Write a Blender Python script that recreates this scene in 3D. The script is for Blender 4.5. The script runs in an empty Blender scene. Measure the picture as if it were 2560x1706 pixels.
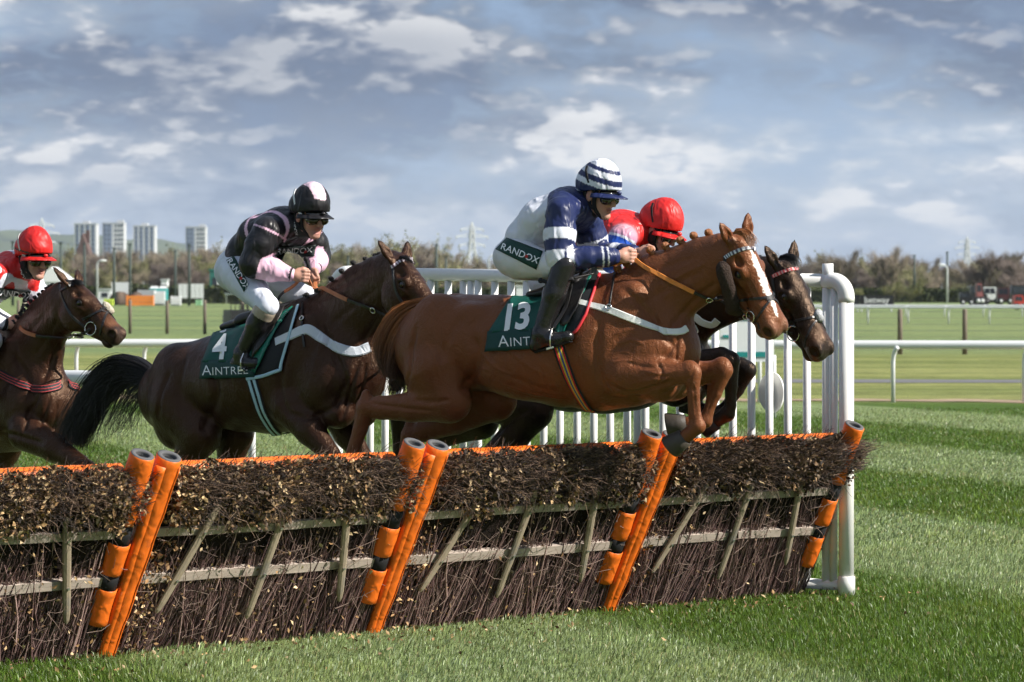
import bpy, math, random
import numpy as np
from mathutils import Vector, Matrix
from mathutils.bvhtree import BVHTree

random.seed(7)
RNG = np.random.default_rng(7)
scene = bpy.context.scene
COL = scene.collection

# ------------------------------------------------------------------ camera, sky, sun, exposure
FOC, CX, HOR, CAMH = 9000.0, 1280.0, 725.0, 1.85     # focal length and horizon in photo pixels, eye height in metres
cam_data = bpy.data.cameras.new('camera')
cam = bpy.data.objects.new('camera', cam_data)
COL.objects.link(cam)
cam.location = (0, 0, CAMH)
cam.rotation_euler = (math.radians(90), 0, 0)
cam_data.sensor_width = 36.0
cam_data.lens = 36.0 * FOC / 2560.0
cam_data.shift_y = -(853.0 - HOR) / 2560.0
cam_data.clip_start = 0.5
cam_data.clip_end = 40000
cam_data.dof.use_dof = True
cam_data.dof.focus_distance = 20.0
cam_data.dof.aperture_fstop = 7.5
scene.camera = cam

SUN_EL = math.radians(37)
SUN_H = Vector((0.955, -0.295, 0)).normalized()
SUN_DIR = Vector((SUN_H.x * math.cos(SUN_EL), SUN_H.y * math.cos(SUN_EL), math.sin(SUN_EL)))
sun_data = bpy.data.lights.new('sun', 'SUN')
sun_data.energy = 5.0
sun_data.angle = math.radians(0.55)
sun_data.color = (1.0, 0.945, 0.86)
sun = bpy.data.objects.new('sun', sun_data)
COL.objects.link(sun)
sun.rotation_euler = SUN_DIR.to_track_quat('Z', 'Y').to_euler()
sun.location = (30, -20, 40)

scene.view_settings.view_transform = 'Standard'
scene.view_settings.look = 'None'
scene.view_settings.exposure = 0.72
scene.view_settings.gamma = 1.0
scene.view_settings.use_curve_mapping = False
scene.cycles.use_denoising = True
scene.cycles.use_adaptive_sampling = True
scene.cycles.adaptive_threshold = 0.03
scene.cycles.max_bounces = 4
scene.cycles.diffuse_bounces = 2
scene.cycles.glossy_bounces = 2
scene.cycles.transmission_bounces = 3
scene.cycles.transparent_max_bounces = 8
scene.cycles.caustics_reflective = False
scene.cycles.caustics_refractive = False


class NT:
    """small helper to write node trees"""
    def __init__(self, tree):
        self.t = tree
        tree.nodes.clear()

    def n(self, typ, **kw):
        nd = self.t.nodes.new(typ)
        for k, v in kw.items():
            setattr(nd, k, v)
        return nd

    def put(self, sock, val):
        if isinstance(val, bpy.types.NodeSocket):
            self.t.links.new(val, sock)
        elif val is not None:
            if sock.type == 'RGBA' and not isinstance(val, (int, float)) and len(val) == 3:
                val = (*val, 1)
            sock.default_value = val

    def math(self, op, a, b=None, c=None, clamp=False):
        nd = self.n('ShaderNodeMath', operation=op, use_clamp=clamp)
        for i, v in enumerate((a, b, c)):
            if v is not None:
                self.put(nd.inputs[i], v)
        return nd.outputs[0]

    def vmath(self, op, a, b=None, scale=None):
        nd = self.n('ShaderNodeVectorMath', operation=op)
        self.put(nd.inputs[0], a)
        if b is not None:
            self.put(nd.inputs[1], b)
        if scale is not None:
            self.put(nd.inputs['Scale'], scale)
        return nd.outputs['Value' if op in ('LENGTH', 'DOT_PRODUCT') else 'Vector']

    def mix(self, fac, a, b, blend='MIX'):
        nd = self.n('ShaderNodeMix', data_type='RGBA', blend_type=blend)
        self.put(nd.inputs[0], fac)
        self.put(nd.inputs[6], a)
        self.put(nd.inputs[7], b)
        return nd.outputs[2]

    def noise(self, vec, scale, detail=4, rough=0.5, dist=0.0, out='Fac'):
        nd = self.n('ShaderNodeTexNoise')
        self.put(nd.inputs['Vector'], vec)
        nd.inputs['Scale'].default_value = scale
        nd.inputs['Detail'].default_value = detail
        nd.inputs['Roughness'].default_value = rough
        nd.inputs['Distortion'].default_value = dist
        return nd.outputs[out]

    def ramp(self, fac, stops, interp='LINEAR'):
        nd = self.n('ShaderNodeValToRGB')
        self.put(nd.inputs[0], fac)
        cr = nd.color_ramp
        cr.interpolation = interp
        while len(cr.elements) < len(stops):
            cr.elements.new(0.5)
        for e, (p, c) in zip(cr.elements, stops):
            e.position = p
            e.color = (c, c, c, 1) if isinstance(c, (int, float)) else (*c, 1)
        return nd.outputs[0]

    def smooth(self, x, lo, hi):
        nd = self.n('ShaderNodeMapRange', interpolation_type='SMOOTHSTEP')
        self.put(nd.inputs[0], x)
        nd.inputs[1].default_value = lo
        nd.inputs[2].default_value = hi
        nd.inputs[3].default_value = 0
        nd.inputs[4].default_value = 1
        return nd.outputs[0]


SKY_SEED = (3.3, 15.8, 2.2)


def build_world():
    w = bpy.data.worlds.new('World')
    scene.world = w
    w.use_nodes = True
    w.cycles.sampling_method = 'MANUAL'
    w.cycles.sample_map_resolution = 256
    g = NT(w.node_tree)
    sky = g.n('ShaderNodeTexSky', sky_type='NISHITA', sun_disc=False)
    sky.sun_elevation = SUN_EL
    sky.sun_rotation = math.atan2(SUN_H.x, SUN_H.y)
    sky.altitude = 20
    sky.air_density = 1.0
    sky.dust_density = 0.3
    sky.ozone_density = 3.0
    bg1 = g.n('ShaderNodeBackground')
    g.put(bg1.inputs[0], sky.outputs[0])
    bg1.inputs[1].default_value = 0.066
    # a cloud layer laid out over the whole sky on a flat deck seen in perspective
    tc = g.n('ShaderNodeTexCoord')
    d = g.vmath('NORMALIZE', tc.outputs['Generated'])
    sep = g.n('ShaderNodeSeparateXYZ')
    g.put(sep.inputs[0], d)
    z = g.math('MAXIMUM', sep.outputs[2], 0.0)

    def deck(off, lift):
        den = g.math('ADD', z, off + lift)
        cx = g.math('DIVIDE', sep.outputs[0], den)
        cy = g.math('DIVIDE', sep.outputs[1], den)
        cb = g.n('ShaderNodeCombineXYZ')
        g.put(cb.inputs[0], cx)
        g.put(cb.inputs[1], cy)
        return cb.outputs[0]
    OFF = 0.40
    p0 = deck(OFF, 0.0)
    sh = (SKY_SEED[0], SKY_SEED[1], 0.35)

    def field(lift):
        """billowy cloud thickness looked up a little higher in the sky"""
        q = g.vmath('ADD', deck(OFF, lift), sh)
        a = g.noise(q, 5.6, 7, 0.58, 0.0)
        b = g.noise(g.vmath('ADD', q, (5.2, 1.3, 2.0)), 15.0, 3, 0.55, 0.0)
        b = g.math('ABSOLUTE', g.math('MULTIPLY_ADD', b, 2.0, -1.0))               # rounded, cauliflower-like bulges
        return g.math('ADD', g.math('MULTIPLY', a, 0.84), g.math('MULTIPLY', b, 0.30))
    n0, n1, n2 = field(0.0), field(0.016), field(0.0055)
    big0 = g.noise(g.vmath('ADD', deck(0.10, 0.0), (SKY_SEED[2], 2.2, 1.0)), 0.85, 2, 0.5, 0.0)     # long dark banks
    cov = g.math('ADD', g.math('MULTIPLY', n0, 0.85), g.math('MULTIPLY', big0, 0.28))
    mask = g.smooth(cov, 0.36, 0.53)
    veil = g.math('MULTIPLY', g.smooth(sep.outputs[2], 0.40, 0.05), 0.93)      # hazy air low down hides the clear sky
    lit = g.math('ADD', g.smooth(g.math('SUBTRACT', n0, n1), 0.01, 0.20), g.math('MULTIPLY', g.smooth(g.math('SUBTRACT', n0, n2), 0.0, 0.09), 0.5))
    lit = g.math('MULTIPLY', g.math('MINIMUM', lit, 1.0), g.smooth(cov, 0.42, 0.58))
    lit = g.math('MULTIPLY', lit, g.math('MULTIPLY_ADD', g.smooth(big0, 0.44, 0.66), -0.50, 1.0))
    gap = g.mix(g.smooth(sep.outputs[2], 0.0, 0.08), (0.48, 0.60, 0.76), (0.28, 0.40, 0.60))
    # body colour of the cloud: grey blue bases, creamy lit tops
    dense = g.math('MULTIPLY', g.smooth(big0, 0.33, 0.56), g.smooth(sep.outputs[2], 0.012, 0.062))
    under = g.smooth(g.math('SUBTRACT', n1, n0), -0.03, 0.14)                    # bases of the billows
    base = g.mix(dense, (0.51, 0.595, 0.715), (0.155, 0.205, 0.305))
    base = g.mix(g.math('MULTIPLY', under, 0.65), base, (0.205, 0.285, 0.43))
    colr = g.mix(mask, gap, base)
    colr = g.mix(g.math('MULTIPLY', lit, 0.86), colr, (0.95, 0.945, 0.935))
    # far clouds low down are seen through more air
    low = g.smooth(sep.outputs[2], 0.030, 0.0)
    colr = g.mix(g.math('MULTIPLY', low, 0.40), colr, (0.56, 0.66, 0.78))
    mask = g.math('MAXIMUM', mask, veil)
    bg2 = g.n('ShaderNodeBackground')
    g.put(bg2.inputs[0], colr)
    bg2.inputs[1].default_value = 0.635
    mx = g.n('ShaderNodeMixShader')
    g.put(mx.inputs[0], mask)
    g.t.links.new(bg1.outputs[0], mx.inputs[1])
    g.t.links.new(bg2.outputs[0], mx.inputs[2])
    out = g.n('ShaderNodeOutputWorld')
    g.t.links.new(mx.outputs[0], out.inputs[0])


build_world()

# ------------------------------------------------------------------ helpers
def at(px, py, Y):
    """the point that the photo pixel shows at depth Y"""
    return Vector(((px - CX) / FOC * Y, Y, CAMH - (py - HOR) / FOC * Y))


def ground_at(px, py):
    Y = FOC * CAMH / (py - HOR)
    return Vector(((px - CX) / FOC * Y, Y, 0))


def tag(o, label=None, cat=None, group=None, kind=None):
    if label: o['label'] = label
    if cat: o['category'] = cat
    if group: o['group'] = group
    if kind: o['kind'] = kind
    return o


def empty(name, loc=(0, 0, 0), rz=0.0):
    o = bpy.data.objects.new(name, None)
    COL.objects.link(o)
    o.location = loc
    o.rotation_euler = (0, 0, rz)
    o.empty_display_size = 0.2
    return o


def mesh_from(name, V, F, mat=None, smooth=False, cols=None):
    me = bpy.data.meshes.new(name)
    if isinstance(V, np.ndarray) and isinstance(F, np.ndarray):
        nv, nf, k = len(V), len(F), F.shape[1]
        me.vertices.add(nv)
        me.vertices.foreach_set('co', V.astype(np.float32).ravel())
        me.loops.add(nf * k)
        me.loops.foreach_set('vertex_index', F.astype(np.int32).ravel())
        me.polygons.add(nf)
        me.polygons.foreach_set('loop_start', np.arange(0, nf * k, k, dtype=np.int32))
        me.update(calc_edges=True)
        me.validate()
    else:
        me.from_pydata([tuple(v) for v in V], [], [tuple(f) for f in F])
        me.update()
    if smooth:
        me.polygons.foreach_set('use_smooth', np.ones(len(me.polygons), dtype=bool))
    if cols is not None:
        a = me.attributes.new('col', 'FLOAT_COLOR', 'POINT')
        c = np.ones((len(me.vertices), 4), np.float32)
        c[:, :3] = np.asarray(cols, np.float32)[:len(me.vertices)]
        a.data.foreach_set('color', c.ravel())
    if mat:
        me.materials.append(mat)
    return me


def obj(name, me, parent=None, loc=None):
    o = bpy.data.objects.new(name, me)
    COL.objects.link(o)
    if parent is not None:
        o.parent = parent
    if loc is not None:
        o.location = loc
    return o


class MB:
    """collects simple shapes and builds them as one mesh"""
    def __init__(self):
        self.V, self.F, self.C = [], [], []

    def add(self, V, F, col=None):
        b = len(self.V)
        self.V.extend([tuple(v) for v in V])
        self.F.extend([tuple(i + b for i in f) for f in F])
        if col is not None:
            self.C.extend([tuple(col)] * len(V))
        return self

    def box(self, c, s, ax=None, col=None):
        c = Vector(c)
        if ax is None:
            ax = (Vector((1, 0, 0)), Vector((0, 1, 0)), Vector((0, 0, 1)))
        V = []
        for sx in (-1, 1):
            for sy in (-1, 1):
                for sz in (-1, 1):
                    V.append(c + ax[0] * (sx * s[0] / 2) + ax[1] * (sy * s[1] / 2) + ax[2] * (sz * s[2] / 2))
        F = [(0, 1, 3, 2), (4, 6, 7, 5), (0, 4, 5, 1), (2, 3, 7, 6), (0, 2, 6, 4), (1, 5, 7, 3)]
        return self.add(V, F, col)

    def tube(self, pts, r, n=10, cap=True, flat=None, up=None, col=None, closed=False):
        """r: number or list; flat: squash of the second cross axis; up: hint for the first cross axis"""
        pts = [Vector(p) for p in pts]
        m = len(pts)
        if isinstance(r, (int, float)):
            r = [r] * m
        V, F = [], []
        prev = None
        for i, p in enumerate(pts):
            if closed:
                t = pts[(i + 1) % m] - pts[i - 1]
            else:
                t = pts[min(i + 1, m - 1)] - pts[max(i - 1, 0)]
            if t.length < 1e-9:
                t = Vector((0, 0, 1))
            t.normalize()
            hint = up[i] if isinstance(up, list) else up
            if hint is not None:
                a = Vector(hint) - t * t.dot(Vector(hint))
            elif prev is None:
                a = Vector((0, 0, 1)) if abs(t.z) < 0.9 else Vector((1, 0, 0))
                a = a - t * t.dot(a)
            else:
                a = prev - t * t.dot(prev)
            if a.length < 1e-6:
                a = t.orthogonal()
            a.normalize()
            prev = a
            b = t.cross(a)
            fl = 1.0 if flat is None else flat
            for k in range(n):
                an = 2 * math.pi * (k + 0.5) / n
                V.append(p + a * (math.cos(an) * r[i] * fl) + b * (math.sin(an) * r[i]))
        for i in range(m if closed else m - 1):
            j = (i + 1) % m
            for k in range(n):
                F.append((i * n + k, i * n + (k + 1) % n, j * n + (k + 1) % n, j * n + k))
        if cap and not closed:
            F.append(tuple(range(n - 1, -1, -1)))
            F.append(tuple((m - 1) * n + k for k in range(n)))
        return self.add(V, F, col)

    def strap(self, pts, w, th, normals, closed=False, col=None):
        """a flat band: width w across, thickness th along the given normals"""
        pts = [Vector(p) for p in pts]
        m = len(pts)
        V, F = [], []
        for i, p in enumerate(pts):
            if closed:
                t = pts[(i + 1) % m] - pts[i - 1]
            else:
                t = pts[min(i + 1, m - 1)] - pts[max(i - 1, 0)]
            t.normalize()
            nn = Vector(normals[i])
            nn = nn - t * t.dot(nn)
            nn = nn.normalized() if nn.length > 1e-6 else t.orthogonal().normalized()
            b = t.cross(nn)
            ww = w[i] if isinstance(w, (list, tuple)) else w
            for (sb, sn) in ((-1, 0), (-0.8, 1), (0.8, 1), (1, 0)):
                V.append(p + b * (sb * ww / 2) + nn * (sn * th))
        for i in range(m if closed else m - 1):
            j = (i + 1) % m
            for k in range(4):
                F.append((i * 4 + k, i * 4 + (k + 1) % 4, j * 4 + (k + 1) % 4, j * 4 + k))
        if not closed:
            F.append((3, 2, 1, 0))
            F.append(tuple((m - 1) * 4 + k for k in range(4)))
        return self.add(V, F, col)

    def ellipsoid(self, c, r, ax=None, nu=12, nv=8, col=None):
        c = Vector(c)
        if isinstance(r, (int, float)):
            r = (r, r, r)
        if ax is None:
            ax = (Vector((1, 0, 0)), Vector((0, 1, 0)), Vector((0, 0, 1)))
        V = [c + ax[2] * r[2]]
        for j in range(1, nv):
            ph = math.pi * j / nv
            for i in range(nu):
                th = 2 * math.pi * i / nu
                V.append(c + ax[0] * (r[0] * math.sin(ph) * math.cos(th)) + ax[1] * (r[1] * math.sin(ph) * math.sin(th)) + ax[2] * (r[2] * math.cos(ph)))
        V.append(c - ax[2] * r[2])
        F = [(0, 1 + i, 1 + (i + 1) % nu) for i in range(nu)]
        for j in range(nv - 2):
            for i in range(nu):
                a = 1 + j * nu + i
                b = 1 + j * nu + (i + 1) % nu
                F.append((a, a + nu, b + nu, b))
        L = len(V) - 1
        F += [(L, 1 + (nv - 2) * nu + (i + 1) % nu, 1 + (nv - 2) * nu + i) for i in range(nu)]
        return self.add(V, F, col)

    def grid(self, P, th=None, nrm=None, col=None):
        """a sheet through the 2-D list of points"""
        m, n = len(P), len(P[0])
        V = [p for row in P for p in row]
        F = [(i * n + j, i * n + j + 1, (i + 1) * n + j + 1, (i + 1) * n + j) for i in range(m - 1) for j in range(n - 1)]
        return self.add(V, F, col)

    def mesh(self, name, mat, smooth=False):
        return mesh_from(name, self.V, self.F, mat, smooth, self.C if self.C and len(self.C) == len(self.V) else None)

    def build(self, name, mat, parent=None, smooth=False, loc=None):
        return obj(name, self.mesh(name, mat, smooth), parent, loc)


MATS = {}


def mat(name, col=(0.5, 0.5, 0.5), rough=0.6, spec=0.4, var=0.12, vscale=8.0, bump=0.0, bscale=60.0, metal=0.0,
        attr=False, coat=0.0, sheen=0.0, spots=None, dist=0.004, alpha=None, stretch=None, bdetail=4):
    """a procedural surface: colour (or the 'col' attribute) varied by noise, with fine relief"""
    if name in MATS:
        return MATS[name]
    m = bpy.data.materials.new(name)
    m.use_nodes = True
    g = NT(m.node_tree)
    tc = g.n('ShaderNodeTexCoord')
    vec = tc.outputs['Object']
    if stretch:
        mp = g.n('ShaderNodeMapping')
        g.put(mp.inputs[0], vec)
        mp.inputs['Scale'].default_value = stretch
        vec = mp.outputs[0]
    if attr:
        at_ = g.n('ShaderNodeAttribute', attribute_name='col')
        c = at_.outputs['Color']
    else:
        c = (*col, 1)
    nz = g.noise(vec, vscale, 5, 0.6)
    f = g.math('MULTIPLY_ADD', nz, 2 * var, 1 - var)
    hsv = g.n('ShaderNodeHueSaturation')
    g.put(hsv.inputs['Color'], c)
    g.put(hsv.inputs['Value'], f)
    c = hsv.outputs[0]
    if spots:
        sc, thr, scol, amt = spots
        s = g.smooth(g.noise(vec, sc, 6, 0.65), thr, thr + 0.1)
        c = g.mix(g.math('MULTIPLY', s, amt), c, scol)
    b = g.n('ShaderNodeBsdfPrincipled')
    g.put(b.inputs['Base Color'], c)
    b.inputs['Metallic'].default_value = metal
    rr = g.math('MULTIPLY_ADD', nz, 0.25, rough - 0.125, clamp=True)
    g.put(b.inputs['Roughness'], rr)
    b.inputs['Specular IOR Level'].default_value = spec
    b.inputs['Coat Weight'].default_value = coat
    b.inputs['Sheen Weight'].default_value = sheen
    if bump:
        bn = g.n('ShaderNodeBump')
        bn.inputs['Strength'].default_value = bump
        bn.inputs['Distance'].default_value = dist
        g.put(bn.inputs['Height'], g.noise(vec, bscale, bdetail, 0.6, 1.0 if bdetail < 2 else 0.0))
        g.put(b.inputs['Normal'], bn.outputs[0])
    out = g.n('ShaderNodeOutputMaterial')
    g.t.links.new(b.outputs[0], out.inputs[0])
    MATS[name] = m
    return m


def copy_tree(o, parent=None):
    c = o.copy()
    COL.objects.link(c)
    c.parent = parent
    for ch in list(o.children):
        copy_tree(ch, c)
    return c


# ------------------------------------------------------------------ solid modelling by blended distance fields
class Field:
    """a body grown from tapered rods and ellipsoids that melt into each other"""
    def __init__(self, voxel=0.01):
        self.P = []
        self.h = voxel

    def cone(self, a, b, ra, rb=None, k=0.04, sq=None, col=None, sub=False):
        rb = ra if rb is None else rb
        self.P.append(('c', np.array(a, float), np.array(b, float), float(ra), float(rb), k, sq, col, sub))
        return self

    def chain(self, pts, rs, k=0.04, sq=None, col=None):
        for i in range(len(pts) - 1):
            s = sq[i] if isinstance(sq, list) else sq
            c = col[i] if isinstance(col, list) else col
            self.cone(pts[i], pts[i + 1], rs[i], rs[i + 1], k, s, c)
        return self

    def ell(self, c, r, ax=None, k=0.04, col=None, sub=False):
        A = np.eye(3) if ax is None else np.array([list(v) for v in ax], float)
        r = np.array([r] * 3 if isinstance(r, (int, float)) else r, float)
        self.P.append(('e', np.array(c, float), A, r, None, k, None, col, sub))
        return self

    def dist(self, p, X):
        if p[0] == 'c':
            _, a, b, ra, rb, k, sq, col, sub = p
            ab = b - a
            L = float(ab @ ab)
            q = X - a
            t = np.clip((q @ ab) / L, 0, 1) if L > 1e-12 else np.zeros(len(q))
            dlt = q - t[:, None] * ab
            if sq is not None:
                n, s = np.array(sq[0], float), sq[1]
                dn = dlt @ n
                dlt = dlt + (dn * (1 / s - 1))[:, None] * n
                return (np.sqrt((dlt * dlt).sum(1)) - (ra + (rb - ra) * t)) * (0.5 + 0.5 * s)
            return np.sqrt((dlt * dlt).sum(1)) - (ra + (rb - ra) * t)
        _, c, A, r, _n, k, _s, col, sub = p
        q = (X - c) @ A.T
        k0 = np.sqrt(((q / r) ** 2).sum(1))
        k1 = np.sqrt(((q / (r * r)) ** 2).sum(1)) + 1e-9
        return k0 * (k0 - 1) / k1

    def bounds(self, p, m):
        if p[0] == 'c':
            R = max(p[3], p[4])
            if p[6] is not None and p[6][1] > 1:
                R *= p[6][1]
            return np.minimum(p[1], p[2]) - R - m, np.maximum(p[1], p[2]) + R + m
        R = np.sqrt(((p[2] * p[3][:, None]) ** 2).sum(0))
        return p[1] - R - m, p[1] + R + m

    def solve(self):
        h = self.h
        lo = np.min([self.bounds(p, 0)[0] for p in self.P if not p[8]], 0) - 3 * h
        hi = np.max([self.bounds(p, 0)[1] for p in self.P if not p[8]], 0) + 3 * h
        n = np.ceil((hi - lo) / h).astype(int) + 1
        D = np.full(n, 0.5, np.float32)
        for p in self.P:
            k = max(p[5], 1e-4)
            a, b = self.bounds(p, k + 2 * h)
            i0 = np.clip(((a - lo) / h).astype(int), 0, n)
            i1 = np.clip(((b - lo) / h).astype(int) + 2, 0, n)
            if (i1 <= i0).any():
                continue
            g = np.stack(np.meshgrid(*[lo[j] + h * np.arange(i0[j], i1[j]) for j in range(3)], indexing='ij'), -1).reshape(-1, 3)
            d = self.dist(p, g).astype(np.float32).reshape(i1 - i0)
            S = D[i0[0]:i1[0], i0[1]:i1[1], i0[2]:i1[2]]
            if p[8]:
                hh = np.maximum(k - np.abs(-d - S), 0) / k
                S[...] = np.maximum(S, -d) + hh * hh * k * 0.25
            else:
                hh = np.maximum(k - np.abs(d - S), 0) / k
                S[...] = np.minimum(S, d) - hh * hh * k * 0.25
        return D, lo

    def surface(self, clip=None, post=None):
        """vertices and quads of the zero level (surface nets); clip: function of points, positive is cut away"""
        D, lo = self.solve()
        h = self.h
        if clip is not None or post is not None:
            n = D.shape
            g = np.stack(np.meshgrid(*[lo[j] + h * np.arange(n[j]) for j in range(3)], indexing='ij'), -1).reshape(-1, 3)
            if post is not None:
                near = np.abs(D.ravel()) < 0.08
                v = D.ravel().copy()
                v[near] += post(g[near]).astype(np.float32)
                D = v.reshape(n)
            if clip is not None:
                D = np.maximum(D, clip(g).astype(np.float32).reshape(n))
        ins = D < 0
        c = np.zeros(np.array(D.shape) - 1, np.int8)
        sl = [(slice(None, -1), slice(1, None))[i] for i in (0, 1)]
        for dx in (0, 1):
            for dy in (0, 1):
                for dz in (0, 1):
                    c += ins[sl[dx], sl[dy], sl[dz]]
        act = np.argwhere((c > 0) & (c < 8))
        vid = np.full(c.shape, -1, np.int32)
        vid[act[:, 0], act[:, 1], act[:, 2]] = np.arange(len(act))
        acc = np.zeros((len(act), 3))
        cnt = np.zeros(len(act))
        cor = [(x, y, z) for x in (0, 1) for y in (0, 1) for z in (0, 1)]
        for i, a in enumerate(cor):
            for b in cor[i + 1:]:
                if sum(abs(a[j] - b[j]) for j in range(3)) != 1:
                    continue
                da = D[act[:, 0] + a[0], act[:, 1] + a[1], act[:, 2] + a[2]]
                db = D[act[:, 0] + b[0], act[:, 1] + b[1], act[:, 2] + b[2]]
                m = (da < 0) != (db < 0)
                t = np.where(m, da / np.where(m, da - db, 1), 0)
                for j in range(3):
                    acc[:, j] += np.where(m, a[j] + t * (b[j] - a[j]), 0)
                cnt += m
        V = lo + h * (act + acc / cnt[:, None])
        Q = []
        for ax in range(3):
            s0 = [slice(None)] * 3
            s1 = [slice(None)] * 3
            s0[ax] = slice(None, -1)
            s1[ax] = slice(1, None)
            A, B = ins[tuple(s0)], ins[tuple(s1)]
            e = np.argwhere(A != B)
            o1, o2 = (ax + 1) % 3, (ax + 2) % 3
            ok = (e[:, o1] > 0) & (e[:, o2] > 0) & (e[:, o1] < D.shape[o1] - 1) & (e[:, o2] < D.shape[o2] - 1)
            e = e[ok]
            fl = A[e[:, 0], e[:, 1], e[:, 2]]
            q = []
            for (u, w) in ((0, 0), (1, 0), (1, 1), (0, 1)):
                f = e.copy()
                f[:, o1] -= 1 - u
                f[:, o2] -= 1 - w
                q.append(vid[f[:, 0], f[:, 1], f[:, 2]])
            q = np.stack(q, 1)
            q[~fl] = q[~fl][:, ::-1]
            Q.append(q)
        Q = np.concatenate(Q)
        Q = Q[(Q >= 0).all(1)]
        return V, Q

    def colours(self, V, base, w=0.02):
        """each vertex takes the colour of the pieces nearest to it"""
        acc = np.zeros((len(V), 3))
        ws = np.full(len(V), 1e-9)
        for p in self.P:
            if p[8]:
                continue
            a, b = self.bounds(p, 0.12)
            m = ((V > a) & (V < b)).all(1)
            if not m.any():
                continue
            d = self.dist(p, V[m])
            wt = np.exp(-np.clip(d, -0.2, 1) / w)
            c = np.array(base if p[7] is None else p[7], float)
            acc[m] += wt[:, None] * c
            ws[m] += wt
        out = acc / ws[:, None]
        out[ws < 1e-6] = base
        return out


def spline(pts, n):
    """points along a smooth curve through pts"""
    P = [Vector(p) for p in pts]
    P = [P[0] * 2 - P[1]] + P + [P[-1] * 2 - P[-2]]
    out = []
    m = len(P) - 3
    for i in range(n):
        t = i / (n - 1) * m
        k = min(int(t), m - 1)
        f = t - k
        a, b, c, d = P[k:k + 4]
        out.append(0.5 * ((2 * b) + (c - a) * f + (2 * a - 5 * b + 4 * c - d) * f * f + (3 * b - a - 3 * c + d) * f ** 3))
    return out

# lettering
def text_mesh(body, size, shear=0.0, name='lettering', bold=0.0, extr=0.0, smallcaps=False, spacing=1.0):
    cu = bpy.data.curves.new(name, 'FONT')
    cu.body = body
    cu.size = size
    cu.shear = shear
    cu.offset = bold
    cu.extrude = extr
    cu.space_character = spacing
    cu.align_x = 'CENTER'
    cu.align_y = 'CENTER'
    cu.resolution_u = 3
    if smallcaps:
        cu.small_caps_scale = 0.76
        for i, ch in enumerate(cu.body_format):
            ch.use_small_caps = i > 0
    ob = bpy.data.objects.new(name, cu)
    COL.objects.link(ob)
    dg = bpy.context.evaluated_depsgraph_get()
    me = bpy.data.meshes.new_from_object(ob.evaluated_get(dg))
    bpy.data.objects.remove(ob)
    bpy.data.curves.remove(cu)
    return me



# ------------------------------------------------------------------ the ground
ST_N = (0.937, 0.349)      # across the mowing stripes
ST_P, ST_0 = 5.95, 14.9


def turf_material():
    m = bpy.data.materials.new('turf')
    m.use_nodes = True
    g = NT(m.node_tree)
    geo = g.n('ShaderNodeNewGeometry')
    pos = geo.outputs['Position']
    sep = g.n('ShaderNodeSeparateXYZ')
    g.put(sep.inputs[0], pos)
    x, y = sep.outputs[0], sep.outputs[1]
    wob = g.noise(pos, 0.6, 3, 0.5)
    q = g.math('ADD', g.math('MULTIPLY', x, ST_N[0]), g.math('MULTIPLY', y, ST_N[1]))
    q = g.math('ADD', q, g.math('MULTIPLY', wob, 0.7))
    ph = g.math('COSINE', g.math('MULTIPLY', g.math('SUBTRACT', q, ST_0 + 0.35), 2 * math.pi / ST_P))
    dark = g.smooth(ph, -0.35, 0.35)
    course = g.mix(dark, (0.19, 0.245, 0.10), (0.066, 0.120, 0.018))  # stripe sheen from the lay of the grass, put into the colour
    # the rough beyond the soil strip, then the paddock inside the wire fence
    wavy = g.noise(g.vmath('MULTIPLY', pos, (0.05, 0.55, 1)), 1.0, 5, 0.6)
    rough = g.mix(g.smooth(wavy, 0.32, 0.7), (0.125, 0.160, 0.042), (0.285, 0.290, 0.105))
    far = g.mix(g.smooth(g.noise(g.vmath('MULTIPLY', pos, (0.02, 0.09, 1)), 1.0, 4, 0.6), 0.3, 0.7), (0.135, 0.190, 0.080), (0.205, 0.245, 0.095))
    f1 = g.smooth(y, 57.5, 60.5)
    f2 = g.smooth(y, 98, 108)
    c = g.mix(f2, g.mix(f1, course, rough), far)
    # tufts, clover, thin patches
    n1 = g.noise(pos, 7.0, 8, 0.7)
    n2 = g.noise(g.vmath('MULTIPLY', pos, (1.0, 0.5, 1)), 38.0, 4, 0.7)
    n3 = g.noise(g.vmath('MULTIPLY', pos, (0.55, 0.28, 1)), 2.2, 6, 0.65)
    v = g.math('ADD', g.math('ADD', g.math('MULTIPLY', n1, 1.0), g.math('MULTIPLY', n2, 0.85)), g.math('MULTIPLY_ADD', n3, 1.1, -0.55))
    hsv = g.n('ShaderNodeHueSaturation')
    g.put(hsv.inputs['Color'], c)
    g.put(hsv.inputs['Value'], g.math('ADD', v, 0.10))
    bs = g.n('ShaderNodeBsdfPrincipled')
    g.put(bs.inputs['Base Color'], hsv.outputs[0])
    bs.inputs['Roughness'].default_value = 0.85
    bs.inputs['Specular IOR Level'].default_value = 0.15
    bn = g.n('ShaderNodeBump')
    bn.inputs['Strength'].default_value = 0.8
    bn.inputs['Distance'].default_value = 0.04
    g.put(bn.inputs['Height'], g.math('ADD', n1, n2))
    g.put(bs.inputs['Normal'], bn.outputs[0])
    out = g.n('ShaderNodeOutputMaterial')
    g.t.links.new(bs.outputs[0], out.inputs[0])
    return m


def sheet(name, pts, z, material):
    me = mesh_from(name, [(p[0], p[1], z) for p in pts], [tuple(range(len(pts)))], material)
    o = obj(name, me)
    o['kind'] = 'structure'
    return o


sheet('ground', [(-9000, -60), (9000, -60), (9000, 16000), (-9000, 16000)], 0.0, turf_material())
M_TAR = mat('tarmac', (0.16, 0.16, 0.165), 0.9, 0.2, 0.2, 3.0, 0.3, 30)
M_SOIL = mat('soil', (0.36, 0.27, 0.19), 0.95, 0.1, 0.3, 2.0, 0.6, 12, dist=0.03)


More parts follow.
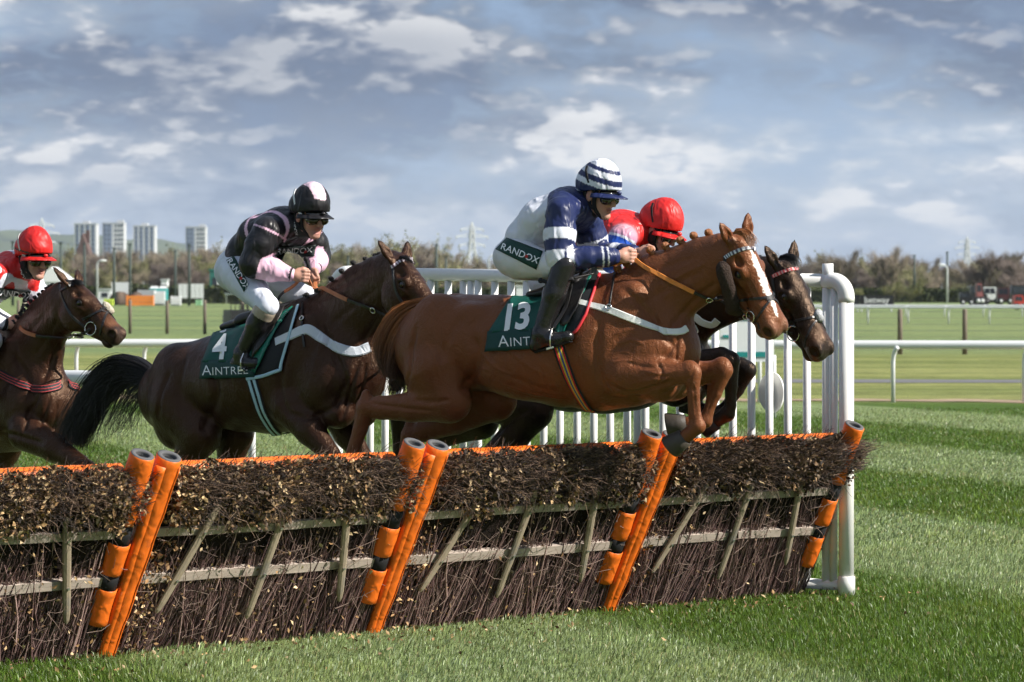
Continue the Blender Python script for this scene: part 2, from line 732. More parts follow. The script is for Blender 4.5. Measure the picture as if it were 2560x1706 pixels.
def ribbon(name, a, b, w, z, material, seed, n=60, jit=0.15):
    r = random.Random(seed)
    P0, P1 = [], []
    for i in range(n + 1):
        p = Vector(a).lerp(Vector(b), i / n)
        P0.append((p.x, p.y - w / 2 + r.uniform(-jit, jit), z))
        P1.append((p.x, p.y + w / 2 + r.uniform(-jit, jit), z))
    V = P0 + P1
    F = [(i, i + 1, n + 2 + i, n + 1 + i) for i in range(n)]
    o = obj(name, mesh_from(name, V, F, material))
    o['kind'] = 'structure'


ribbon('path', (-40, 75.5, 0), (40, 71.0, 0), 2.6, 0.008, M_TAR, 3, 60, 0.12)
ribbon('soil_strip', (-40, 67.5, 0), (40, 54.5, 0), 1.5, 0.010, M_SOIL, 4, 160, 0.45)


# grass blades of the course near the hurdle, one mass nobody could count
def grass_blades(name, y0, y1, dens0, dens1, hmin, hmax, wid, seed, label, xm=0.8):
    r = np.random.default_rng(seed)
    n = 0
    X, Yv = [], []
    slabs = np.linspace(y0, y1, 40)
    for a, b in zip(slabs[:-1], slabs[1:]):
        f = (a - y0) / (y1 - y0)
        hw = 0.1423 * b + xm
        k = int((b - a) * 2 * hw * (dens0 + (dens1 - dens0) * f))
        X.append(r.uniform(-hw, hw, k))
        Yv.append(r.uniform(a, b, k))
    X = np.concatenate(X)
    Yv = np.concatenate(Yv)
    n = len(X)
    q = X * ST_N[0] + Yv * ST_N[1]
    ph = np.cos((q - ST_0) * 2 * np.pi / ST_P)
    # clumps
    cl = np.sin(X * 3.1 + np.sin(Yv * 2.3) * 2) * np.sin(Yv * 2.7 + np.cos(X * 1.9) * 2)
    cl += 0.6 * np.sin(X * 9.1 + Yv * 4.3) * np.sin(Yv * 8.3 - X * 3.7)
    H = r.uniform(hmin, hmax, n) * (1 + 0.32 * cl)
    W = r.uniform(0.7, 1.3, n) * wid
    az = r.uniform(0, 2 * np.pi, n)
    lean = r.uniform(0.15, 0.95, n)
    la = r.normal(0, 0.9, n) + np.where(ph > 0, -1.9, 0.6)
    dx, dy = np.cos(la) * lean * H, np.sin(la) * lean * H
    wx, wy = np.cos(az) * W / 2, np.sin(az) * W / 2
    V = np.zeros((n, 5, 3))
    V[:, 0] = np.stack([X - wx, Yv - wy, np.full(n, -0.004)], 1)
    V[:, 1] = np.stack([X + wx, Yv + wy, np.full(n, -0.004)], 1)
    V[:, 2] = np.stack([X - wx * 0.8 + dx * 0.4, Yv - wy * 0.8 + dy * 0.4, H * 0.6], 1)
    V[:, 3] = np.stack([X + wx * 0.8 + dx * 0.4, Yv + wy * 0.8 + dy * 0.4, H * 0.6], 1)
    V[:, 4] = np.stack([X + dx, Yv + dy, H * (1.02 - 0.35 * lean)], 1)
    idx = (np.arange(n) * 5)[:, None]
    F = np.concatenate([idx + np.array([[0, 1, 3]]), idx + np.array([[0, 3, 2]]), idx + np.array([[2, 3, 4]])])
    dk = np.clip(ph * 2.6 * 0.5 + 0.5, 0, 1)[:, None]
    c = np.array([0.215, 0.280, 0.108]) * (1 - dk) + np.array([0.084, 0.150, 0.019]) * dk  # light and dark lay of the mown stripes painted into the blades
    pt = np.sin(X * 1.7 + 1.3 * np.sin(Yv * 0.9)) * np.sin(Yv * 1.1 + 1.7 * np.sin(X * 0.8)) + 0.5 * np.sin(X * 5.3 + Yv * 2.1) * np.sin(Yv * 4.7 - X)
    c = c * r.uniform(0.5, 1.5, (n, 1)) * (1 + 0.26 * cl[:, None])
    yl = np.clip(pt, 0, 1)[:, None] * 0.30
    c = c * (1 - yl) + np.array([0.27, 0.30, 0.055]) * yl * r.uniform(0.6, 1.4, (n, 1))
    yel = r.random(n) < 0.10
    c[yel] = np.array([0.30, 0.28, 0.13]) * r.uniform(0.7, 1.2, (yel.sum(), 1))
    pale = r.random(n) < 0.10
    c[pale] = np.array([0.30, 0.37, 0.22])
    cols = np.repeat(c, 5, 0)
    me = bpy.data.meshes.new(name)
    me.vertices.add(n * 5)
    me.vertices.foreach_set('co', V.astype(np.float32).ravel())
    nf = len(F)
    me.loops.add(nf * 3)
    me.loops.foreach_set('vertex_index', F.astype(np.int32).ravel())
    me.polygons.add(nf)
    me.polygons.foreach_set('loop_start', np.arange(0, nf * 3, 3, dtype=np.int32))
    me.update(calc_edges=True)
    a = me.attributes.new('col', 'FLOAT_COLOR', 'POINT')
    cc = np.ones((n * 5, 4), np.float32)
    cc[:, :3] = cols
    a.data.foreach_set('color', cc.ravel())
    me.materials.append(M_BLADE)
    o = obj(name, me)
    tag(o, label, 'grass', kind='stuff')


def blade_material():
    m = bpy.data.materials.new('grass_blade')
    m.use_nodes = True
    g = NT(m.node_tree)
    a = g.n('ShaderNodeAttribute', attribute_name='col')
    p = g.n('ShaderNodeBsdfPrincipled')
    g.put(p.inputs['Base Color'], a.outputs['Color'])
    p.inputs['Roughness'].default_value = 0.42
    p.inputs['Specular IOR Level'].default_value = 0.45
    t = g.n('ShaderNodeBsdfTranslucent')
    g.put(t.inputs[0], g.mix(0.5, a.outputs['Color'], (0.16, 0.22, 0.03)))
    mx = g.n('ShaderNodeMixShader')
    mx.inputs[0].default_value = 0.28
    g.t.links.new(p.outputs[0], mx.inputs[1])
    g.t.links.new(t.outputs[0], mx.inputs[2])
    out = g.n('ShaderNodeOutputMaterial')
    g.t.links.new(mx.outputs[0], out.inputs[0])
    return m


M_BLADE = blade_material()
grass_blades('grass', 16.4, 26.0, 2700, 1400, 0.018, 0.046, 0.005, 11, 'short mown green turf around and in front of the hurdles')
grass_blades('grass', 26.0, 56.0, 950, 150, 0.020, 0.045, 0.009, 12, 'striped mown turf stretching away behind the white wing rails')

# ------------------------------------------------------------------ hurdles: four leaning panels of birch in timber frames
M_WOODR = mat('weathered_wood', (0.40, 0.335, 0.285), 0.8, 0.25, 0.28, 6.0, 0.6, 40, spots=(9, 0.56, (0.16, 0.15, 0.12), 0.6), stretch=(0.25, 1, 1))
M_WOODS = mat('stake_wood', (0.30, 0.245, 0.175), 0.8, 0.25, 0.35, 5.0, 0.6, 40, spots=(7, 0.55, (0.17, 0.165, 0.15), 0.7), stretch=(1, 1, 0.3))
M_ORANGE = mat('orange_vinyl', (0.76, 0.150, 0.012), 0.46, 0.4, 0.14, 5.0, 0.7, 12, dist=0.013, bdetail=1, spots=(9, 0.60, (0.42, 0.10, 0.03), 0.5))
M_ORANGE2 = mat('orange_pad', (0.76, 0.155, 0.014), 0.42, 0.4, 0.10, 5.0, 0.3, 9, dist=0.008)
M_FOAM = mat('grey_foam', (0.11, 0.11, 0.115), 0.9, 0.2, 0.15, 30, 0.4, 90)
M_BLACK = mat('black_webbing', (0.012, 0.012, 0.014), 0.7, 0.3, 0.2, 20)
M_TWIG = mat('birch_twig', attr=True, rough=0.55, spec=0.4, var=0.15, vscale=40)
M_LEAF = mat('dry_leaf', attr=True, rough=0.65, spec=0.3, var=0.15, vscale=30)
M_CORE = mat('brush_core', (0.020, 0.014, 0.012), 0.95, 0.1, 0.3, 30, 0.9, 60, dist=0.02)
M_BOLT = mat('zinc_bolt', (0.55, 0.56, 0.58), 0.35, 0.5, 0.1, metal=0.9)

LEAN = math.radians(27)
H_T = Vector((0.71184, 0.70235, 0))
H_A = ground_at(268, 1640) - Vector((0.70235, -0.71184, 0)) * 0.10 - H_T * 0.045
H_ROT = math.atan2(H_T.y, H_T.x)
PANEL = 1.83


def hp(s, a, o=0.0):
    """s along the panel, a up the slope, o proud of the front face"""
    return Vector((s, -a * math.sin(LEAN) - o * math.cos(LEAN), a * math.cos(LEAN) - o * math.sin(LEAN)))


E_A = Vector((0, -math.sin(LEAN), math.cos(LEAN)))
E_N = Vector((0, -math.cos(LEAN), -math.sin(LEAN)))


def sticks(specs, nseg, nside):
    """many bent tapered sticks in one mesh. specs: list of (points, r0, r1, colour)"""
    m = len(specs)
    P = np.array([s[0] for s in specs])                      # m, k, 3
    k = P.shape[1]
    r0 = np.array([s[1] for s in specs])[:, None]
    r1 = np.array([s[2] for s in specs])[:, None]
    R = r0 + (r1 - r0) * np.linspace(0, 1, k)[None]
    T = np.gradient(P, axis=1)
    T /= np.linalg.norm(T, axis=2, keepdims=True) + 1e-9
    ref = np.array([0.31, 0.93, 0.2])
    A = np.cross(T, ref)
    A /= np.linalg.norm(A, axis=2, keepdims=True) + 1e-9
    B = np.cross(T, A)
    V = []
    for j in range(nside):
        an = 2 * math.pi * j / nside
        V.append(P + (A * math.cos(an) + B * math.sin(an)) * R[..., None])
    V = np.stack(V, 2)                                       # m,k,nside,3
    idx = np.arange(m * k * nside).reshape(m, k, nside)
    a = idx[:, :-1, :]
    b = np.roll(idx, -1, 2)[:, :-1, :]
    c = np.roll(idx, -1, 2)[:, 1:, :]
    d = idx[:, 1:, :]
    F = np.stack([a, b, c, d], -1).reshape(-1, 4)
    C = np.repeat(np.array([s[3] for s in specs]), k * nside, 0)
    return V.reshape(-1, 3), F, C


def leaf_cloud(P, size, cols, rnd):
    """small curled leaves (two triangles with a fold) at the points P"""
    n = len(P)
    A = rnd.normal(size=(n, 3))
    A /= np.linalg.norm(A, axis=1, keepdims=True)
    B = rnd.normal(size=(n, 3))
    B -= A * (A * B).sum(1, keepdims=True)
    B /= np.linalg.norm(B, axis=1, keepdims=True)
    N = np.cross(A, B)
    s = (size * rnd.uniform(0.6, 1.35, n))[:, None]
    V = np.stack([P - A * s, P + B * s * 0.55 + N * s * 0.25, P + A * s, P - B * s * 0.55 + N * s * 0.25], 1).reshape(-1, 3)
    F = np.arange(n * 4).reshape(n, 4)
    F = np.concatenate([F[:, [0, 1, 2]], F[:, [0, 2, 3]]])
    return V, F, np.repeat(cols, 4, 0)


def pick(rnd, pal, n):
    pal = np.array(pal)
    c = pal[rnd.integers(0, len(pal), n)]
    return c * rnd.uniform(0.65, 1.35, (n, 1))


TWIG_PAL = [(0.16, 0.092, 0.088), (0.11, 0.062, 0.060), (0.25, 0.155, 0.145), (0.06, 0.036, 0.035), (0.36, 0.24, 0.215)]
TOP_PAL = [(0.10, 0.062, 0.045), (0.05, 0.033, 0.027), (0.22, 0.145, 0.10), (0.032, 0.023, 0.02)]
LEAF_PAL = [(0.46, 0.31, 0.15), (0.33, 0.20, 0.09), (0.18, 0.105, 0.05), (0.60, 0.45, 0.26), (0.13, 0.078, 0.042), (0.28, 0.165, 0.075)]
LEAF_DK = [(0.10, 0.066, 0.038), (0.055, 0.038, 0.026), (0.17, 0.115, 0.065), (0.035, 0.025, 0.02)]


def roll(parent, s0, a0, a1, r0, r1, o, name, segs=None, seed=0, s1=None):
    """an orange padded roll up the slope with an open end showing foam and a dark core"""
    rr = random.Random(seed)
    n = 34
    pts, rs = [], []
    for i in range(n):
        f = i / (n - 1)
        a = a0 + (a1 - a0) * f
        w = math.sin(f * 27 + seed) * 0.0018 + rr.uniform(-0.0008, 0.0008)
        pts.append(hp(s0 + ((s1 if s1 is not None else s0) - s0) * f + rr.uniform(-0.001, 0.001), a, o))
        rs.append((r0 + (r1 - r0) * min(1, f * 1.15)) + w)
    mb = MB()
    if segs is None:
        segs = [(a0, a1)]
    for (x0, x1) in segs:
        sel = [i for i in range(n) if x0 - 0.001 <= a0 + (a1 - a0) * i / (n - 1) <= x1 + 0.001]
        P = [pts[i] for i in sel]
        R = [rs[i] for i in sel]
        P = [P[0] - E_A * 0.002] + P + [P[-1] + E_A * 0.002]
        R = [R[0] * 0.93] + R + [R[-1] * 0.95]
        mb.tube(P, R, 18, cap=False)
    ob = mb.build(name, M_ORANGE, parent, True)
    # seam flap along one side
    sm = MB()
    side = Vector((1, 0, 0))
    if len(segs) == 1:
        sm.strap([pts[i] + E_N * (rs[i] * 0.78) + side * (rs[i] * 0.66) for i in range(1, n - 1)], 0.03, 0.004, [E_N * 0.75 + side * 0.65] * (n - 2))
        sm.build('seam_flap', M_ORANGE, ob, True)
        lob = MB().tube([pts[i] - side * (rs[i] * 0.74) + E_N * 0.016 for i in range(0, n - 1)], [rs[i] * (0.50 + 0.02 * math.sin(i * 0.9)) for i in range(0, n - 1)], 12)
        lob.build('folded_edge', M_ORANGE, ob, True)
    # end: foam ring and hollow core
    top = pts[-1]
    R1 = rs[-1]
    ring = MB()
    k = 20
    V, F = [], []
    for j, (rad, dz) in enumerate(((0.95, 0.001), (0.93, 0.006), (0.60, 0.006), (0.57, -0.004), (0.57, -0.10), (0.02, -0.11))):
        for i in range(k):
            an = 2 * math.pi * i / k
            V.append(top + (side * math.cos(an) + E_N * math.sin(an)) * (R1 * rad) + E_A * dz)
    for j in range(5):
        for i in range(k):
            F.append((j * k + i, j * k + (i + 1) % k, (j + 1) * k + (i + 1) % k, (j + 1) * k + i))
    ring.add(V, F)
    ring.build('foam_end', M_FOAM, ob, True)
    pp = MB().tube([top - E_A * 0.09, top - E_A * 0.012], R1 * 0.42, 14)
    pp.build('core_pipe', M_BLACK, ob, True)
    return ob, pts, rs


def make_panel(i, label, leafy, s_from=0.0):
    rnd = np.random.default_rng(100 + i)
    rr = random.Random(50 + i)
    base = H_A + H_T * (PANEL * i)
    e = empty('hurdle', base, H_ROT)
    tag(e, label, 'hurdle', 'leaning birch hurdles across the course')
    if i == 2:
        e.scale.x = 0.965                          # the last panel is a little shorter
    # timber frame: two horizontal bars, three stakes nailed across them
    for a, hgt in ((0.49, 0.052), (0.762, 0.048)):
        mb = MB()
        n = 12
        sag = rr.uniform(-0.008, 0.008)
        P = [hp(0.03 + (PANEL - 0.16) * j / n, a + sag * math.sin(math.pi * j / n) + rr.uniform(-0.0015, 0.0015), 0.075) for j in range(n + 1)]
        V, F = [], []
        for p in P:
            for (x, y) in ((-1, -1), (1, -1), (1, 1), (-1, 1)):
                V.append(p + E_A * (x * hgt / 2 * rr.uniform(0.94, 1.04)) + E_N * (y * 0.019))
        for j in range(n):
            for q in range(4):
                F.append((j * 4 + q, j * 4 + (q + 1) % 4, j * 4 + 4 + (q + 1) % 4, j * 4 + 4 + q))
        F += [(3, 2, 1, 0), tuple(n * 4 + q for q in range(4))]
        mb.add(V, F)
        mb.build('rail', M_WOODR, e)
    for (st, sb, at_, ab) in ((0.46, 0.26, 0.92, 0.30), (0.90, 0.88, 0.90, 0.22), (1.33, 1.49, 0.90, 0.28)):
        st += rr.uniform(-0.03, 0.03)
        sb += rr.uniform(-0.03, 0.03)
        t, b = hp(st, at_, 0.112), hp(sb, ab, 0.118)
        P = [b.lerp(t, f) for f in (0, 0.03, 0.1, 0.3, 0.5, 0.7, 0.9, 1)]
        R = [0.008, 0.016, 0.022, 0.024, 0.024, 0.0245, 0.024, 0.022]
        so = MB().tube(P, R, 9, flat=0.62, up=E_N).build('stake', M_WOODS, e, False)
        for a in (0.49, 0.762):
            f = (a - ab) / (at_ - ab)
            c = b.lerp(t, f) + E_N * 0.015
            MB().tube([c, c + E_N * 0.006], 0.0075, 8).build('bolt', M_BOLT, so)
    # orange padding: roll over the near end, strapped roll at the far end, long pad along the top bar
    ro, rp, rs_ = roll(e, 0.022, 0.0, 1.195, 0.044, 0.063, 0.090, 'end_roll', seed=i)
    segs = [(0.25, 0.455), (0.525, 0.725), (0.80, 1.20)]
    r2, p2, rs2 = roll(e, PANEL - 0.090, 0.25, 1.20, 0.062, 0.064, 0.070, 'end_roll', segs, seed=i + 9, s1=PANEL - 0.135)
    r2['label'] = 'orange end roll with black straps where the bars pass'
    mb = MB()
    for (x0, x1) in ((0.42, 0.555), (0.68, 0.825)):
        mb.tube([hp(PANEL - 0.090 - 0.045 * (x0 - 0.25) / 0.95, x0, 0.070), hp(PANEL - 0.090 - 0.045 * (x1 - 0.25) / 0.95, x1, 0.070)], 0.056, 16)
    mb.build('strap', M_BLACK, r2, True)
    n = 40
    P = [hp(0.06 + (PANEL - 0.2) * j / n, 1.035 + rr.uniform(-0.001, 0.001), -0.045) for j in range(n + 1)]
    tp = MB().tube(P, [0.050 + rr.uniform(-0.0012, 0.0012) for _ in P], 14).build('top_pad', M_ORANGE2, e, True)
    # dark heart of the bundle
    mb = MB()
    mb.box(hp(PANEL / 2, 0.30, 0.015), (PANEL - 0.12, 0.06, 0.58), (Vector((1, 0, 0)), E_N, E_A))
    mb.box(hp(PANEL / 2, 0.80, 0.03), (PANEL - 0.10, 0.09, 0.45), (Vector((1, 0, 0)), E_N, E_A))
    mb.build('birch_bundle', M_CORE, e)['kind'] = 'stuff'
    # upright birch sticks, fanned and crossing
    sp = []
    N = 1900
    for j in range(N):
        s = rr.uniform(0.02, PANEL - 0.02)
        a0 = rr.uniform(-0.03, 0.03)
        o0 = rr.uniform(0.02, 0.105) if rr.random() < 0.8 else rr.uniform(-0.04, 0.02)
        L = rr.uniform(0.30, 0.78)
        if rr.random() < 0.12:
            a0 = rr.uniform(0.1, 0.5)
            L *= 0.6
        dr = rr.gauss(0.0, 0.16) + 0.10 * math.sin(s * 9 + i) + 0.06 * math.sin(s * 23 + 2 * i)
        bend = rr.gauss(0, 0.02)
        pts = []
        for f in (0, 0.35, 0.7, 1.0):
            pts.append(hp(min(max(s + dr * L * f + bend * math.sin(f * 3.1), 0.0), PANEL), a0 + L * f, o0 * (1 - 0.15 * f) + rr.gauss(0, 0.003)))
        r0 = rr.choice((0.0024, 0.0034, 0.0044, 0.0060))
        sp.append((pts, r0, r0 * 0.45, 0))
    cols = pick(rnd, TWIG_PAL, len(sp))
    sp = [(a, b, c, cols[q]) for q, (a, b, c, _) in enumerate(sp)]
    V, F, C = sticks(sp, 3, 4)
    o = obj('birch_stems', mesh_from('birch_stems', V, F, M_TWIG, True, C), e)
    o['kind'] = 'stuff'
    # loose thin twigs that curl across the face
    sp = []
    for j in range(190):
        s, a = rr.uniform(0.1, PANEL - 0.1), rr.uniform(0.12, 0.8)
        an = rr.uniform(0, math.pi * 2)
        L = rr.uniform(0.08, 0.3)
        cu = rr.uniform(-1.2, 1.2)
        pts = []
        x, y = s, a
        for f in range(4):
            pts.append(hp(x, y, 0.10 + 0.03 * math.sin(f + j)))
            x += math.cos(an) * L / 3
            y += math.sin(an) * L / 3
            an += cu / 3
        sp.append((pts, 0.0018, 0.0010, (0.22, 0.155, 0.125)))
    V, F, C = sticks(sp, 3, 3)
    obj('loose_twigs', mesh_from('loose_twigs', V, F, M_TWIG, True, C), e)['kind'] = 'stuff'
    # bushy head: fine twig ends and curled leaves hanging over the front
    sp = []
    for j in range(3600):
        s = rr.uniform(0.10, PANEL - 0.08)
        a = rr.uniform(0.88, 1.10)
        th = 0.115 * math.sin(min(1, max(0, (1.14 - a) / 0.16)) * math.pi / 2)
        o0 = rr.uniform(0.0, th) + 0.02
        out = rr.uniform(0.02, 0.10)
        pts = []
        sdir = rr.gauss(0.25, 0.55)
        up = rr.uniform(-0.03, 0.09) + (0.02 if i == 2 else 0)
        for f in (0, 0.5, 1.0):
            pts.append(hp(min(s + sdir * 0.08 * f, PANEL + (0.10 if i == 2 else -0.05)), a + up * f + 0.012 * math.sin(f * 5 + j), o0 + out * f))
        sp.append((pts, rr.uniform(0.0013, 0.0026), 0.0009, 0))
    for j in range(300):                           # stray ends hanging out below the head
        s, a, o0 = rr.uniform(0.12, PANEL - 0.2), rr.uniform(0.84, 0.95), rr.uniform(0.06, 0.15)
        L = rr.uniform(0.05, 0.15)
        dx = rr.gauss(0.3, 0.8)
        sp.append(([hp(s + dx * L * f, a - 0.7 * L * f * f + rr.uniform(-0.01, 0.01), o0 + 0.35 * L * f) for f in (0, 0.5, 1)], 0.002, 0.001, 0))
    for j in range(420):                           # twig tips that stand up over the orange pad
        s, a, o0 = rr.uniform(0.12, PANEL - 0.2), rr.uniform(1.0, 1.08), rr.uniform(-0.06, 0.09)
        L = rr.uniform(0.03, 0.085) * (1.6 if rr.random() < 0.08 else 1)
        dx = rr.gauss(0.2, 0.5)
        sp.append(([hp(s + dx * L * f, a + L * f, o0 + 0.3 * L * f * rr.uniform(-1, 1)) for f in (0, 0.5, 1)], 0.0022, 0.001, 0))
    if i == 2:
        for j in range(420):                       # the loose end of the last panel sticks out beyond the roll
            s, a = rr.uniform(PANEL - 0.28, PANEL - 0.02), rr.uniform(0.90, 1.08)
            L = rr.uniform(0.04, 0.13)
            sp.append(([hp(s + L * f, a + 0.10 * f * L / 0.2 + 0.01 * math.sin(j), 0.10 + rr.uniform(-0.05, 0.05) + 0.03 * f) for f in (0, 0.5, 1)], 0.002, 0.001, 0))
    cols = pick(rnd, TOP_PAL, len(sp))
    sp = [(a, b, c, cols[q]) for q, (a, b, c, _) in enumerate(sp)]
    V, F, C = sticks(sp, 2, 3)
    obj('twig_ends', mesh_from('twig_ends', V, F, M_TWIG, True, C), e)['kind'] = 'stuff'
    N = 6000
    s = rnd.uniform(0.105, PANEL - 0.06, N)
    patch = 0.5 + 0.5 * np.sin(s * 5.3 + i * 2.1) * np.sin(s * 11.7 + i)
    u = rnd.random(N)
    rag = 0.030 * np.sin(s * 7 + i) + 0.022 * np.sin(s * 19 + 2 * i) + 0.018 * np.sin(s * 41 + i)
    a = 0.835 + rag + (0.285 - rag * 0.8) * (1 - (1 - u) ** 1.15) + 0.012 * np.sin(s * 23 + i)
    if i in (0, 1):
        a -= 0.03 * (1 - u)
    th = (0.12 + 0.03 * np.sin(s * 11 + i * 3) + 0.02 * np.sin(s * 29)) * np.sin(np.clip((1.15 - a) / 0.17, 0, 1) * np.pi / 2)
    oo = th * np.sqrt(rnd.random(N)) + 0.03
    P = np.stack([s, -a * math.sin(LEAN) - oo * math.cos(LEAN), a * math.cos(LEAN) - oo * math.sin(LEAN)], 1)
    c = pick(rnd, LEAF_DK, N)
    m = rnd.random(N) < leafy * (0.25 + 0.85 * patch)
    c[m] = pick(rnd, LEAF_PAL, m.sum())
    V, F, C = leaf_cloud(P, 0.0165, c, rnd)
    obj('dry_leaves', mesh_from('dry_leaves', V, F, M_LEAF, False, C), e)['kind'] = 'stuff'
    # leaves caught lower down among the stems
    N = int(900 * leafy)
    s = np.concatenate([rnd.uniform(0, PANEL, N // 2), np.clip(rnd.normal(0.14, 0.09, N - N // 2), 0.03, PANEL)])
    a = rnd.uniform(0.04, 0.72, N)
    oo = rnd.uniform(0.06, 0.125, N)
    P = np.stack([s, -a * math.sin(LEAN) - oo * math.cos(LEAN), a * math.cos(LEAN) - oo * math.sin(LEAN)], 1)
    V, F, C = leaf_cloud(P, 0.014, pick(rnd, LEAF_PAL, N), rnd)
    obj('caught_leaves', mesh_from('caught_leaves', V, F, M_LEAF, False, C), e)['kind'] = 'stuff'
    return e


make_panel(-1, 'leafy birch hurdle panel cut off by the left edge of the picture', 0.95)
make_panel(0, 'leafy birch hurdle panel under the dark bay horse wearing number four', 0.8)
make_panel(1, 'birch hurdle panel between the bay horse and the chestnut horse front hooves', 0.42)
make_panel(2, 'bare twiggy birch hurdle panel standing against the white wing post', 0.20)


# leaves and broken twigs lying on the turf in front of the hurdles
def litter():
    rnd = np.random.default_rng(77)
    n = 520
    s = rnd.uniform(-1.9, 5.6, n)
    o = np.abs(rnd.normal(0.0, 0.55, n)) + 0.02
    T, Nn = np.array(H_T), np.array((H_T.y, -H_T.x, 0))
    P = np.array(H_A) + s[:, None] * T + o[:, None] * Nn
    P[:, 2] = rnd.uniform(0.012, 0.045, n)
    V, F, C = leaf_cloud(P, 0.014, pick(rnd, LEAF_PAL, n), rnd)
    tag(obj('fallen_leaves', mesh_from('fallen_leaves', V, F, M_LEAF, False, C)), 'dry brown leaves scattered on the turf before the hurdles', 'leaves', kind='stuff')


litter()

# ------------------------------------------------------------------ the white wing and running rails
M_WHITE = mat('white_plastic', (0.80, 0.80, 0.78), 0.35, 0.5, 0.05, 3.0, 0.1, 40, spots=(5, 0.66, (0.50, 0.40, 0.33), 0.45))
M_LB = mat("strap_black", (0.012, 0.012, 0.014), 0.6, 0.3)
M_WHITE2 = mat('white_rail', (0.70, 0.715, 0.73), 0.4, 0.45, 0.05, 2.0)


def build_wing():
    A = ground_at(2116, 1488)
    Bp = at(838, 700, 24.7)
    B = Vector((Bp.x, Bp.y, 0))
    L = (B - A).length
    t = (B - A).normalized()
    e = empty('wing_fence', A, math.atan2(t.y, t.x))
    tag(e, 'white tubular wing fence with upright bars at the far end of the hurdles', 'fence')
    X = Vector((1, 0, 0))
    Z = Vector((0, 0, 1))
    zt0, zt1 = 1.905, 1.965

    def zt(x): return zt0 + (zt1 - zt0) * x / L
    # big end post with its elbow turned into the top rail
    r = 0.0455
    MB().tube([(0, 0, 0.0), (0, 0, zt0 - 0.10)], r, 24).build('end_post', M_WHITE, e, True)
    MB().tube([(0, 0, 0.002), (0, 0, 0.11), (0, 0, 0.115)], [r + 0.007, r + 0.007, r], 24).build('post_sleeve', M_WHITE, e, True)
    el = [(0.10 - 0.10 * math.cos(q), 0, zt0 - 0.10 + 0.10 * math.sin(q)) for q in [i * math.pi / 2 / 8 for i in range(9)]]
    el = [(0, 0, zt0 - 0.13)] + el + [(0.16, 0, zt0)]
    MB().tube(el, r + 0.004, 24, up=Vector((0, 1, 0))).build('elbow', M_WHITE, e, True)
    MB().tube([(0.14, 0, zt0), (L - 0.12, 0, zt(L - 0.12))], r - 0.003, 24).build('top_rail', M_WHITE, e, True)
    el = [(L - 0.11 + 0.10 * math.sin(q), 0, zt1 - 0.10 + 0.10 * math.cos(q)) for q in [i * math.pi / 2 / 8 for i in range(9)]]
    MB().tube([(L - 0.17, 0, zt1)] + el + [(L - 0.01, 0, zt1 - 0.14)], r + 0.004, 24, up=Vector((0, 1, 0))).build('elbow', M_WHITE, e, True)
    MB().tube([(L - 0.01, 0, 0), (L - 0.01, 0, zt1 - 0.10)], r, 20).build('end_post', M_WHITE, e, True)
    # bottom rail on the grass
    MB().tube([(0.04, 0, 0.055), (L - 0.05, 0, 0.055)], 0.032, 14).build('bottom_rail', M_WHITE, e, True)
    # strap and pipe stub near the post
    MB().tube([(0.335, 0, zt0), (0.375, 0, zt0)], r + 0.004, 20).build('black_strap', M_LB, e, True)
    MB().tube([(0.14, 0, zt0), (0.14, 0, zt0 + 0.105)], 0.034, 16).build('stub', M_WHITE, e, True)
    # uprights: doubled where the wing's sections join
    xs = [0.155, 0.098]
    x = 0.30
    pitch = 0.1425
    j = 0
    while x < L - 0.1:
        xs.append(x)
        if j % 10 == 9:
            xs.append(x + 0.062)
        x += pitch
        j += 1
    bar0 = None
    for k, x in enumerate(xs):
        mb = MB().tube([(0, 0, 0.06), (0, 0, zt(x) - 0.03)], 0.0245, 14)
        o = mb.build('upright', M_WHITE, e, True, (x, 0.0, 0))
        o.rotation_euler = (random.uniform(-0.004, 0.004), random.uniform(-0.004, 0.004), 0)
    # a round two-leaf marker disc clamped to the bars
    c = Vector((0.60, -0.05, 1.215))
    for s in (-1, 1):
        V, F = [], []
        k = 14
        for dy in (-0.006, 0.006):
            V.append((0, dy, 0))
            for i in range(k + 1):
                an = -math.pi / 2 + math.pi * i / k
                V.append((s * 0.093 * math.cos(an), dy + abs(math.cos(an)) * 0.012, 0.125 * math.sin(an)))
        n = k + 2
        F = [(0, i + 1, i + 2) for i in range(k)] + [(n, n + i + 2, n + i + 1) for i in range(k)]
        F += [(i + 1, n + i + 1, n + i + 2, i + 2) for i in range(k)]
        F += [(0, 1, n + 1, n), (0, n, n + k + 1, k + 1)]
        MB().add(V, F).build('marker_disc', M_WHITE, e, False, c + Vector((s * 0.0035, 0, 0)))
    return A, B


WA, WB = build_wing()


def running_rail(name, pts, z, rr, posts, label, group=None, curve=0.10, pr=0.028, m=None):
    """a white plastic rail on goose-neck posts. posts: list of x,y on the ground"""
    m = m or M_WHITE2
    c = pts[0]
    e = empty(name, (c[0], c[1], 0))
    tag(e, label, 'rail', group)
    off = Vector((c[0], c[1], 0))
    P = [Vector((p[0], p[1], z)) - off for p in pts]
    P2 = []
    for a, b in zip(P[:-1], P[1:]):
        for i in range(6):
            P2.append(a.lerp(b, i / 6))
    P2.append(P[-1])
    MB().tube(P2, rr, 12, flat=1.2, up=Vector((0, 0, 1))).build('rail', m, e, True)
    for (x, y) in posts:
        b = Vector((x, y, 0)) - off
        d = Vector((-curve, 0.10, 0))
        Q = [b + d, b + d + Vector((0, 0, z - 0.28)), b + d * 0.85 + Vector((0, 0, z - 0.16)), b + d * 0.4 + Vector((0, 0, z - 0.07)), b + Vector((0, 0, z - rr * 0.6))]
        MB().tube(Q, pr, 8).build('post', m, e, True)
    return e


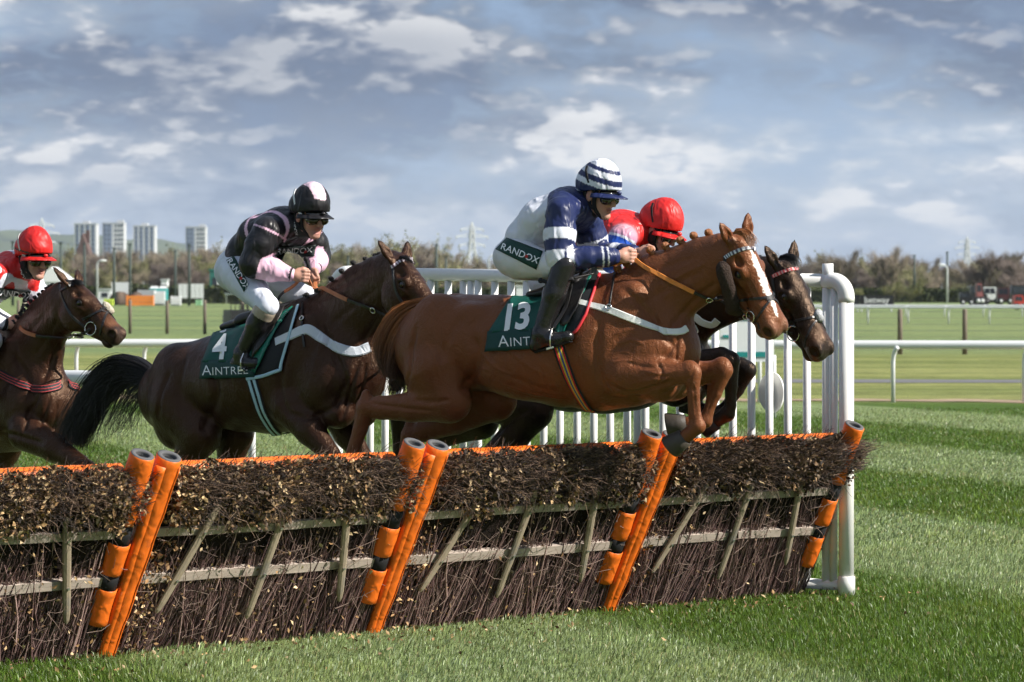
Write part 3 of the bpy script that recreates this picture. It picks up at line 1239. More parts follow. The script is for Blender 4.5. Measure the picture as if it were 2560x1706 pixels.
# the near rail that leads up to the wing on the far side of the course
running_rail('running_rail', [(-9.5, 27.6), (-3.9, 26.35), (WB.x - 0.15, WB.y + 0.2)], 1.215, 0.048,
             [(-7.2, 27.2), (-5.0, 26.7), (-3.62, 26.4), (WB.x - 0.5, WB.y + 0.3)],
             'thick white running rail behind the black tail, leading up to the wing fence')
# the outer rail beyond, seen right across the picture
f = 59.3
xl = [(px - CX) / FOC * 60.5 for px in (-170, 3, 176, 351, 526, 701)]
running_rail('running_rail', [(-16, 61.6), (-5, 60.9), (5, 59.6), (16, 58.3)], 0.945, 0.060,
             [(x, 60.9 - x * 0.11) for x in xl] + [((px - CX) / FOC * 59.3, 59.3 - 0.4) for px in (1240, 1570, 1905, 2237, 2563, 2895)],
             'long white running rail with curved posts beyond the course, in front of the paddock', curve=0.06, pr=0.035)
# white and teal advertising board between the rails
sb = at(1850, 905, 52.0)
e = empty('course_board', (sb.x, sb.y, 0))
tag(e, 'white and teal striped board on the grass behind the wing fence', 'board')
M_TEAL = mat('teal_paint', (0.02, 0.25, 0.24), 0.5, 0.4, 0.08)
M_BWHITE = mat('board_white', (0.78, 0.79, 0.80), 0.5, 0.4, 0.05)
zb0, zb1 = at(0, 905, 52).z, at(0, 790, 52).z
wv = 165 / FOC * 52 * 0.5
MB().box((0.1, 0, (zb0 + zb1) / 2), (wv * 2 * 0.82, 0.05, zb1 - zb0)).build('panel', M_BWHITE, e)
for (y0, y1, w, x) in ((893, 880, 0.78, 0.1), (838, 845, 0.20, -0.15), (800, 790, 0.78, 0.1), (822, 812, 0.12, -0.45)):
    a, b = sorted((at(0, y0, 52).z, at(0, y1, 52).z))
    MB().box((x, -0.03, (a + b) / 2), (wv * 2 * w, 0.012, b - a)).build('stripe', M_TEAL, e)
for sx in (-0.32, 0.5):
    MB().tube([(sx, 0.03, 0), (sx, 0.03, zb0 + 0.1)], 0.025, 8).build('leg', M_WHITE2, e, True)

# ------------------------------------------------------------------ beyond the course
M_POST = mat('old_post', (0.20, 0.165, 0.135), 0.9, 0.15, 0.3, 6, 0.5, 20)
M_WIRE = mat('wire', (0.22, 0.23, 0.24), 0.5, 0.4, 0.1, metal=0.6)
M_DARKP = mat('dark_pole', (0.055, 0.075, 0.068), 0.6, 0.3, 0.15)
M_GREYP = mat('grey_pole', (0.55, 0.57, 0.58), 0.5, 0.4, 0.08)


def post_fence(line, posts, h, label):
    a = Vector(line[0])
    e = empty('wire_fence', a)
    tag(e, label, 'fence')
    for (px, Y) in posts:
        p = Vector(((px - CX) / FOC * Y, Y, 0)) - a
        MB().tube([p, p + Vector((0, 0, h * 0.96)), p + Vector((random.uniform(-.01, .01), 0, h))], [0.075, 0.07, 0.055], 9).build('post', M_POST, e, True)
    for k in range(7):
        z = h * (0.1 + 0.14 * k)
        MB().tube([Vector((p[0], p[1], z)) - a for p in line], 0.006, 4).build('wire', M_WIRE, e)


post_fence([(-16.5, 154, 0), (-8.4, 150, 0), (-2.0, 148, 0)],
           [(p, 152 - (p - 325) * 0.008) for p in (46, 139, 232, 325, 418, 512, 606, 700, 794, 888)], 1.42,
           'old wooden post and wire fence across the green paddock on the left')
post_fence([(3.0, 104, 0), (30, 102, 0)], [(p, 103) for p in (1590, 1755, 1920, 2086, 2250, 2412, 2575, 2738)], 1.30,
           'brown wooden post and wire fence behind the rail on the right')

# rails around the far side of the track
far_lab = ['white rail on the far side of the paddock, nearest of the distant right rails',
           'second white rail far across the paddock on the right',
           'distant white rail with hooped posts left of the black and pink rider']
running_rail('running_rail', [(6, 205), (40, 193)], 0.87, 0.05, [(x, 205 - (x - 6) * 0.35) for x in np.arange(7, 40, 2.15)], far_lab[0], pr=0.05)
running_rail('running_rail', [(8, 252), (48, 244)], 0.76, 0.055, [(x, 251.5 - (x - 8) * 0.2) for x in np.arange(9, 48, 2.6)], far_lab[1], pr=0.05)
running_rail('running_rail', [(-37.5, 470), (-22, 468)], 1.32, 0.09, [(x, 468.5 + (-22 - x) * 0.1) for x in np.arange(-37, -22, 2.3)], far_lab[2], curve=0.3, pr=0.06)

# dark netting poles along the left
for (px, yt, yb, Y, lab) in ((32, 606, 700, 420, 'dark netting pole behind the leftmost rider red cap'),
                            (152, 608, 705, 420, 'dark netting pole just right of the red and white rider'),
                            (211, 610, 705, 420, 'dark netting pole in front of the first tower block'),
                            (285, 622, 705, 430, 'dark netting pole between the second and third tower blocks'),
                            (325, 612, 705, 420, 'dark netting pole left of the third tower block'),
                            (438, 628, 708, 430, 'shorter dark netting pole right of the third tower block'),
                            (473, 613, 708, 420, 'dark netting pole below the fourth tower block'),
                            (870, 642, 715, 430, 'dark pole above the black plaited mane'),
                            (1091, 613, 715, 420, 'dark pole left of the distant pylon'),
                            (1115, 645, 715, 430, 'short dark pole beside the tall one near the pylon'),
                            (2286, 640, 720, 520, 'dark pole rising from the trees on the right'),
                            (2368, 632, 752, 520, 'tall dark pole behind the right street lamp')):
    b = at(px, yt, Y)
    e = empty('netting_pole', (b.x, b.y, 0))
    tag(e, lab, 'pole', 'dark poles in front of the trees')
    MB().tube([(0, 0, 0), (0, 0, b.z * 0.5), (0, 0, b.z)], [0.18, 0.16, 0.14], 8).build('shaft', M_DARKP, e, True)
    MB().box((0, 0, b.z + 0.06), (0.42, 0.42, 0.12)).build('cap', M_DARKP, e)


def street_lamp(px, yt, Y, arm, label):
    b = at(px, yt, Y)
    e = empty('street_lamp', (b.x, b.y, 0))
    tag(e, label, 'street lamp', 'street lamps in front of the trees')
    s = 1 if arm > 0 else -1
    MB().tube([(0, 0, 0), (0, 0, b.z - 0.5), (s * 0.15, 0, b.z - 0.12), (s * 0.5, 0, b.z), (arm, 0, b.z)], [0.16, 0.12, 0.11, 0.10, 0.10], 8).build('column', M_GREYP, e, True)
    mb = MB()
    mb.ellipsoid((arm + s * 0.25, 0, b.z), (0.5, 0.2, 0.15))
    mb.build('lantern', M_BWHITE, e, True)


street_lamp(243, 652, 470, 0.5, 'pale street lamp among the trees left of the bay horse')
street_lamp(2368, 663, 500, -0.5, 'pale street lamp standing before the bare trees on the right')
street_lamp(1222, 640, 600, 0.4, 'thin pale lamp column behind the white wing rail')

# ------------------------------------------------------------------ bare spring trees
M_BARK = mat('bark', (0.155, 0.120, 0.098), 0.95, 0.1, 0.2, 4)
M_TWG = mat('bare_twigs', attr=True, rough=0.9, spec=0.1, var=0.15, vscale=0.7)


def make_tree(seed, h, w, pal, dens, leafy=0.0, low=0.15):
    """trunk with limbs and a crown of fine twigs; crown outline uneven"""
    rr = random.Random(seed)
    rnd = np.random.default_rng(seed)
    tr = MB()
    tr.tube([(0, 0, -0.1), (rr.uniform(-.1, .1), 0, h * 0.2), (rr.uniform(-.3, .3), rr.uniform(-.2, .2), h * 0.5)], [h * 0.022, h * 0.017, h * 0.008], 7)
    tips = []
    for k in range(9):
        an = rr.uniform(0, 6.28)
        z0 = h * rr.uniform(low, 0.45)
        L = w * rr.uniform(0.5, 1.0) * 0.5
        z1 = min(h * 0.97, z0 + h * rr.uniform(0.18, 0.5))
        p0 = Vector((0, 0, z0))
        p2 = Vector((math.cos(an) * L, math.sin(an) * L, z1))
        p1 = p0.lerp(p2, 0.5) + Vector((0, 0, -h * 0.03))
        tr.tube([p0, p1, p2], [h * 0.010, h * 0.007, h * 0.003], 5, cap=False)
        for j in range(7):
            f = rr.uniform(0.3, 1.0)
            tips.append((p0.lerp(p2, f), (p2 - p0).normalized()))
    tips.append((Vector((0, 0, h * 0.7)), Vector((0, 0, 1))))
    n = int(900 * dens)
    A, T = [], []
    for j in range(n):
        p, d = tips[rr.randrange(len(tips))]
        dd = Vector((d.x + rr.gauss(0, .6), d.y + rr.gauss(0, .6), d.z + 0.55 + rr.gauss(0, .45))).normalized()
        q = p + Vector((rr.gauss(0, w * 0.05), rr.gauss(0, w * 0.05), rr.gauss(0, h * 0.035)))
        L = h * rr.uniform(0.07, 0.19)
        A.append((q, q + dd * L * 0.5 + Vector((0, 0, 0.02 * h * rr.random())), q + dd * L))
    w0 = h * 0.0042
    V, F, C = [], [], []
    palA = np.array(pal)
    sp = [([tuple(x) for x in a], w0, w0 * 0.4, tuple(palA[rr.randrange(len(pal))] * rr.uniform(0.7, 1.3))) for a in A]
    V, F, C = sticks(sp, 2, 3)
    tw = mesh_from('crown', V, F, M_TWG, False, C)
    parts = [('trunk', tr.mesh('trunk', M_BARK, True)), ('crown', tw)]
    if leafy:
        N = int(2600 * leafy)
        idx = rnd.integers(0, len(A), N)
        P = np.array([list(A[i][2]) for i in idx]) + rnd.normal(0, h * 0.035, (N, 3))
        V, F, C = leaf_cloud(P, h * 0.022, np.array([(0.17, 0.18, 0.055)]) * rnd.uniform(0.5, 1.4, (N, 1)), rnd)
        parts.append(('buds', mesh_from('buds', V, F, M_LEAF, False, C)))   # kind stuff is set on each copy
    return parts


BR = [(0.235, 0.195, 0.15), (0.17, 0.14, 0.11), (0.29, 0.245, 0.185)]
GY = [(0.31, 0.285, 0.175), (0.25, 0.235, 0.135), (0.21, 0.185, 0.13)]
PU = [(0.155, 0.125, 0.112), (0.12, 0.097, 0.088), (0.20, 0.16, 0.138)]
PROTO = {
    'brown': [make_tree(1, 8, 6.5, BR, 1.5), make_tree(2, 8, 6, BR, 1.3), make_tree(3, 8, 7, BR, 1.6)],
    'olive': [make_tree(4, 8, 5.5, GY, 1.3, 0.25), make_tree(5, 8, 4.2, GY, 1.2, 0.3), make_tree(6, 8, 6, GY, 1.3, 0.2)],
    'purple': [make_tree(7, 8, 7, PU, 1.7, 0, 0.05), make_tree(8, 8, 7.5, PU, 1.6, 0, 0.05)],
    'shrub': [make_tree(9, 8, 11, GY, 1.4, 0.9, 0.02), make_tree(10, 8, 10, GY, 1.3, 1.0, 0.02)],
}
WORDS = {'brown': 'bare brown tree', 'olive': 'budding olive green tree', 'purple': 'dark purplish bare tree', 'shrub': 'green spring bush'}


def plant_tree(kind, px, yt, Y, label, rr):
    top = at(px, yt, Y)
    pr = PROTO[kind][rr.randrange(len(PROTO[kind]))]
    s = top.z / 8.0
    e = empty('bare_tree' if kind != 'shrub' else 'bush', (top.x, top.y, 0), rr.uniform(0, 6.28))
    e.scale = (s * rr.uniform(0.85, 1.2), s * rr.uniform(0.85, 1.2), s)
    tag(e, label, 'tree' if kind != 'shrub' else 'bush', 'trees along the far edge of the racecourse')
    for nm, me in pr:
        o = obj(nm, me, e)
        if nm != 'trunk':
            o['kind'] = 'stuff'


ORD = ['first', 'second', 'third', 'fourth', 'fifth', 'sixth', 'seventh', 'eighth', 'ninth', 'tenth', 'eleventh', 'twelfth', 'thirteenth', 'fourteenth', 'fifteenth', 'sixteenth']


def treeline():
    rr = random.Random(21)
    # outline of the tree tops across the photo: x, y of the top
    prof = [(-120, 655), (0, 640), (90, 625), (160, 618), (240, 612), (330, 625), (430, 615), (540, 612), (640, 625), (760, 612), (830, 606), (900, 615), (980, 602), (1080, 606), (1180, 640), (1300, 655), (1500, 650), (1700, 640), (1900, 632), (2010, 638), (2090, 628), (2160, 645), (2230, 616), (2300, 640), (2400, 655), (2480, 615), (2560, 635), (2700, 625)]

    def top(px):
        for (a, ya), (b, yb) in zip(prof[:-1], prof[1:]):
            if a <= px <= b:
                return ya + (yb - ya) * (px - a) / (b - a)
        return 640
    rows = [(760, 34, 0, 6), (640, 46, 12, 14), (560, 62, 30, 22)]
    cnt = {}
    for ri, (Y, step, drop, jit) in enumerate(rows):
        px = -100 + ri * 17
        while px < 2680:
            kind = rr.choices(('brown', 'olive', 'purple'), (5, 4 if px < 1300 else 2, 4 if (px < 500 or px > 2100) else 2))[0]
            if ri == 2 and rr.random() < 0.35:
                kind = 'purple' if rr.random() < 0.6 else 'shrub'
            yt = top(px) + drop + rr.uniform(-jit, jit) * 0.8
            row = ('back row', 'middle row', 'front row')[ri]
            spot = ('left of the tower blocks' if px < 185 else 'below the tower blocks' if px < 520 else 'behind the black rider' if px < 830 else
                    'above the bay horse' if px < 1120 else 'behind the striped rider' if px < 1650 else 'behind the chestnut head' if px < 2100 else 'right of the wing post')
            cnt[(ri, kind, spot)] = cnt.get((ri, kind, spot), 0) + 1
            nth = ORD[cnt[(ri, kind, spot)] - 1]
            lab = '%s%s from left, %s, %s' % (nth + ' ' if nth else '', WORDS[kind], row, spot)
            plant_tree(kind, px + rr.uniform(-10, 10), yt, Y + rr.uniform(-25, 25), lab, rr)
            px += step * rr.uniform(0.75, 1.25)
    for (px, yt, Y, k, lab) in ((2228, 612, 540, 'brown', 'tall pale bare tree right of the wing post, its crown against the sky'),
                                (2100, 620, 545, 'brown', 'bare tree crown rising just above the wing elbow'),
                                (2475, 612, 530, 'purple', 'tall bare tree above the black vehicles at the right'),
                                (2552, 628, 520, 'purple', 'bare tree cut by the right edge of the picture'),
                                (2235, 700, 470, 'shrub', 'round green bush behind the black lettered board'),
                                (2275, 706, 468, 'shrub', 'green bush right of the black lettered board'),
                                (2140, 716, 470, 'shrub', 'low green bush left of the black lettered board'),
                                (1010, 600, 560, 'olive', 'budding tree between the ears of the bay horse')):
        plant_tree(k, px, yt, Y, lab, rr)


treeline()
# a clipped dark hedge in front of the wood
M_HEDGE = mat('hedge_leaves', attr=True, rough=0.8, spec=0.15, var=0.15, vscale=0.7)


def hedge(x0, x1, Y, h, label, seed, n=5200):
    rnd = np.random.default_rng(seed)
    e = empty('hedge', ((x0 + x1) / 2, Y, 0))
    tag(e, label, 'hedge')
    L = x1 - x0
    P = np.stack([rnd.uniform(-L / 2, L / 2, n), rnd.uniform(-1.1, 1.1, n), h * (1 - rnd.random(n) ** 1.6 * 0.98)], 1)
    P[:, 2] *= 1 + 0.10 * np.sin(P[:, 0] * 0.7) * np.sin(P[:, 0] * 0.23 + 1) + rnd.normal(0, 0.02, n)
    c = np.array([(0.055, 0.068, 0.024)]) * rnd.uniform(0.5, 1.7, (n, 1))
    V, F, C = leaf_cloud(P, 0.26, c, rnd)
    o = obj('foliage', mesh_from('foliage', V, F, M_HEDGE, False, C), e)
    o['kind'] = 'stuff'
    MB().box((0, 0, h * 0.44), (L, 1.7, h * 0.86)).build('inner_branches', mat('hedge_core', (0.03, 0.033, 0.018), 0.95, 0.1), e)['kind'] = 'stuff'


hedge(-62, -17, 480, 2.35, 'dark clipped hedge behind the portable toilets and cabins', 5)
hedge(-17, 12, 492, 2.2, 'dark hedge behind the white wing fence', 6, 3400)
hedge(33, 80, 520, 2.0, 'dark hedge behind the parked vehicles on the right', 7, 5200)

# ------------------------------------------------------------------ the working yard on the left: cabins, toilets, boards
M_CAB = mat('cabin_white', (0.72, 0.74, 0.75), 0.6, 0.3, 0.08, 1.0)
M_TURQ = mat('turquoise_plastic', (0.06, 0.42, 0.42), 0.5, 0.4, 0.06)
M_YEL = mat('hi_vis', (0.55, 0.70, 0.08), 0.6, 0.3)
M_GREEN2 = mat('green_container', (0.03, 0.16, 0.13), 0.6, 0.3, 0.1)
M_EARTH = mat('earth_heap', (0.115, 0.085, 0.065), 0.95, 0.1, 0.3, 1.2, 0.8, 3, dist=0.1)
M_GREYC = mat('grey_crate', (0.42, 0.44, 0.46), 0.7, 0.3, 0.1)
M_GLASS = mat('dark_window', (0.03, 0.035, 0.045), 0.12, 0.6, 0.1)
M_VEH = mat('vehicle_black', (0.018, 0.018, 0.02), 0.35, 0.5, 0.1)
M_TYRE = mat('tyre', (0.02, 0.02, 0.02), 0.85, 0.2)


def board_on_legs(px0, px1, y0, y1, Y, label, cat='board', panels=1, m=None):
    a, b = at(px0, y1, Y), at(px1, y0, Y)
    e = empty('screen_board', ((a.x + b.x) / 2, Y, 0))
    tag(e, label, cat)
    w = b.x - a.x
    for i in range(panels):
        MB().box((-w / 2 + w * (i + 0.5) / panels, 0, (a.z + b.z) / 2), (w / panels - 0.05, 0.12, b.z - a.z)).build('panel', m or M_CAB, e)
    for s in (-0.45, 0.45):
        MB().tube([(s * w, 0.1, 0), (s * w, 0.1, a.z + 0.2)], 0.06, 6).build('leg', M_GREYP, e)
    MB().box((0, 0.1, a.z + 0.05), (w, 0.06, 0.06)).build('brace', M_GREYP, e)
    return e


board_on_legs(278, 329, 706, 737, 440, 'white slanted screen board beside the earth heap')
board_on_legs(446, 509, 710, 746, 440, 'white screen of six panels right of the turquoise toilets', panels=6)


def toilet(px, Y, label):
    b = at(px, 758, Y)
    e = empty('portable_toilet', (b.x, Y, 0))
    tag(e, label, 'toilet', 'portable toilets by the hedge')
    MB().box((0, 0, 1.02), (1.12, 1.12, 2.04)).build('cabin', M_TURQ, e)
    MB().box((0, -0.575, 0.98), (0.72, 0.02, 1.75)).build('door', mat('turquoise_door', (0.09, 0.48, 0.47), 0.5, 0.4), e)
    V = [(-.58, -.58, 2.045), (.58, -.58, 2.045), (.58, .58, 2.045), (-.58, .58, 2.045), (-.3, -.3, 2.32), (.3, -.3, 2.32), (.3, .3, 2.32), (-.3, .3, 2.32)]
    MB().add(V, [(0, 1, 5, 4), (1, 2, 6, 5), (2, 3, 7, 6), (3, 0, 4, 7), (4, 5, 6, 7), (3, 2, 1, 0)]).build('roof', M_CAB, e)


toilet(386, 462, 'turquoise portable toilet with white roof, left of the pair')
toilet(408, 460, 'turquoise portable toilet with white roof, right of the pair')


def crate(px0, px1, y0, Y, m, label, slats=4, cat='crate', name='storage_crate'):
    a, b = at(px0, 0, Y), at(px1, y0, Y)
    w, h = b.x - a.x, b.z
    e = empty(name, ((a.x + b.x) / 2, Y, 0))
    tag(e, label, cat)
    for i in range(slats):
        MB().box((0, -0.5, h * (i + 0.5) / slats), (w, 0.05, h / slats * 0.72)).build('slat', m, e)
    for s in (-1, 1):
        MB().box((s * (w / 2 + 0.03), 0, h / 2), (0.06, 1.06, h)).build('side', m, e)
    MB().box((0, 0.5, h / 2), (w, 0.05, h * 0.98)).build('back', m, e)


crate(318, 383, 739, 420, mat('orange_board', (0.80, 0.26, 0.05), 0.6, 0.3), 'orange slatted hurdle stack on the grass by the yard', 3, 'stack', 'hurdle_stack')
crate(346, 388, 725, 438, M_GREYC, 'grey crate behind the orange hurdle stack', 5)
crate(387, 411, 728, 425, M_CAB, 'white box in front of the turquoise toilets', 1, 'box', 'storage_box')
crate(429, 451, 741, 425, M_CAB, 'small white box between the toilets and the white screen', 1, 'box', 'storage_box')
crate(491, 503, 750, 425, mat('lime_box', (0.30, 0.55, 0.32), 0.5, 0.3), 'small light green box below the white screen', 2, 'box', 'storage_box')
crate(262, 272, 748, 425, M_YEL, 'yellow hi vis marker left of the earth heap', 2, 'marker', 'yard_marker')
crate(273, 282, 748, 425, M_YEL, 'yellow hi vis marker closer to the earth heap', 2, 'marker', 'yard_marker')


def heap(px, Y, w, h, label):
    b = at(px, 755, Y)
    f = Field(0.16)
    rr = random.Random(4)
    for i in range(14):
        f.ell((rr.uniform(-w / 2, w / 2) * 0.8, rr.uniform(-0.8, 0.8), 0), (rr.uniform(0.5, 1.1), 0.9, h * rr.uniform(0.55, 1.0)), k=0.3)
    V, F = f.surface(clip=lambda p: -p[:, 2] - 0.05)
    o = obj('earth_heap', mesh_from('earth_heap', V, F, M_EARTH, True), loc=(b.x, Y, 0))
    tag(o, label, 'heap')


heap(318, 436, 3.6, 1.75, 'brown earth heap beside the orange hurdle stack')


def cabin(px0, px1, y0, Y, label, wm=None, rm=None):
    a, b = at(px0, 0, Y), at(px1, y0, Y)
    w, h = b.x - a.x, b.z
    e = empty('site_cabin', ((a.x + b.x) / 2, Y, 0))
    tag(e, label, 'cabin')
    MB().box((0, 0, h * 0.47), (w, 2.4, h * 0.94)).build('wall', wm or M_CAB, e)
    MB().box((0, 0, h * 0.97), (w + 0.2, 2.6, h * 0.06)).build('roof', rm or M_GREYP, e)
    n = max(1, int(w / 1.6))
    for i in range(n):
        wo = MB().box((-w / 2 + w * (i + 0.5) / n, -1.205, h * 0.6), (0.8, 0.03, h * 0.3)).build('window', M_GLASS, e)
        MB().box((-w / 2 + w * (i + 0.5) / n, -1.225, h * 0.44), (0.9, 0.05, 0.05)).build('sill', M_CAB, wo)


cabin(248, 280, 722, 445, 'pale site cabin behind the bay horse forehead')
cabin(405, 420, 698, 500, 'white cabin roof showing above the hedge')
cabin(526, 552, 673, 520, 'dark green container among the trees left of the rider', M_GREEN2, M_GREEN2)
cabin(544, 568, 696, 515, 'low white hut right of the green container')
cabin(1290, 1345, 714, 470, 'white tent roofed cabin seen through the wing bars', M_CAB, M_CAB)


def tent(px0, px1, ytop, Y, label):
    a, b = at(px0, 0, Y), at(px1, ytop, Y)
    w, h = b.x - a.x, b.z
    e = empty('white_tent', ((a.x + b.x) / 2, Y, 0))
    tag(e, label, 'tent')
    MB().add([(-w / 2, -3, h * 0.62), (w / 2, -3, h * 0.62), (w / 2, 3, h * 0.62), (-w / 2, 3, h * 0.62), (0, -3, h), (0, 3, h)],
             [(0, 1, 4), (2, 3, 5), (1, 2, 5, 4), (3, 0, 4, 5)]).build('roof', M_BWHITE, e)
    MB().box((0, 0, h * 0.31), (w * 0.97, 5.8, h * 0.62)).build('wall', M_BWHITE, e)


tent(88, 186, 668, 400, 'white marquee behind the leftmost rider shoulder')


# a black utility buggy out on the grass
def buggy(px, py, Y, label, w=1.9):
    b = at(px, py, Y)
    e = empty('utility_buggy', (b.x, Y, 0), 0.35)
    tag(e, label, 'vehicle')
    mb = MB()
    mb.box((0, 0, 0.62), (w, 1.3, 0.34))
    mb.box((-w * 0.28, 0, 0.9), (w * 0.42, 1.25, 0.24))
    mb.build('body', M_VEH, e)
    mb = MB()
    for sx in (0.05, 0.42):
        for sy in (-0.55, 0.55):
            mb.tube([(w * sx, sy, 0.75), (w * (sx - 0.02), sy * 0.92, 1.55)], 0.035, 6)
    for sy in (-0.5, 0.5):
        mb.tube([(w * 0.03, sy, 1.55), (w * 0.42, sy, 1.55)], 0.035, 6)
    mb.build('roll_cage', M_VEH, e)
    mb = MB()
    for k in range(5):
        mb.box((-w * 0.5 + k * w * 0.1, -0.63, 1.1), (0.03, 0.03, 0.32))
    mb.box((-w * 0.3, -0.63, 1.27), (w * 0.44, 0.03, 0.04))
    mb.build('cargo_bars', M_VEH, e)
    for sx in (-0.32, 0.34):
        for sy in (-0.62, 0.62):
            wl = MB().tube([(w * sx, sy - 0.11, 0.31), (w * sx, sy + 0.11, 0.31)], 0.31, 16).build('wheel', M_TYRE, e, True)
            MB().tube([(w * sx, sy - 0.116, 0.31), (w * sx, sy + 0.116, 0.31)], 0.15, 12).build('rim', M_GREYP, wl, True)
    MB().box((w * 0.18, 0, 0.9), (0.5, 1.0, 0.22)).build('seat', M_VEH, e)


buggy(622, 800, 150, 'black utility buggy parked on the grass behind the rider boot')


# parked vehicles far right
def vehicle(px0, px1, Y, h, m, label, cab=0.55):
    a, b = at(px0, 0, Y), at(px1, 0, Y)
    w = b.x - a.x
    e = empty('parked_vehicle', ((a.x + b.x) / 2, Y, 0))
    tag(e, label, 'vehicle', 'vehicles parked by the far rails')
    V, F = [], []
    prof = [(-0.5, 0.28), (0.5, 0.28), (0.5, 0.52), (0.36, 0.58), (0.22, 1.0), (-0.46, 1.0), (-0.5, 0.6)]
    for y in (-0.9, 0.9):
        V += [(x * w, y, z * h) for (x, z) in prof]
    n = len(prof)
    F = [tuple(range(n)), tuple(range(2 * n - 1, n - 1, -1))] + [((i + 1) % n, i, n + i, n + (i + 1) % n) for i in range(n)]
    MB().add(V, F).build('body', m, e)
    for (x0, x1) in ((-0.42, -0.14), (-0.11, 0.18)):
        MB().add([(x0 * w, -0.915, 0.62 * h), (x1 * w, -0.915, 0.62 * h), ((x1 if x1 < 0 else 0.14) * w, -0.915, 0.93 * h), (x0 * w, -0.915, 0.93 * h)], [(0, 1, 2, 3)]).build('window', M_GLASS, e)
    for x in (-0.3, 0.32):
        wl = MB().tube([(x * w, -0.92, 0.17 * h + 0.1), (x * w, -0.7, 0.17 * h + 0.1)], 0.17 * h + 0.08, 14).build('wheel', M_TYRE, e, True)
        MB().tube([(x * w, -0.93, 0.17 * h + 0.1), (x * w, -0.91, 0.17 * h + 0.1)], 0.1 * h, 10).build('rim', M_GREYP, wl, True)
    MB().box((0.47 * w, -0.6, 0.48 * h), (0.1, 0.3, 0.12)).build('headlight', M_BWHITE, e)


vehicle(2398, 2432, 430, 1.55, M_VEH, 'black car nearest the right street lamp')
vehicle(2425, 2466, 440, 2.35, M_VEH, 'dark van right of the black car')
vehicle(2456, 2500, 452, 2.2, mat('vehicle_white', (0.7, 0.71, 0.72), 0.4, 0.5), 'white topped van in the parked row')
vehicle(2492, 2530, 446, 2.1, mat('vehicle_maroon', (0.07, 0.02, 0.024), 0.4, 0.5), 'maroon van in the parked row')
vehicle(2526, 2575, 440, 2.4, M_VEH, 'large black van cut by the right edge')
vehicle(2533, 2562, 330, 1.35, mat('vehicle_red', (0.55, 0.06, 0.04), 0.4, 0.5), 'small red car in front of the black van')
vehicle(2440, 2456, 425, 2.6, mat('vehicle_pinkred', (0.30, 0.10, 0.10), 0.4, 0.5), 'narrow dull red kiosk van behind the black vehicles')


def letter_board(px0, px1, y0, y1, Y, word, label):
    a, b = at(px0, y1, Y), at(px1, y0, Y)
    w, h = b.x - a.x, b.z - a.z
    e = empty('advertising_board', ((a.x + b.x) / 2, Y, 0))
    tag(e, label, 'board')
    MB().box((0, 0, (a.z + b.z) / 2), (w, 0.1, h)).build('panel', mat('board_black', (0.02, 0.021, 0.023), 0.6, 0.3), e)
    me = text_mesh(word, h * 0.86, 0, 'lettering', 0.004, 0.01, spacing=1.0)
    me.materials.clear()
    me.materials.append(M_BWHITE)
    o = obj('lettering', me, e, (0, -0.07, (a.z + b.z) / 2 - h * 0.02))
    o.rotation_euler = (math.radians(90), 0, 0)
    for s in (-0.45, 0.45):
        MB().tube([(s * w, 0.1, 0), (s * w, 0.1, a.z + 0.1)], 0.06, 6).build('leg', M_GREYP, e)


letter_board(2150, 2233, 738, 763, 300, 'betway', 'black advertising board with white lettering right of the wing post')
letter_board(2056, 2149, 738, 763, 301, 'betway', 'black advertising board half hidden behind the white wing post')

# ------------------------------------------------------------------ tower blocks, pylons, hills
M_CONC = mat('pale_concrete', (0.52, 0.53, 0.55), 0.85, 0.2, 0.08, 0.2)
M_BLUEW = mat('blue_cladding', (0.15, 0.19, 0.27), 0.7, 0.3, 0.1, 0.2)
M_WIN = mat('tower_window', (0.06, 0.075, 0.10), 0.15, 0.6, 0.15, 0.3)
M_HOUSE = mat('house_roof', (0.13, 0.09, 0.085), 0.9, 0.1, 0.2)


def tower(px0, px1, ytop, Y, cut, label):
    a, b = at(px0, 0, Y), at(px1, ytop, Y)
    w, h = b.x - a.x, b.z
    e = empty('tower_block', ((a.x + b.x) / 2, Y, 0))
    tag(e, label, 'tower block', 'tower blocks on the skyline')
    d = w
    wl = MB().box((0, 0, h / 2), (w, d, h)).build('wall', M_CONC, e)
    rf = MB().box((0, 0, h + 0.4), (w + 0.5, d + 0.5, 0.8)).build('roof', M_GREYC, e)
    MB().box((w * cut * 0.3, 0, h + 1.7), (w * 0.3, d * 0.4, 1.8)).build('lift_house', M_CONC, rf)
    bands = [(-0.36, 0.13), (-0.13, 0.15), (0.12, 0.15), (0.36, 0.13)] if cut == 0 else [(-0.26, 0.40)]
    for (x, bw) in bands:
        MB().box((x * w, -d / 2 - 0.12, h / 2), (bw * w, 0.24, h * 0.985)).build('cladding', M_BLUEW, e)
    ns = 15
    cols = [-0.36, -0.13, 0.12, 0.36] if cut == 0 else [-0.38, -0.2, 0.12, 0.27, 0.41]
    for i in range(ns):
        z = h * (i + 0.55) / ns
        for x in cols:
            o_ = MB().box((x * w, -d / 2 - 0.30, z), (w * 0.075, 0.12, h / ns * 0.5)).build('window', M_WIN, e)
    return e


tower(189, 244, 562, 2600, 0, 'tower block furthest left, above the first dark pole')
tower(259, 313, 560, 2620, 1, 'second tower block from the left with a lift house on its roof')
tower(336, 390, 567, 2640, 0, 'third tower block from the left, with dark blue stripes')
tower(466, 516, 570, 2660, 1, 'tower block on its own nearest the black and pink rider')


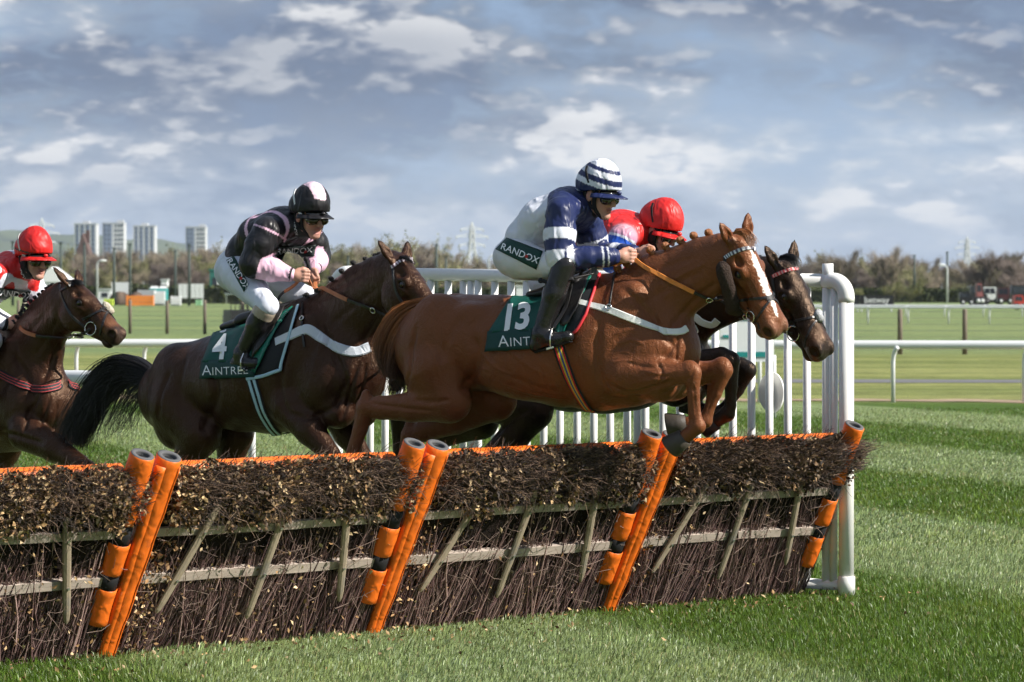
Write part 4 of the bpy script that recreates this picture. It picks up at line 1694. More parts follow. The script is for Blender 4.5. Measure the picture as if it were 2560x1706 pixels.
def house(px0, px1, yr, Y, label):
    a, b = at(px0, 0, Y), at(px1, yr, Y)
    w, h = b.x - a.x, b.z
    e = empty('house', ((a.x + b.x) / 2, Y, 0))
    tag(e, label, 'house')
    MB().box((0, 0, h * 0.3), (w * 0.94, 7, h * 0.6)).build('wall', mat('house_brick', (0.24, 0.14, 0.12), 0.9, 0.1), e)
    rf = MB().add([(-w / 2, -4, h * 0.6), (w / 2, -4, h * 0.6), (w / 2, 4, h * 0.6), (-w / 2, 4, h * 0.6), (0, -4, h), (0, 4, h)], [(0, 1, 4), (2, 3, 5), (1, 2, 5, 4), (3, 0, 4, 5), (3, 2, 1, 0)]).build('roof', M_HOUSE, e)
    MB().box((w * 0.2, 0, h * 0.95), (1, 1, h * 0.2)).build('chimney', M_HOUSE, rf)


house(190, 232, 584, 900, 'dark gabled house roof in front of the first tower block')


def pylon(px, ytop, Y, label):
    t = at(px, ytop, Y)
    h = t.z
    e = empty('pylon', (t.x, Y, 0), 0.3)
    tag(e, label, 'pylon', 'electricity pylons on the horizon')
    w = h * 0.11
    mb = MB()
    r = h * 0.008
    lv = [0, 0.2, 0.38, 0.54, 0.68, 0.8, 0.9, 1.0]
    ww = [1, 0.8, 0.62, 0.46, 0.3, 0.26, 0.22, 0.04]
    cn = [(-1, -1), (1, -1), (1, 1), (-1, 1)]
    for i in range(len(lv) - 1):
        for k in range(4):
            p = Vector((cn[k][0] * w * ww[i], cn[k][1] * w * ww[i], lv[i] * h))
            q = Vector((cn[k][0] * w * ww[i + 1], cn[k][1] * w * ww[i + 1], lv[i + 1] * h))
            k2 = (k + 1) % 4
            q2 = Vector((cn[k2][0] * w * ww[i + 1], cn[k2][1] * w * ww[i + 1], lv[i + 1] * h))
            p2 = Vector((cn[k2][0] * w * ww[i], cn[k2][1] * w * ww[i], lv[i] * h))
            mb.tube([p, q], r, 4, False)
            mb.tube([p, q2], r * 0.7, 4, False)
            mb.tube([p2, q], r * 0.7, 4, False)
    mb.build('lattice', M_GREYP, e)
    for z, l in ((0.68, 0.19), (0.8, 0.24), (0.9, 0.17)):
        ar = MB()
        ar.tube([(-l * h, 0, z * h), (l * h, 0, z * h)], r, 4)
        for s in (-1, 1):
            ar.tube([(s * l * h, 0, z * h), (0, 0, z * h + 0.05 * h)], r * 0.8, 4)
        ao = ar.build('cross_arm', M_GREYP, e)
        for s in (-1, 1):
            MB().tube([(s * l * h * 0.95, 0, z * h), (s * l * h * 0.95, 0, z * h - 0.035 * h)], r * 1.2, 5).build('insulator', M_GREYC, ao)


pylon(105, 546, 2300, 'lattice pylon above the hills at the far left')
pylon(1180, 556, 1500, 'lattice pylon left of the striped rider back')
pylon(2418, 592, 2600, 'faint lattice pylon above the trees on the right')


# low blue hills
def hills(name, prof, Y, z0, col, rough_amp, seed):
    rr = random.Random(seed)
    V, F = [], []
    n = 160
    x0, x1 = prof[0][0], prof[-1][0]
    depth = 2400
    for i in range(n + 1):
        px = x0 + (x1 - x0) * i / n
        for (a, ya), (b, yb) in zip(prof[:-1], prof[1:]):
            if a <= px <= b:
                y = ya + (yb - ya) * (0.5 - 0.5 * math.cos(math.pi * (px - a) / (b - a)))
        t = at(px, y + rr.uniform(-rough_amp, rough_amp), Y)
        for j in range(7):
            f = j / 6
            V.append((t.x, Y - depth * (1 - f), max(0, t.z) * (math.sin(f * math.pi / 2) ** 1.3) - 0.5 + (rr.uniform(-4, 4) if 0 < j < 6 else 0)))
        V.append((t.x, Y + 900, -1))
    for i in range(n):
        for j in range(7):
            F.append((i * 8 + j, (i + 1) * 8 + j, (i + 1) * 8 + j + 1, i * 8 + j + 1))
    m = mat(name + '_fields', col, 0.95, 0.1, 0.35, 0.004, spots=(0.006, 0.5, (0.045, 0.06, 0.035), 0.8))
    o = obj(name, mesh_from(name, V, F, m, True))
    o['kind'] = 'structure'


hills('hills', [(-2200, 640), (-900, 590), (-300, 600), (0, 582), (70, 578), (140, 588), (230, 586), (330, 600), (400, 596), (470, 612), (560, 640), (700, 668), (900, 690), (1400, 705), (2000, 706), (2700, 700), (4200, 690)], 9000, 0, (0.10, 0.125, 0.06), 1.6, 2)


# the air: a thin even haze over the whole plain, so that far things fade towards blue
def haze():
    m = bpy.data.materials.new('haze_air')
    m.use_nodes = True
    g = NT(m.node_tree)
    v = g.n('ShaderNodeVolumePrincipled')
    v.inputs['Color'].default_value = (0.72, 0.83, 1.0, 1)
    v.inputs['Density'].default_value = 0.000055
    v.inputs['Anisotropy'].default_value = 0.2
    out = g.n('ShaderNodeOutputMaterial')
    g.t.links.new(v.outputs[0], out.inputs['Volume'])
    o = MB().box((0, 7970, 119), (18100, 16160, 242)).build('haze', m)
    tag(o, 'thin bluish haze over the plain', 'haze', kind='stuff')


haze()

# ------------------------------------------------------------------ horses
def coat_material(name, rough=0.34, spec=0.42, fleck=0.10):
    m = bpy.data.materials.new(name)
    m.use_nodes = True
    g = NT(m.node_tree)
    tc = g.n('ShaderNodeTexCoord')
    vec = tc.outputs['Object']
    a = g.n('ShaderNodeAttribute', attribute_name='col')
    n1 = g.noise(vec, 5.0, 4, 0.6)
    n2 = g.noise(g.vmath('MULTIPLY', vec, (40, 120, 60)), 3.0, 3, 0.7)
    val = g.math('ADD', g.math('MULTIPLY_ADD', n1, 0.45, 0.775), g.math('MULTIPLY_ADD', n2, 2 * fleck, -fleck))
    hsv = g.n('ShaderNodeHueSaturation')
    g.put(hsv.inputs['Color'], a.outputs['Color'])
    g.put(hsv.inputs['Value'], val)
    b = g.n('ShaderNodeBsdfPrincipled')
    g.put(b.inputs['Base Color'], hsv.outputs[0])
    g.put(b.inputs['Roughness'], g.math('MULTIPLY_ADD', n1, 0.24, rough - 0.10))
    b.inputs['Specular IOR Level'].default_value = spec
    b.inputs['Specular Tint'].default_value = (1.0, 0.66, 0.44, 1)
    bn = g.n('ShaderNodeBump')
    bn.inputs['Strength'].default_value = 0.8
    bn.inputs['Distance'].default_value = 0.015
    # sinew, veins and skin folds
    v1 = g.noise(g.vmath('MULTIPLY', vec, (1, 1, 0.55)), 11.0, 3, 0.5, 1.2)
    v2 = g.noise(vec, 17.0, 2, 0.5, 2.0)
    vein = g.math('SUBTRACT', 1.0, g.math('MULTIPLY', g.math('ABSOLUTE', g.math('SUBTRACT', v2, 0.5)), 14.0), clamp=True)
    v3 = g.noise(g.vmath('MULTIPLY', vec, (1.0, 1, 0.4)), 34.0, 3, 0.6, 0.8)
    hgt = g.math('ADD', g.math('ADD', g.math('MULTIPLY', v1, 0.75), g.math('MULTIPLY', vein, 0.09)), g.math('ADD', g.math('MULTIPLY', n2, 0.10), g.math('MULTIPLY', v3, 0.16)))
    g.put(bn.inputs['Height'], hgt)
    g.put(b.inputs['Normal'], bn.outputs[0])
    out = g.n('ShaderNodeOutputMaterial')
    g.t.links.new(b.outputs[0], out.inputs[0])
    return m


M_COAT = coat_material('horse_coat')
M_EYE = mat('horse_eye', (0.012, 0.007, 0.005), 0.08, 0.8, 0.1)
M_LEATHER = mat('black_leather', (0.016, 0.014, 0.014), 0.38, 0.5, 0.2, 20, 0.2, 120)
M_RUBBER = mat('orange_rein', (0.72, 0.24, 0.045), 0.5, 0.4, 0.15, 30)
M_RUBBER2 = mat('brown_rein', (0.42, 0.15, 0.06), 0.5, 0.4, 0.15, 30)
M_METAL = mat('bit_metal', (0.72, 0.71, 0.68), 0.22, 0.5, 0.05, metal=1.0)
M_SHEEP = mat('dark_sheepskin', (0.060, 0.042, 0.035), 0.95, 0.1, 0.4, 90, 1.0, 110, dist=0.02)
M_SHEEPW = mat('cream_sheepskin', (0.62, 0.55, 0.43), 0.95, 0.1, 0.3, 60, 1.0, 110, dist=0.02)
M_HAIRD = mat('tail_hair', attr=True, rough=0.38, spec=0.5, var=0.15, vscale=20)
M_GREENC = mat('green_cloth', (0.004, 0.072, 0.058), 0.55, 0.35, 0.15, 9, 0.5, 14, dist=0.012)
M_GREEND = mat('dark_green_band', (0.004, 0.045, 0.040), 0.55, 0.35, 0.12, 9, 0.3, 14, dist=0.012)
M_WCLOTH = mat('white_print', (0.80, 0.82, 0.83), 0.6, 0.3, 0.05)
M_BAND = mat('white_webbing', (0.74, 0.75, 0.72), 0.7, 0.3, 0.08, 20, 0.4, 150)
M_PAD = mat('black_pad', (0.016, 0.017, 0.020), 0.65, 0.3, 0.2, 12, 0.3, 60)
M_PIPRED = mat('red_piping', (0.62, 0.035, 0.045), 0.5, 0.4)
M_PIPBLUE = mat('pale_blue_piping', (0.42, 0.62, 0.72), 0.6, 0.3)
M_GLOSSG = mat('green_satin', (0.01, 0.16, 0.115), 0.3, 0.5, 0.12, 9, 0.6, 18, dist=0.01)


class Frame:
    """stands a figure on the ground under a photo pixel at a given depth, heading yaw degrees towards the camera"""
    def __init__(self, px, Y, yaw):
        self.O = Vector(((px - CX) / FOC * Y, Y, 0))
        self.a = -math.radians(yaw)
        self.M = Matrix.Translation(self.O) @ Matrix.Rotation(self.a, 4, 'Z')
        self.I = self.M.inverted()
        self.R = self.I.to_3x3()
        self.eye = self.I @ Vector((0, 0, CAMH))

    def J(self, px, py, lat=0.0):
        """local point behind the pixel on the plane lat metres to the camera side of the midline"""
        d = self.ray(px, py)
        t = (-lat - self.eye.y) / d.y
        return self.eye + d * t

    def ray(self, px, py):
        return (self.R @ Vector(((px - CX) / FOC, 1, -(py - HOR) / FOC)))

    def depth(self, px, py, Y):
        return self.I @ at(px, py, Y)

    def empty(self, name):
        return empty(name, self.O, self.a)


def cast(fr, bvh, px, py, off=0.006):
    """first hit of the sight line on a surface, lifted off by off"""
    d = fr.ray(px, py).normalized()
    h = bvh.ray_cast(fr.eye, d)
    if h[0] is None:
        # just outside the outline: take the nearest point of the surface to the sight line
        best = None
        for k in range(40):
            p = fr.eye + d * (18.5 + k * 0.15)
            q = bvh.find_nearest(p)
            if q[0] is not None and (best is None or q[3] < best[3]):
                best = q
        return best[0] + best[1] * off, best[1]
    n = h[1]
    if n.dot(d) > 0:
        n = -n
    return h[0] + n * off, n


def cast_line(fr, bvh, pix, off=0.006, n=None):
    P2 = [Vector((p[0], p[1], 0)) for p in pix]
    if n is None:
        L = sum((b - a).length for a, b in zip(P2[:-1], P2[1:]))
        n = max(3, int(L / 7))
    S = spline(P2, n)
    R = [cast(fr, bvh, s.x, s.y, off) for s in S]
    return [r[0] for r in R], [r[1] for r in R]


class Head:
    """frame of a horse's head: x from poll to muzzle, y out of the face, z sideways towards the far side"""
    def __init__(self, fr, poll, muzzle_px, toward, phi, L=0.62, roll=0.0):
        self.fr = fr
        self.P = poll
        Mz = fr.ray(*muzzle_px)
        # the point on the sight line of the muzzle, 'toward' metres nearer the camera than the poll
        pw = fr.M @ poll
        Y = pw.y - toward
        mz = fr.I @ at(muzzle_px[0], muzzle_px[1], Y)
        self.x = (mz - poll).normalized()
        self.len = (mz - poll).length
        self.s = self.len / L
        self.d = 1.14                     # depth and width of the head against its length
        camdir = (fr.R @ Vector((0, -1, 0)))
        up = Vector((0, 0, 1))
        n0 = (fr.R @ Vector((1, 0, 0)))
        n0 = (n0 - self.x * n0.dot(self.x)).normalized()
        c = (camdir - self.x * camdir.dot(self.x))
        c = (c - n0 * c.dot(n0)).normalized()
        self.y = (n0 * math.cos(math.radians(phi)) + c * math.sin(math.radians(phi))).normalized()
        self.z = self.x.cross(self.y)
        if self.z.dot(camdir) > 0:
            self.z = -self.z            # z points to the far side
        self.cam = camdir

    def T(self, x, y, z):
        return self.P + (self.x * x + (self.y * y + self.z * z) * self.d) * self.s

    def axes(self):
        return (self.x, self.y, self.z)

    def inv(self, p):
        d = (Vector(p) - self.P) / self.s
        return (d.dot(self.x), d.dot(self.y) / self.d, d.dot(self.z) / self.d)


def add_head(f, hd, coat, muz, dark, ear=0.0, earlen=0.155, splay=0.35):
    s = hd.s
    ax = hd.axes()

    def E(x, y, z, r, k=0.03, col=None, sub=False, ax_=None):
        f.ell(hd.T(x, y, z), [r[0] * s * 1.04, r[1] * s * hd.d, r[2] * s * hd.d], ax_ or ax, k, col, sub)

    def Cn(a, b, ra, rb, k=0.03, col=None, sq=None, sub=False):
        f.cone(hd.T(*a), hd.T(*b), ra * s * 1.1, rb * s * 1.1, k, sq, col, sub)
    E(0.07, -0.085, 0, (0.11, 0.085, 0.078), 0.04)
    E(0.165, -0.072, 0, (0.110, 0.070, 0.098), 0.035)
    Cn((0.17, -0.074, 0), (0.44, -0.066, 0), 0.078, 0.056, 0.03)
    Cn((0.22, -0.036, 0), (0.53, -0.040, 0), 0.042, 0.036, 0.03, None, (hd.z, 1.25))
    for sg in (-1, 1):
        E(0.205, -0.172, sg * 0.046, (0.122, 0.116, 0.046), 0.03)             # jowl
        E(0.195, -0.046, sg * 0.074, (0.045, 0.026, 0.022), 0.018)           # brow
        E(0.215, -0.088, sg * 0.082, (0.040, 0.014, 0.014), 0.014)           # under the eye
        Cn((0.265, -0.098, sg * 0.066), (0.40, -0.086, sg * 0.046), 0.017, 0.012, 0.018)   # facial crest
        E(0.205, -0.066, sg * 0.094, (0.023, 0.018, 0.018), 0.008, dark, True)          # socket
        E(0.140, -0.040, sg * 0.072, (0.030, 0.016, 0.014), 0.03, None, True)            # hollow above the eye
        Cn((0.43, -0.054, sg * 0.038), (0.562, -0.048, sg * 0.046), 0.029, 0.034, 0.02, None)
        E(0.582, -0.052, sg * 0.047, (0.046, 0.040, 0.026), 0.015, muz)       # nostril wing
        E(0.588, -0.056, sg * 0.072, (0.030, 0.023, 0.024), 0.008, dark, True)
        E(0.34, -0.118, sg * 0.074, (0.055, 0.03, 0.012), 0.04, None, True)  # hollow of the cheek
    Cn((0.26, -0.205, 0), (0.50, -0.142, 0), 0.050, 0.036, 0.03, None, (hd.z, 1.25))
    Cn((0.40, -0.080, 0), (0.55, -0.082, 0), 0.062, 0.064, 0.03, None)
    E(0.575, -0.085, 0, (0.056, 0.060, 0.056), 0.02, muz)
    E(0.606, -0.096, 0, (0.032, 0.042, 0.048), 0.02, muz)                    # upper lip
    E(0.562, -0.150, 0, (0.050, 0.030, 0.040), 0.014, muz)                  # lower lip and chin
    E(0.590, -0.132, 0, (0.06, 0.0035, 0.08), 0.008, dark, True)               # mouth line
    # ears: leaf shaped, hollow at the front
    for sg in (-1, 1):
        bx = hd.T(0.015, -0.040, sg * 0.064)
        d = (-hd.x * 1.0 + hd.y * (0.25 - ear) + hd.z * sg * splay).normalized()
        side = hd.z - d * d.dot(hd.z)
        side.normalize()
        face = d.cross(side)
        if face.dot(hd.y) < 0:
            face = -face
        L = earlen * s
        sq = (face, 0.55)
        f.cone(bx - d * 0.02 * s, bx + d * L * 0.42, 0.034 * s, 0.042 * s, 0.02, sq, coat)
        f.cone(bx + d * L * 0.42, bx + d * L * 0.75, 0.042 * s, 0.026 * s, 0.01, sq, coat)
        f.cone(bx + d * L * 0.75, bx + d * L, 0.026 * s, 0.004 * s, 0.008, sq, dark if muz is not None else coat)
        f.cone(bx + d * L * 0.22 + face * 0.020 * s, bx + d * L * 0.86 + face * 0.012 * s, 0.020 * s, 0.006 * s, 0.008, (face, 0.8), dark, True)


def leg(f, pts, rs, coat, k=0.025, cols=None, sq=None):
    f.chain(pts, rs, k, sq, cols)


def hoof_mesh(fet, tip, s, side):
    """a hoof: flared wall from the coronet, flat sole with a pale rim"""
    d = (tip - fet).normalized()
    c0 = fet.lerp(tip, 0.52)
    side = (side - d * d.dot(side)).normalized()
    fw = side.cross(d)
    V, F = [], []
    n = 18
    lv = [(0.0, 0.040, 0), (0.012, 0.046, 0.0), (0.45, 0.052, 0.006), (0.94, 0.060, 0.012), (1.0, 0.058, 0.012), (1.0, 0.047, 0.012), (0.97, 0.043, 0.012), (0.95, 0.01, 0.0)]
    h = (tip - c0).length + 0.02
    for (t, r, o) in lv:
        for i in range(n):
            a = 2 * math.pi * i / n
            V.append(c0 + d * (h * t) + (fw * (math.cos(a) * r * 1.08 + o) + side * (math.sin(a) * r * 0.95)) * s)
    for k in range(len(lv) - 1):
        for i in range(n):
            F.append((k * n + i, k * n + (i + 1) % n, (k + 1) * n + (i + 1) % n, (k + 1) * n + i))
    F.append(tuple((len(lv) - 1) * n + i for i in range(n)))
    return V, F


def build_body(fr, spec):
    """returns the field of a horse's body in the frame's local space"""
    f = Field(spec.get('voxel', 0.009))
    f.hooves = []
    Yv = Vector((0, 1, 0))
    coat, dark, point = spec['coat'], spec['dark'], spec['point']
    C, R, S = [], [], []
    for (x, yt, yb, hw) in spec['trunk']:
        a, b = fr.J(x, yt), fr.J(x, yb)
        C.append((a + b) / 2)
        R.append((a - b).length / 2)
        S.append(hw / R[-1])
    for i in range(len(C) - 1):
        f.cone(C[i], C[i + 1], R[i], R[i + 1], 0.012, (Yv, (S[i] + S[i + 1]) / 2), coat)
    NC, NR, NS = [], [], []
    for (c, t, hw, lat) in spec['neck']:
        a, b = fr.J(c[0], c[1], lat), fr.J(t[0], t[1], lat)
        NC.append((a + b) / 2)
        NR.append((a - b).length / 2)
        NS.append(hw / NR[-1])
    for i in range(len(NC) - 1):
        f.cone(NC[i], NC[i + 1], NR[i], NR[i + 1], 0.012 if i else 0.06, (Yv, (NS[i] + NS[i + 1]) / 2), coat)
    # crest ridge
    for i in range(len(spec['neck']) - 1):
        (c0, t0, h0, l0), (c1, t1, h1, l1) = spec['neck'][i], spec['neck'][i + 1]
        d0 = (NC[i] - fr.J(*c0, l0)).normalized() * 0.04
        d1 = (NC[i + 1] - fr.J(*c1, l1)).normalized() * 0.04
        f.cone(fr.J(*c0, l0) + d0, fr.J(*c1, l1) + d1, 0.034, 0.034, 0.02, None, coat)
    for m in spec['muscle']:
        (px, py, lat, r, rot) = m[:5]
        k = (m[5] if len(m) > 5 else 0.06) * 0.8
        c0 = fr.J(px, py, lat)
        for sg in ((1, -1) if lat > 0.02 else (1,)):
            c = Vector((c0.x, c0.y * sg, c0.z))
            a = math.radians(rot)
            ax = (Vector((math.cos(a), 0, math.sin(a))), Yv, Vector((-math.sin(a), 0, math.cos(a))))
            f.ell(c, r, ax, k, coat)
    hd = Head(fr, fr.J(*spec['poll']), spec['muzzle'], spec['toward'], spec['phi'])
    f.cone(NC[-1], hd.T(0.10, -0.10, 0), NR[-1] * 0.90, 0.080 * hd.s, 0.03, (Yv, max(0.6, NS[-1])), coat)
    add_head(f, hd, coat, spec['muz'], dark, spec.get('ear', 0), spec.get('earlen', 0.155), spec.get('splay', 0.35))
    for L in spec['legs']:
        pts = [fr.J(*p[:3]) if len(p) < 5 else fr.depth(p[0], p[1], p[4]) for p in L['pts']]
        rs = [p[3] for p in L['pts']]
        n = len(pts)
        nd = L.get('dark_from', 99)
        cols = [point if i >= nd else coat for i in range(n - 1)]
        for i in range(n - 1):
            f.cone(pts[i], pts[i + 1], rs[i], rs[i + 1], L.get('k', 0.03) if i < 2 else 0.012, (Yv, 0.84) if i > 0 else (Yv, 0.8), cols[i])
        if 'hoof' in L:
            tip = fr.J(*L['hoof'][:3])
            f.cone(pts[-1], pts[-1].lerp(tip, 0.5), rs[-1] * 0.95, 0.040, 0.02, None, point if nd < 99 else coat)
            f.hooves.append((pts[-1], tip, L.get('hs', 1.0)))
        for (i, j, t, off, r) in L.get('bumps', []):
            q = pts[i].lerp(pts[j], t) + Vector((off[0], 0, off[1]))
            f.ell(q, r if not isinstance(r, (int, float)) else (r, r * 0.85, r), None, 0.02, cols[min(i, n - 2)])
    for s_ in spec.get('carve', []):
        (p0, p1, lat, r) = s_
        for sg in (1, -1):
            a, b = fr.J(*p0, lat), fr.J(*p1, lat)
            f.cone((a.x, a.y * sg, a.z), (b.x, b.y * sg, b.z), r, r * 0.6, 0.06, None, None, True)
    return f, hd


def sculpt(fr, V, F, strokes):
    """press grooves (depth < 0) and raise cords (depth > 0) along pixel lines drawn on the near side, and on its mirror image"""
    bv = bvh_of(V, F)
    me = mesh_from('tmp', V, F)
    N = np.zeros((len(V), 3), np.float32)
    me.vertices.foreach_get('normal', N.ravel()) if False else None
    nn = np.empty(len(V) * 3, np.float32)
    me.vertices.foreach_get('normal', nn)
    N = nn.reshape(-1, 3)
    bpy.data.meshes.remove(me)
    out = V.copy()
    for (pix, depth, w) in strokes:
        P, _ = cast_line(fr, bv, pix, 0.0)
        P = np.array([list(p) for p in P])
        L = len(P)
        for sg in (1, -1):
            Q = P * np.array([1, sg, 1])
            m = ((V > Q.min(0) - 3 * w) & (V < Q.max(0) + 3 * w)).all(1)
            if not m.any():
                continue
            X = V[m]
            best = np.full(len(X), 9.0)
            tt = np.zeros(len(X))
            for i in range(L - 1):
                ab = Q[i + 1] - Q[i]
                t = np.clip(((X - Q[i]) @ ab) / (ab @ ab + 1e-12), 0, 1)
                d = np.linalg.norm(X - Q[i] - t[:, None] * ab, axis=1)
                b = d < best
                best[b] = d[b]
                tt[b] = (i + t[b]) / (L - 1)
            fade = np.clip(np.minimum(tt, 1 - tt) * 6, 0.0, 1)
            out[m] += N[m] * (depth * np.exp(-(best / w) ** 2) * fade)[:, None]
    return out


def strands(fr, outer, inner, n, seed, col, lat=0.0, spread=0.07, r=0.0022, steps=12, loose=0.15, tipvar=0.25, wave=0.012):
    """hair between two guide lines given in photo pixels"""
    rr = random.Random(seed)
    O = spline([fr.J(x, y, lat) for x, y in outer], steps)
    I = spline([fr.J(x, y, lat) for x, y in inner], steps)
    sp = []
    for j in range(n):
        v = rr.random()
        ln = 1 - rr.random() ** 2 * tipvar
        yo = rr.gauss(0, spread)
        ph = rr.uniform(0, 6.28)
        amp = wave * rr.uniform(0.3, 1.6) * (3 if rr.random() < loose else 1)
        pts = []
        for i in range(steps):
            t = i / (steps - 1) * ln
            k = t * (steps - 1)
            i0 = min(int(k), steps - 2)
            fq = k - i0
            p = O[i0].lerp(O[i0 + 1], fq).lerp(I[i0].lerp(I[i0 + 1], fq), v)
            w = min(1, t * 2.2)
            p = p + Vector((math.sin(ph + t * 5) * amp * t, yo * w * (0.55 + 0.45 * t), math.cos(ph * 1.7 + t * 4) * amp * t))
            pts.append(tuple(p))
        c = np.array(col) * rr.uniform(0.6, 1.5)
        sp.append((pts, r * rr.uniform(0.7, 1.4), r * 0.3, tuple(c)))
    return sticks(sp, steps - 1, 3)


def drape(fr, bvh, top, bottom, nu, nv, off, wav=0.0, seed=0):
    """a sheet laid on the near flank between two pixel lines (top edge, bottom edge)"""
    rr = random.Random(seed)
    T = spline([Vector((x, y, 0)) for x, y in top], nu)
    B = spline([Vector((x, y, 0)) for x, y in bottom], nu)
    P, N = [], []
    for j in range(nv):
        row, nr = [], []
        for i in range(nu):
            q = T[i].lerp(B[i], j / (nv - 1))
            w = off + wav * math.sin(i * 0.9 + j * 0.35 + seed) * (0.3 + 0.7 * j / (nv - 1)) + rr.uniform(0, wav * 0.25)
            p, n = cast(fr, bvh, q.x, q.y, w)
            row.append(p)
            nr.append(n)
        P.append(row)
        N.append(nr)
    return P, N


def sheet_mesh(P, thick=0.004, mirror=True):
    """a cloth of some thickness, and its twin on the far side"""
    V, F = [], []
    m, n = len(P), len(P[0])
    c = Vector()
    fl = P
    # normals by differences
    for s in (1, -1) if mirror else (1,):
        b0 = len(V)
        for lay in (0, 1):
            for i in range(m):
                for j in range(n):
                    p = P[i][j]
                    du = P[i][min(j + 1, n - 1)] - P[i][max(j - 1, 0)]
                    dv = P[min(i + 1, m - 1)][j] - P[max(i - 1, 0)][j]
                    nn = du.cross(dv)
                    nn = nn.normalized() if nn.length > 1e-9 else Vector((0, -1, 0))
                    if nn.y > 0:
                        nn = -nn
                    q = p - nn * (thick * lay)
                    V.append((q.x, q.y * s, q.z))
        k = m * n
        for i in range(m - 1):
            for j in range(n - 1):
                a, b, c_, d = i * n + j, i * n + j + 1, (i + 1) * n + j + 1, (i + 1) * n + j
                F.append((b0 + a, b0 + d, b0 + c_, b0 + b))
                F.append((b0 + k + a, b0 + k + b, b0 + k + c_, b0 + k + d))
        edge = [j for j in range(n)] + [i * n + n - 1 for i in range(1, m)] + [(m - 1) * n + j for j in range(n - 2, -1, -1)] + [i * n for i in range(m - 2, 0, -1)]
        for a, b in zip(edge, edge[1:] + edge[:1]):
            F.append((b0 + a, b0 + b, b0 + k + b, b0 + k + a))
    return V, F


def bvh_of(V, F):
    return BVHTree.FromPolygons([tuple(v) for v in V], [tuple(f) for f in F])


def decal(fr, bvh, body, c, size, ang, name, material, parent, shear=0.0, bold=0.0, off=0.003, xs=1.0, smallcaps=False, spacing=1.0, seg=0.012):
    """print lettering on a surface, centred on pixel c; size and ang in photo pixels and degrees"""
    import bmesh
    me = text_mesh(body, 1.0, shear, name, bold, smallcaps=smallcaps, spacing=spacing)
    bm = bmesh.new()
    bm.from_mesh(me)
    bmesh.ops.triangulate(bm, faces=bm.faces[:])
    for _ in range(2):
        es = [e for e in bm.edges if e.calc_length() > 0.16]
        if es:
            bmesh.ops.subdivide_edges(bm, edges=es, cuts=1)
        bmesh.ops.triangulate(bm, faces=bm.faces[:])
    ca, sa = math.cos(math.radians(ang)), math.sin(math.radians(ang))
    for v in bm.verts:
        x, y = v.co.x * size * xs, v.co.y * size
        px, py = c[0] + x * ca + y * sa, c[1] + x * sa - y * ca
        p, n = cast(fr, bvh, px, py, off)
        v.co = p
    bm.to_mesh(me)
    bm.free()
    me.materials.clear()
    me.materials.append(material)
    return obj(name, me, parent)


def blob(fr, bvh, c, rx, ry, ang, name, material, parent, off=0.004, n=24, rings=3):
    """a flat printed oval on a surface"""
    V, F = [], []
    ca, sa = math.cos(math.radians(ang)), math.sin(math.radians(ang))
    V.append(cast(fr, bvh, c[0], c[1], off)[0])
    for r in range(1, rings + 1):
        for i in range(n):
            a = 2 * math.pi * i / n
            x, y = rx * r / rings * math.cos(a), ry * r / rings * math.sin(a)
            V.append(cast(fr, bvh, c[0] + x * ca - y * sa, c[1] + x * sa + y * ca, off)[0])
    F = [(0, 1 + i, 1 + (i + 1) % n) for i in range(n)]
    for r in range(rings - 1):
        for i in range(n):
            a, b = 1 + r * n + i, 1 + r * n + (i + 1) % n
            F.append((a, a + n, b + n, b))
    return obj(name, mesh_from(name, V, F, material, True), parent)


def quad_patch(fr, bvh, corners, name, material, parent, off=0.005, nu=14, nv=8):
    """a printed patch with four pixel corners (tl, tr, br, bl) following the surface"""
    P = []
    for j in range(nv):
        row = []
        for i in range(nu):
            u, v = i / (nu - 1), j / (nv - 1)
            x = (corners[0][0] * (1 - u) + corners[1][0] * u) * (1 - v) + (corners[3][0] * (1 - u) + corners[2][0] * u) * v
            y = (corners[0][1] * (1 - u) + corners[1][1] * u) * (1 - v) + (corners[3][1] * (1 - u) + corners[2][1] * u) * v
            row.append(cast(fr, bvh, x, y, off)[0])
        P.append(row)
    V, F = sheet_mesh(P, 0.003, False)
    me = mesh_from(name, V, F, material, True)
    o = obj(name, me, parent)
    return o, bvh_of(V, F)


def ring(c, n, r, tube_r, seg=20):
    n = Vector(n).normalized()
    a = n.orthogonal().normalized()
    b = n.cross(a)
    return MB().tube([Vector(c) + (a * math.cos(2 * math.pi * i / seg) + b * math.sin(2 * math.pi * i / seg)) * r for i in range(seg)], tube_r, 6, closed=True)


def mirror_head(hd, pts):
    out = []
    for p in pts:
        x, y, z = hd.inv(p)
        out.append(hd.T(x, y, -z))
    return out


def head_strap(fr, bvh, hd, pix, w, th, name, material, parent, wrap=True, off=0.002):
    """a bridle strap along the near side of the head and its twin on the far side, as one band over the face"""
    P, N = cast_line(fr, bvh, pix, off)
    mb = MB().strap(P, w, th, N)
    if wrap:
        Pm = mirror_head(hd, P)
        Nm = []
        for n in N:
            q = hd.x * n.dot(hd.x) + hd.y * n.dot(hd.y) - hd.z * n.dot(hd.z)
            Nm.append(q)
        Q = []
        for p, n in zip(Pm, Nm):
            h = bvh.find_nearest(p)
            Q.append(h[0] + h[1] * off if h[0] is not None and h[3] < 0.04 else p)
        mb.strap(Q, w, th, Nm)
        # bridge over the face between the two upper ends
        a, b = P[-1], Q[-1]
        if (a - b).length < 0.2:
            mid = []
            for i in range(7):
                t = i / 6
                c = a.lerp(b, t)
                h = bvh.find_nearest(c + hd.y * 0.06)
                mid.append((h[0] + h[1] * off, h[1]))
            mb.strap([m[0] for m in mid], w, th, [m[1] for m in mid])
    return mb.build(name, material, parent, False)


HORSES = {}


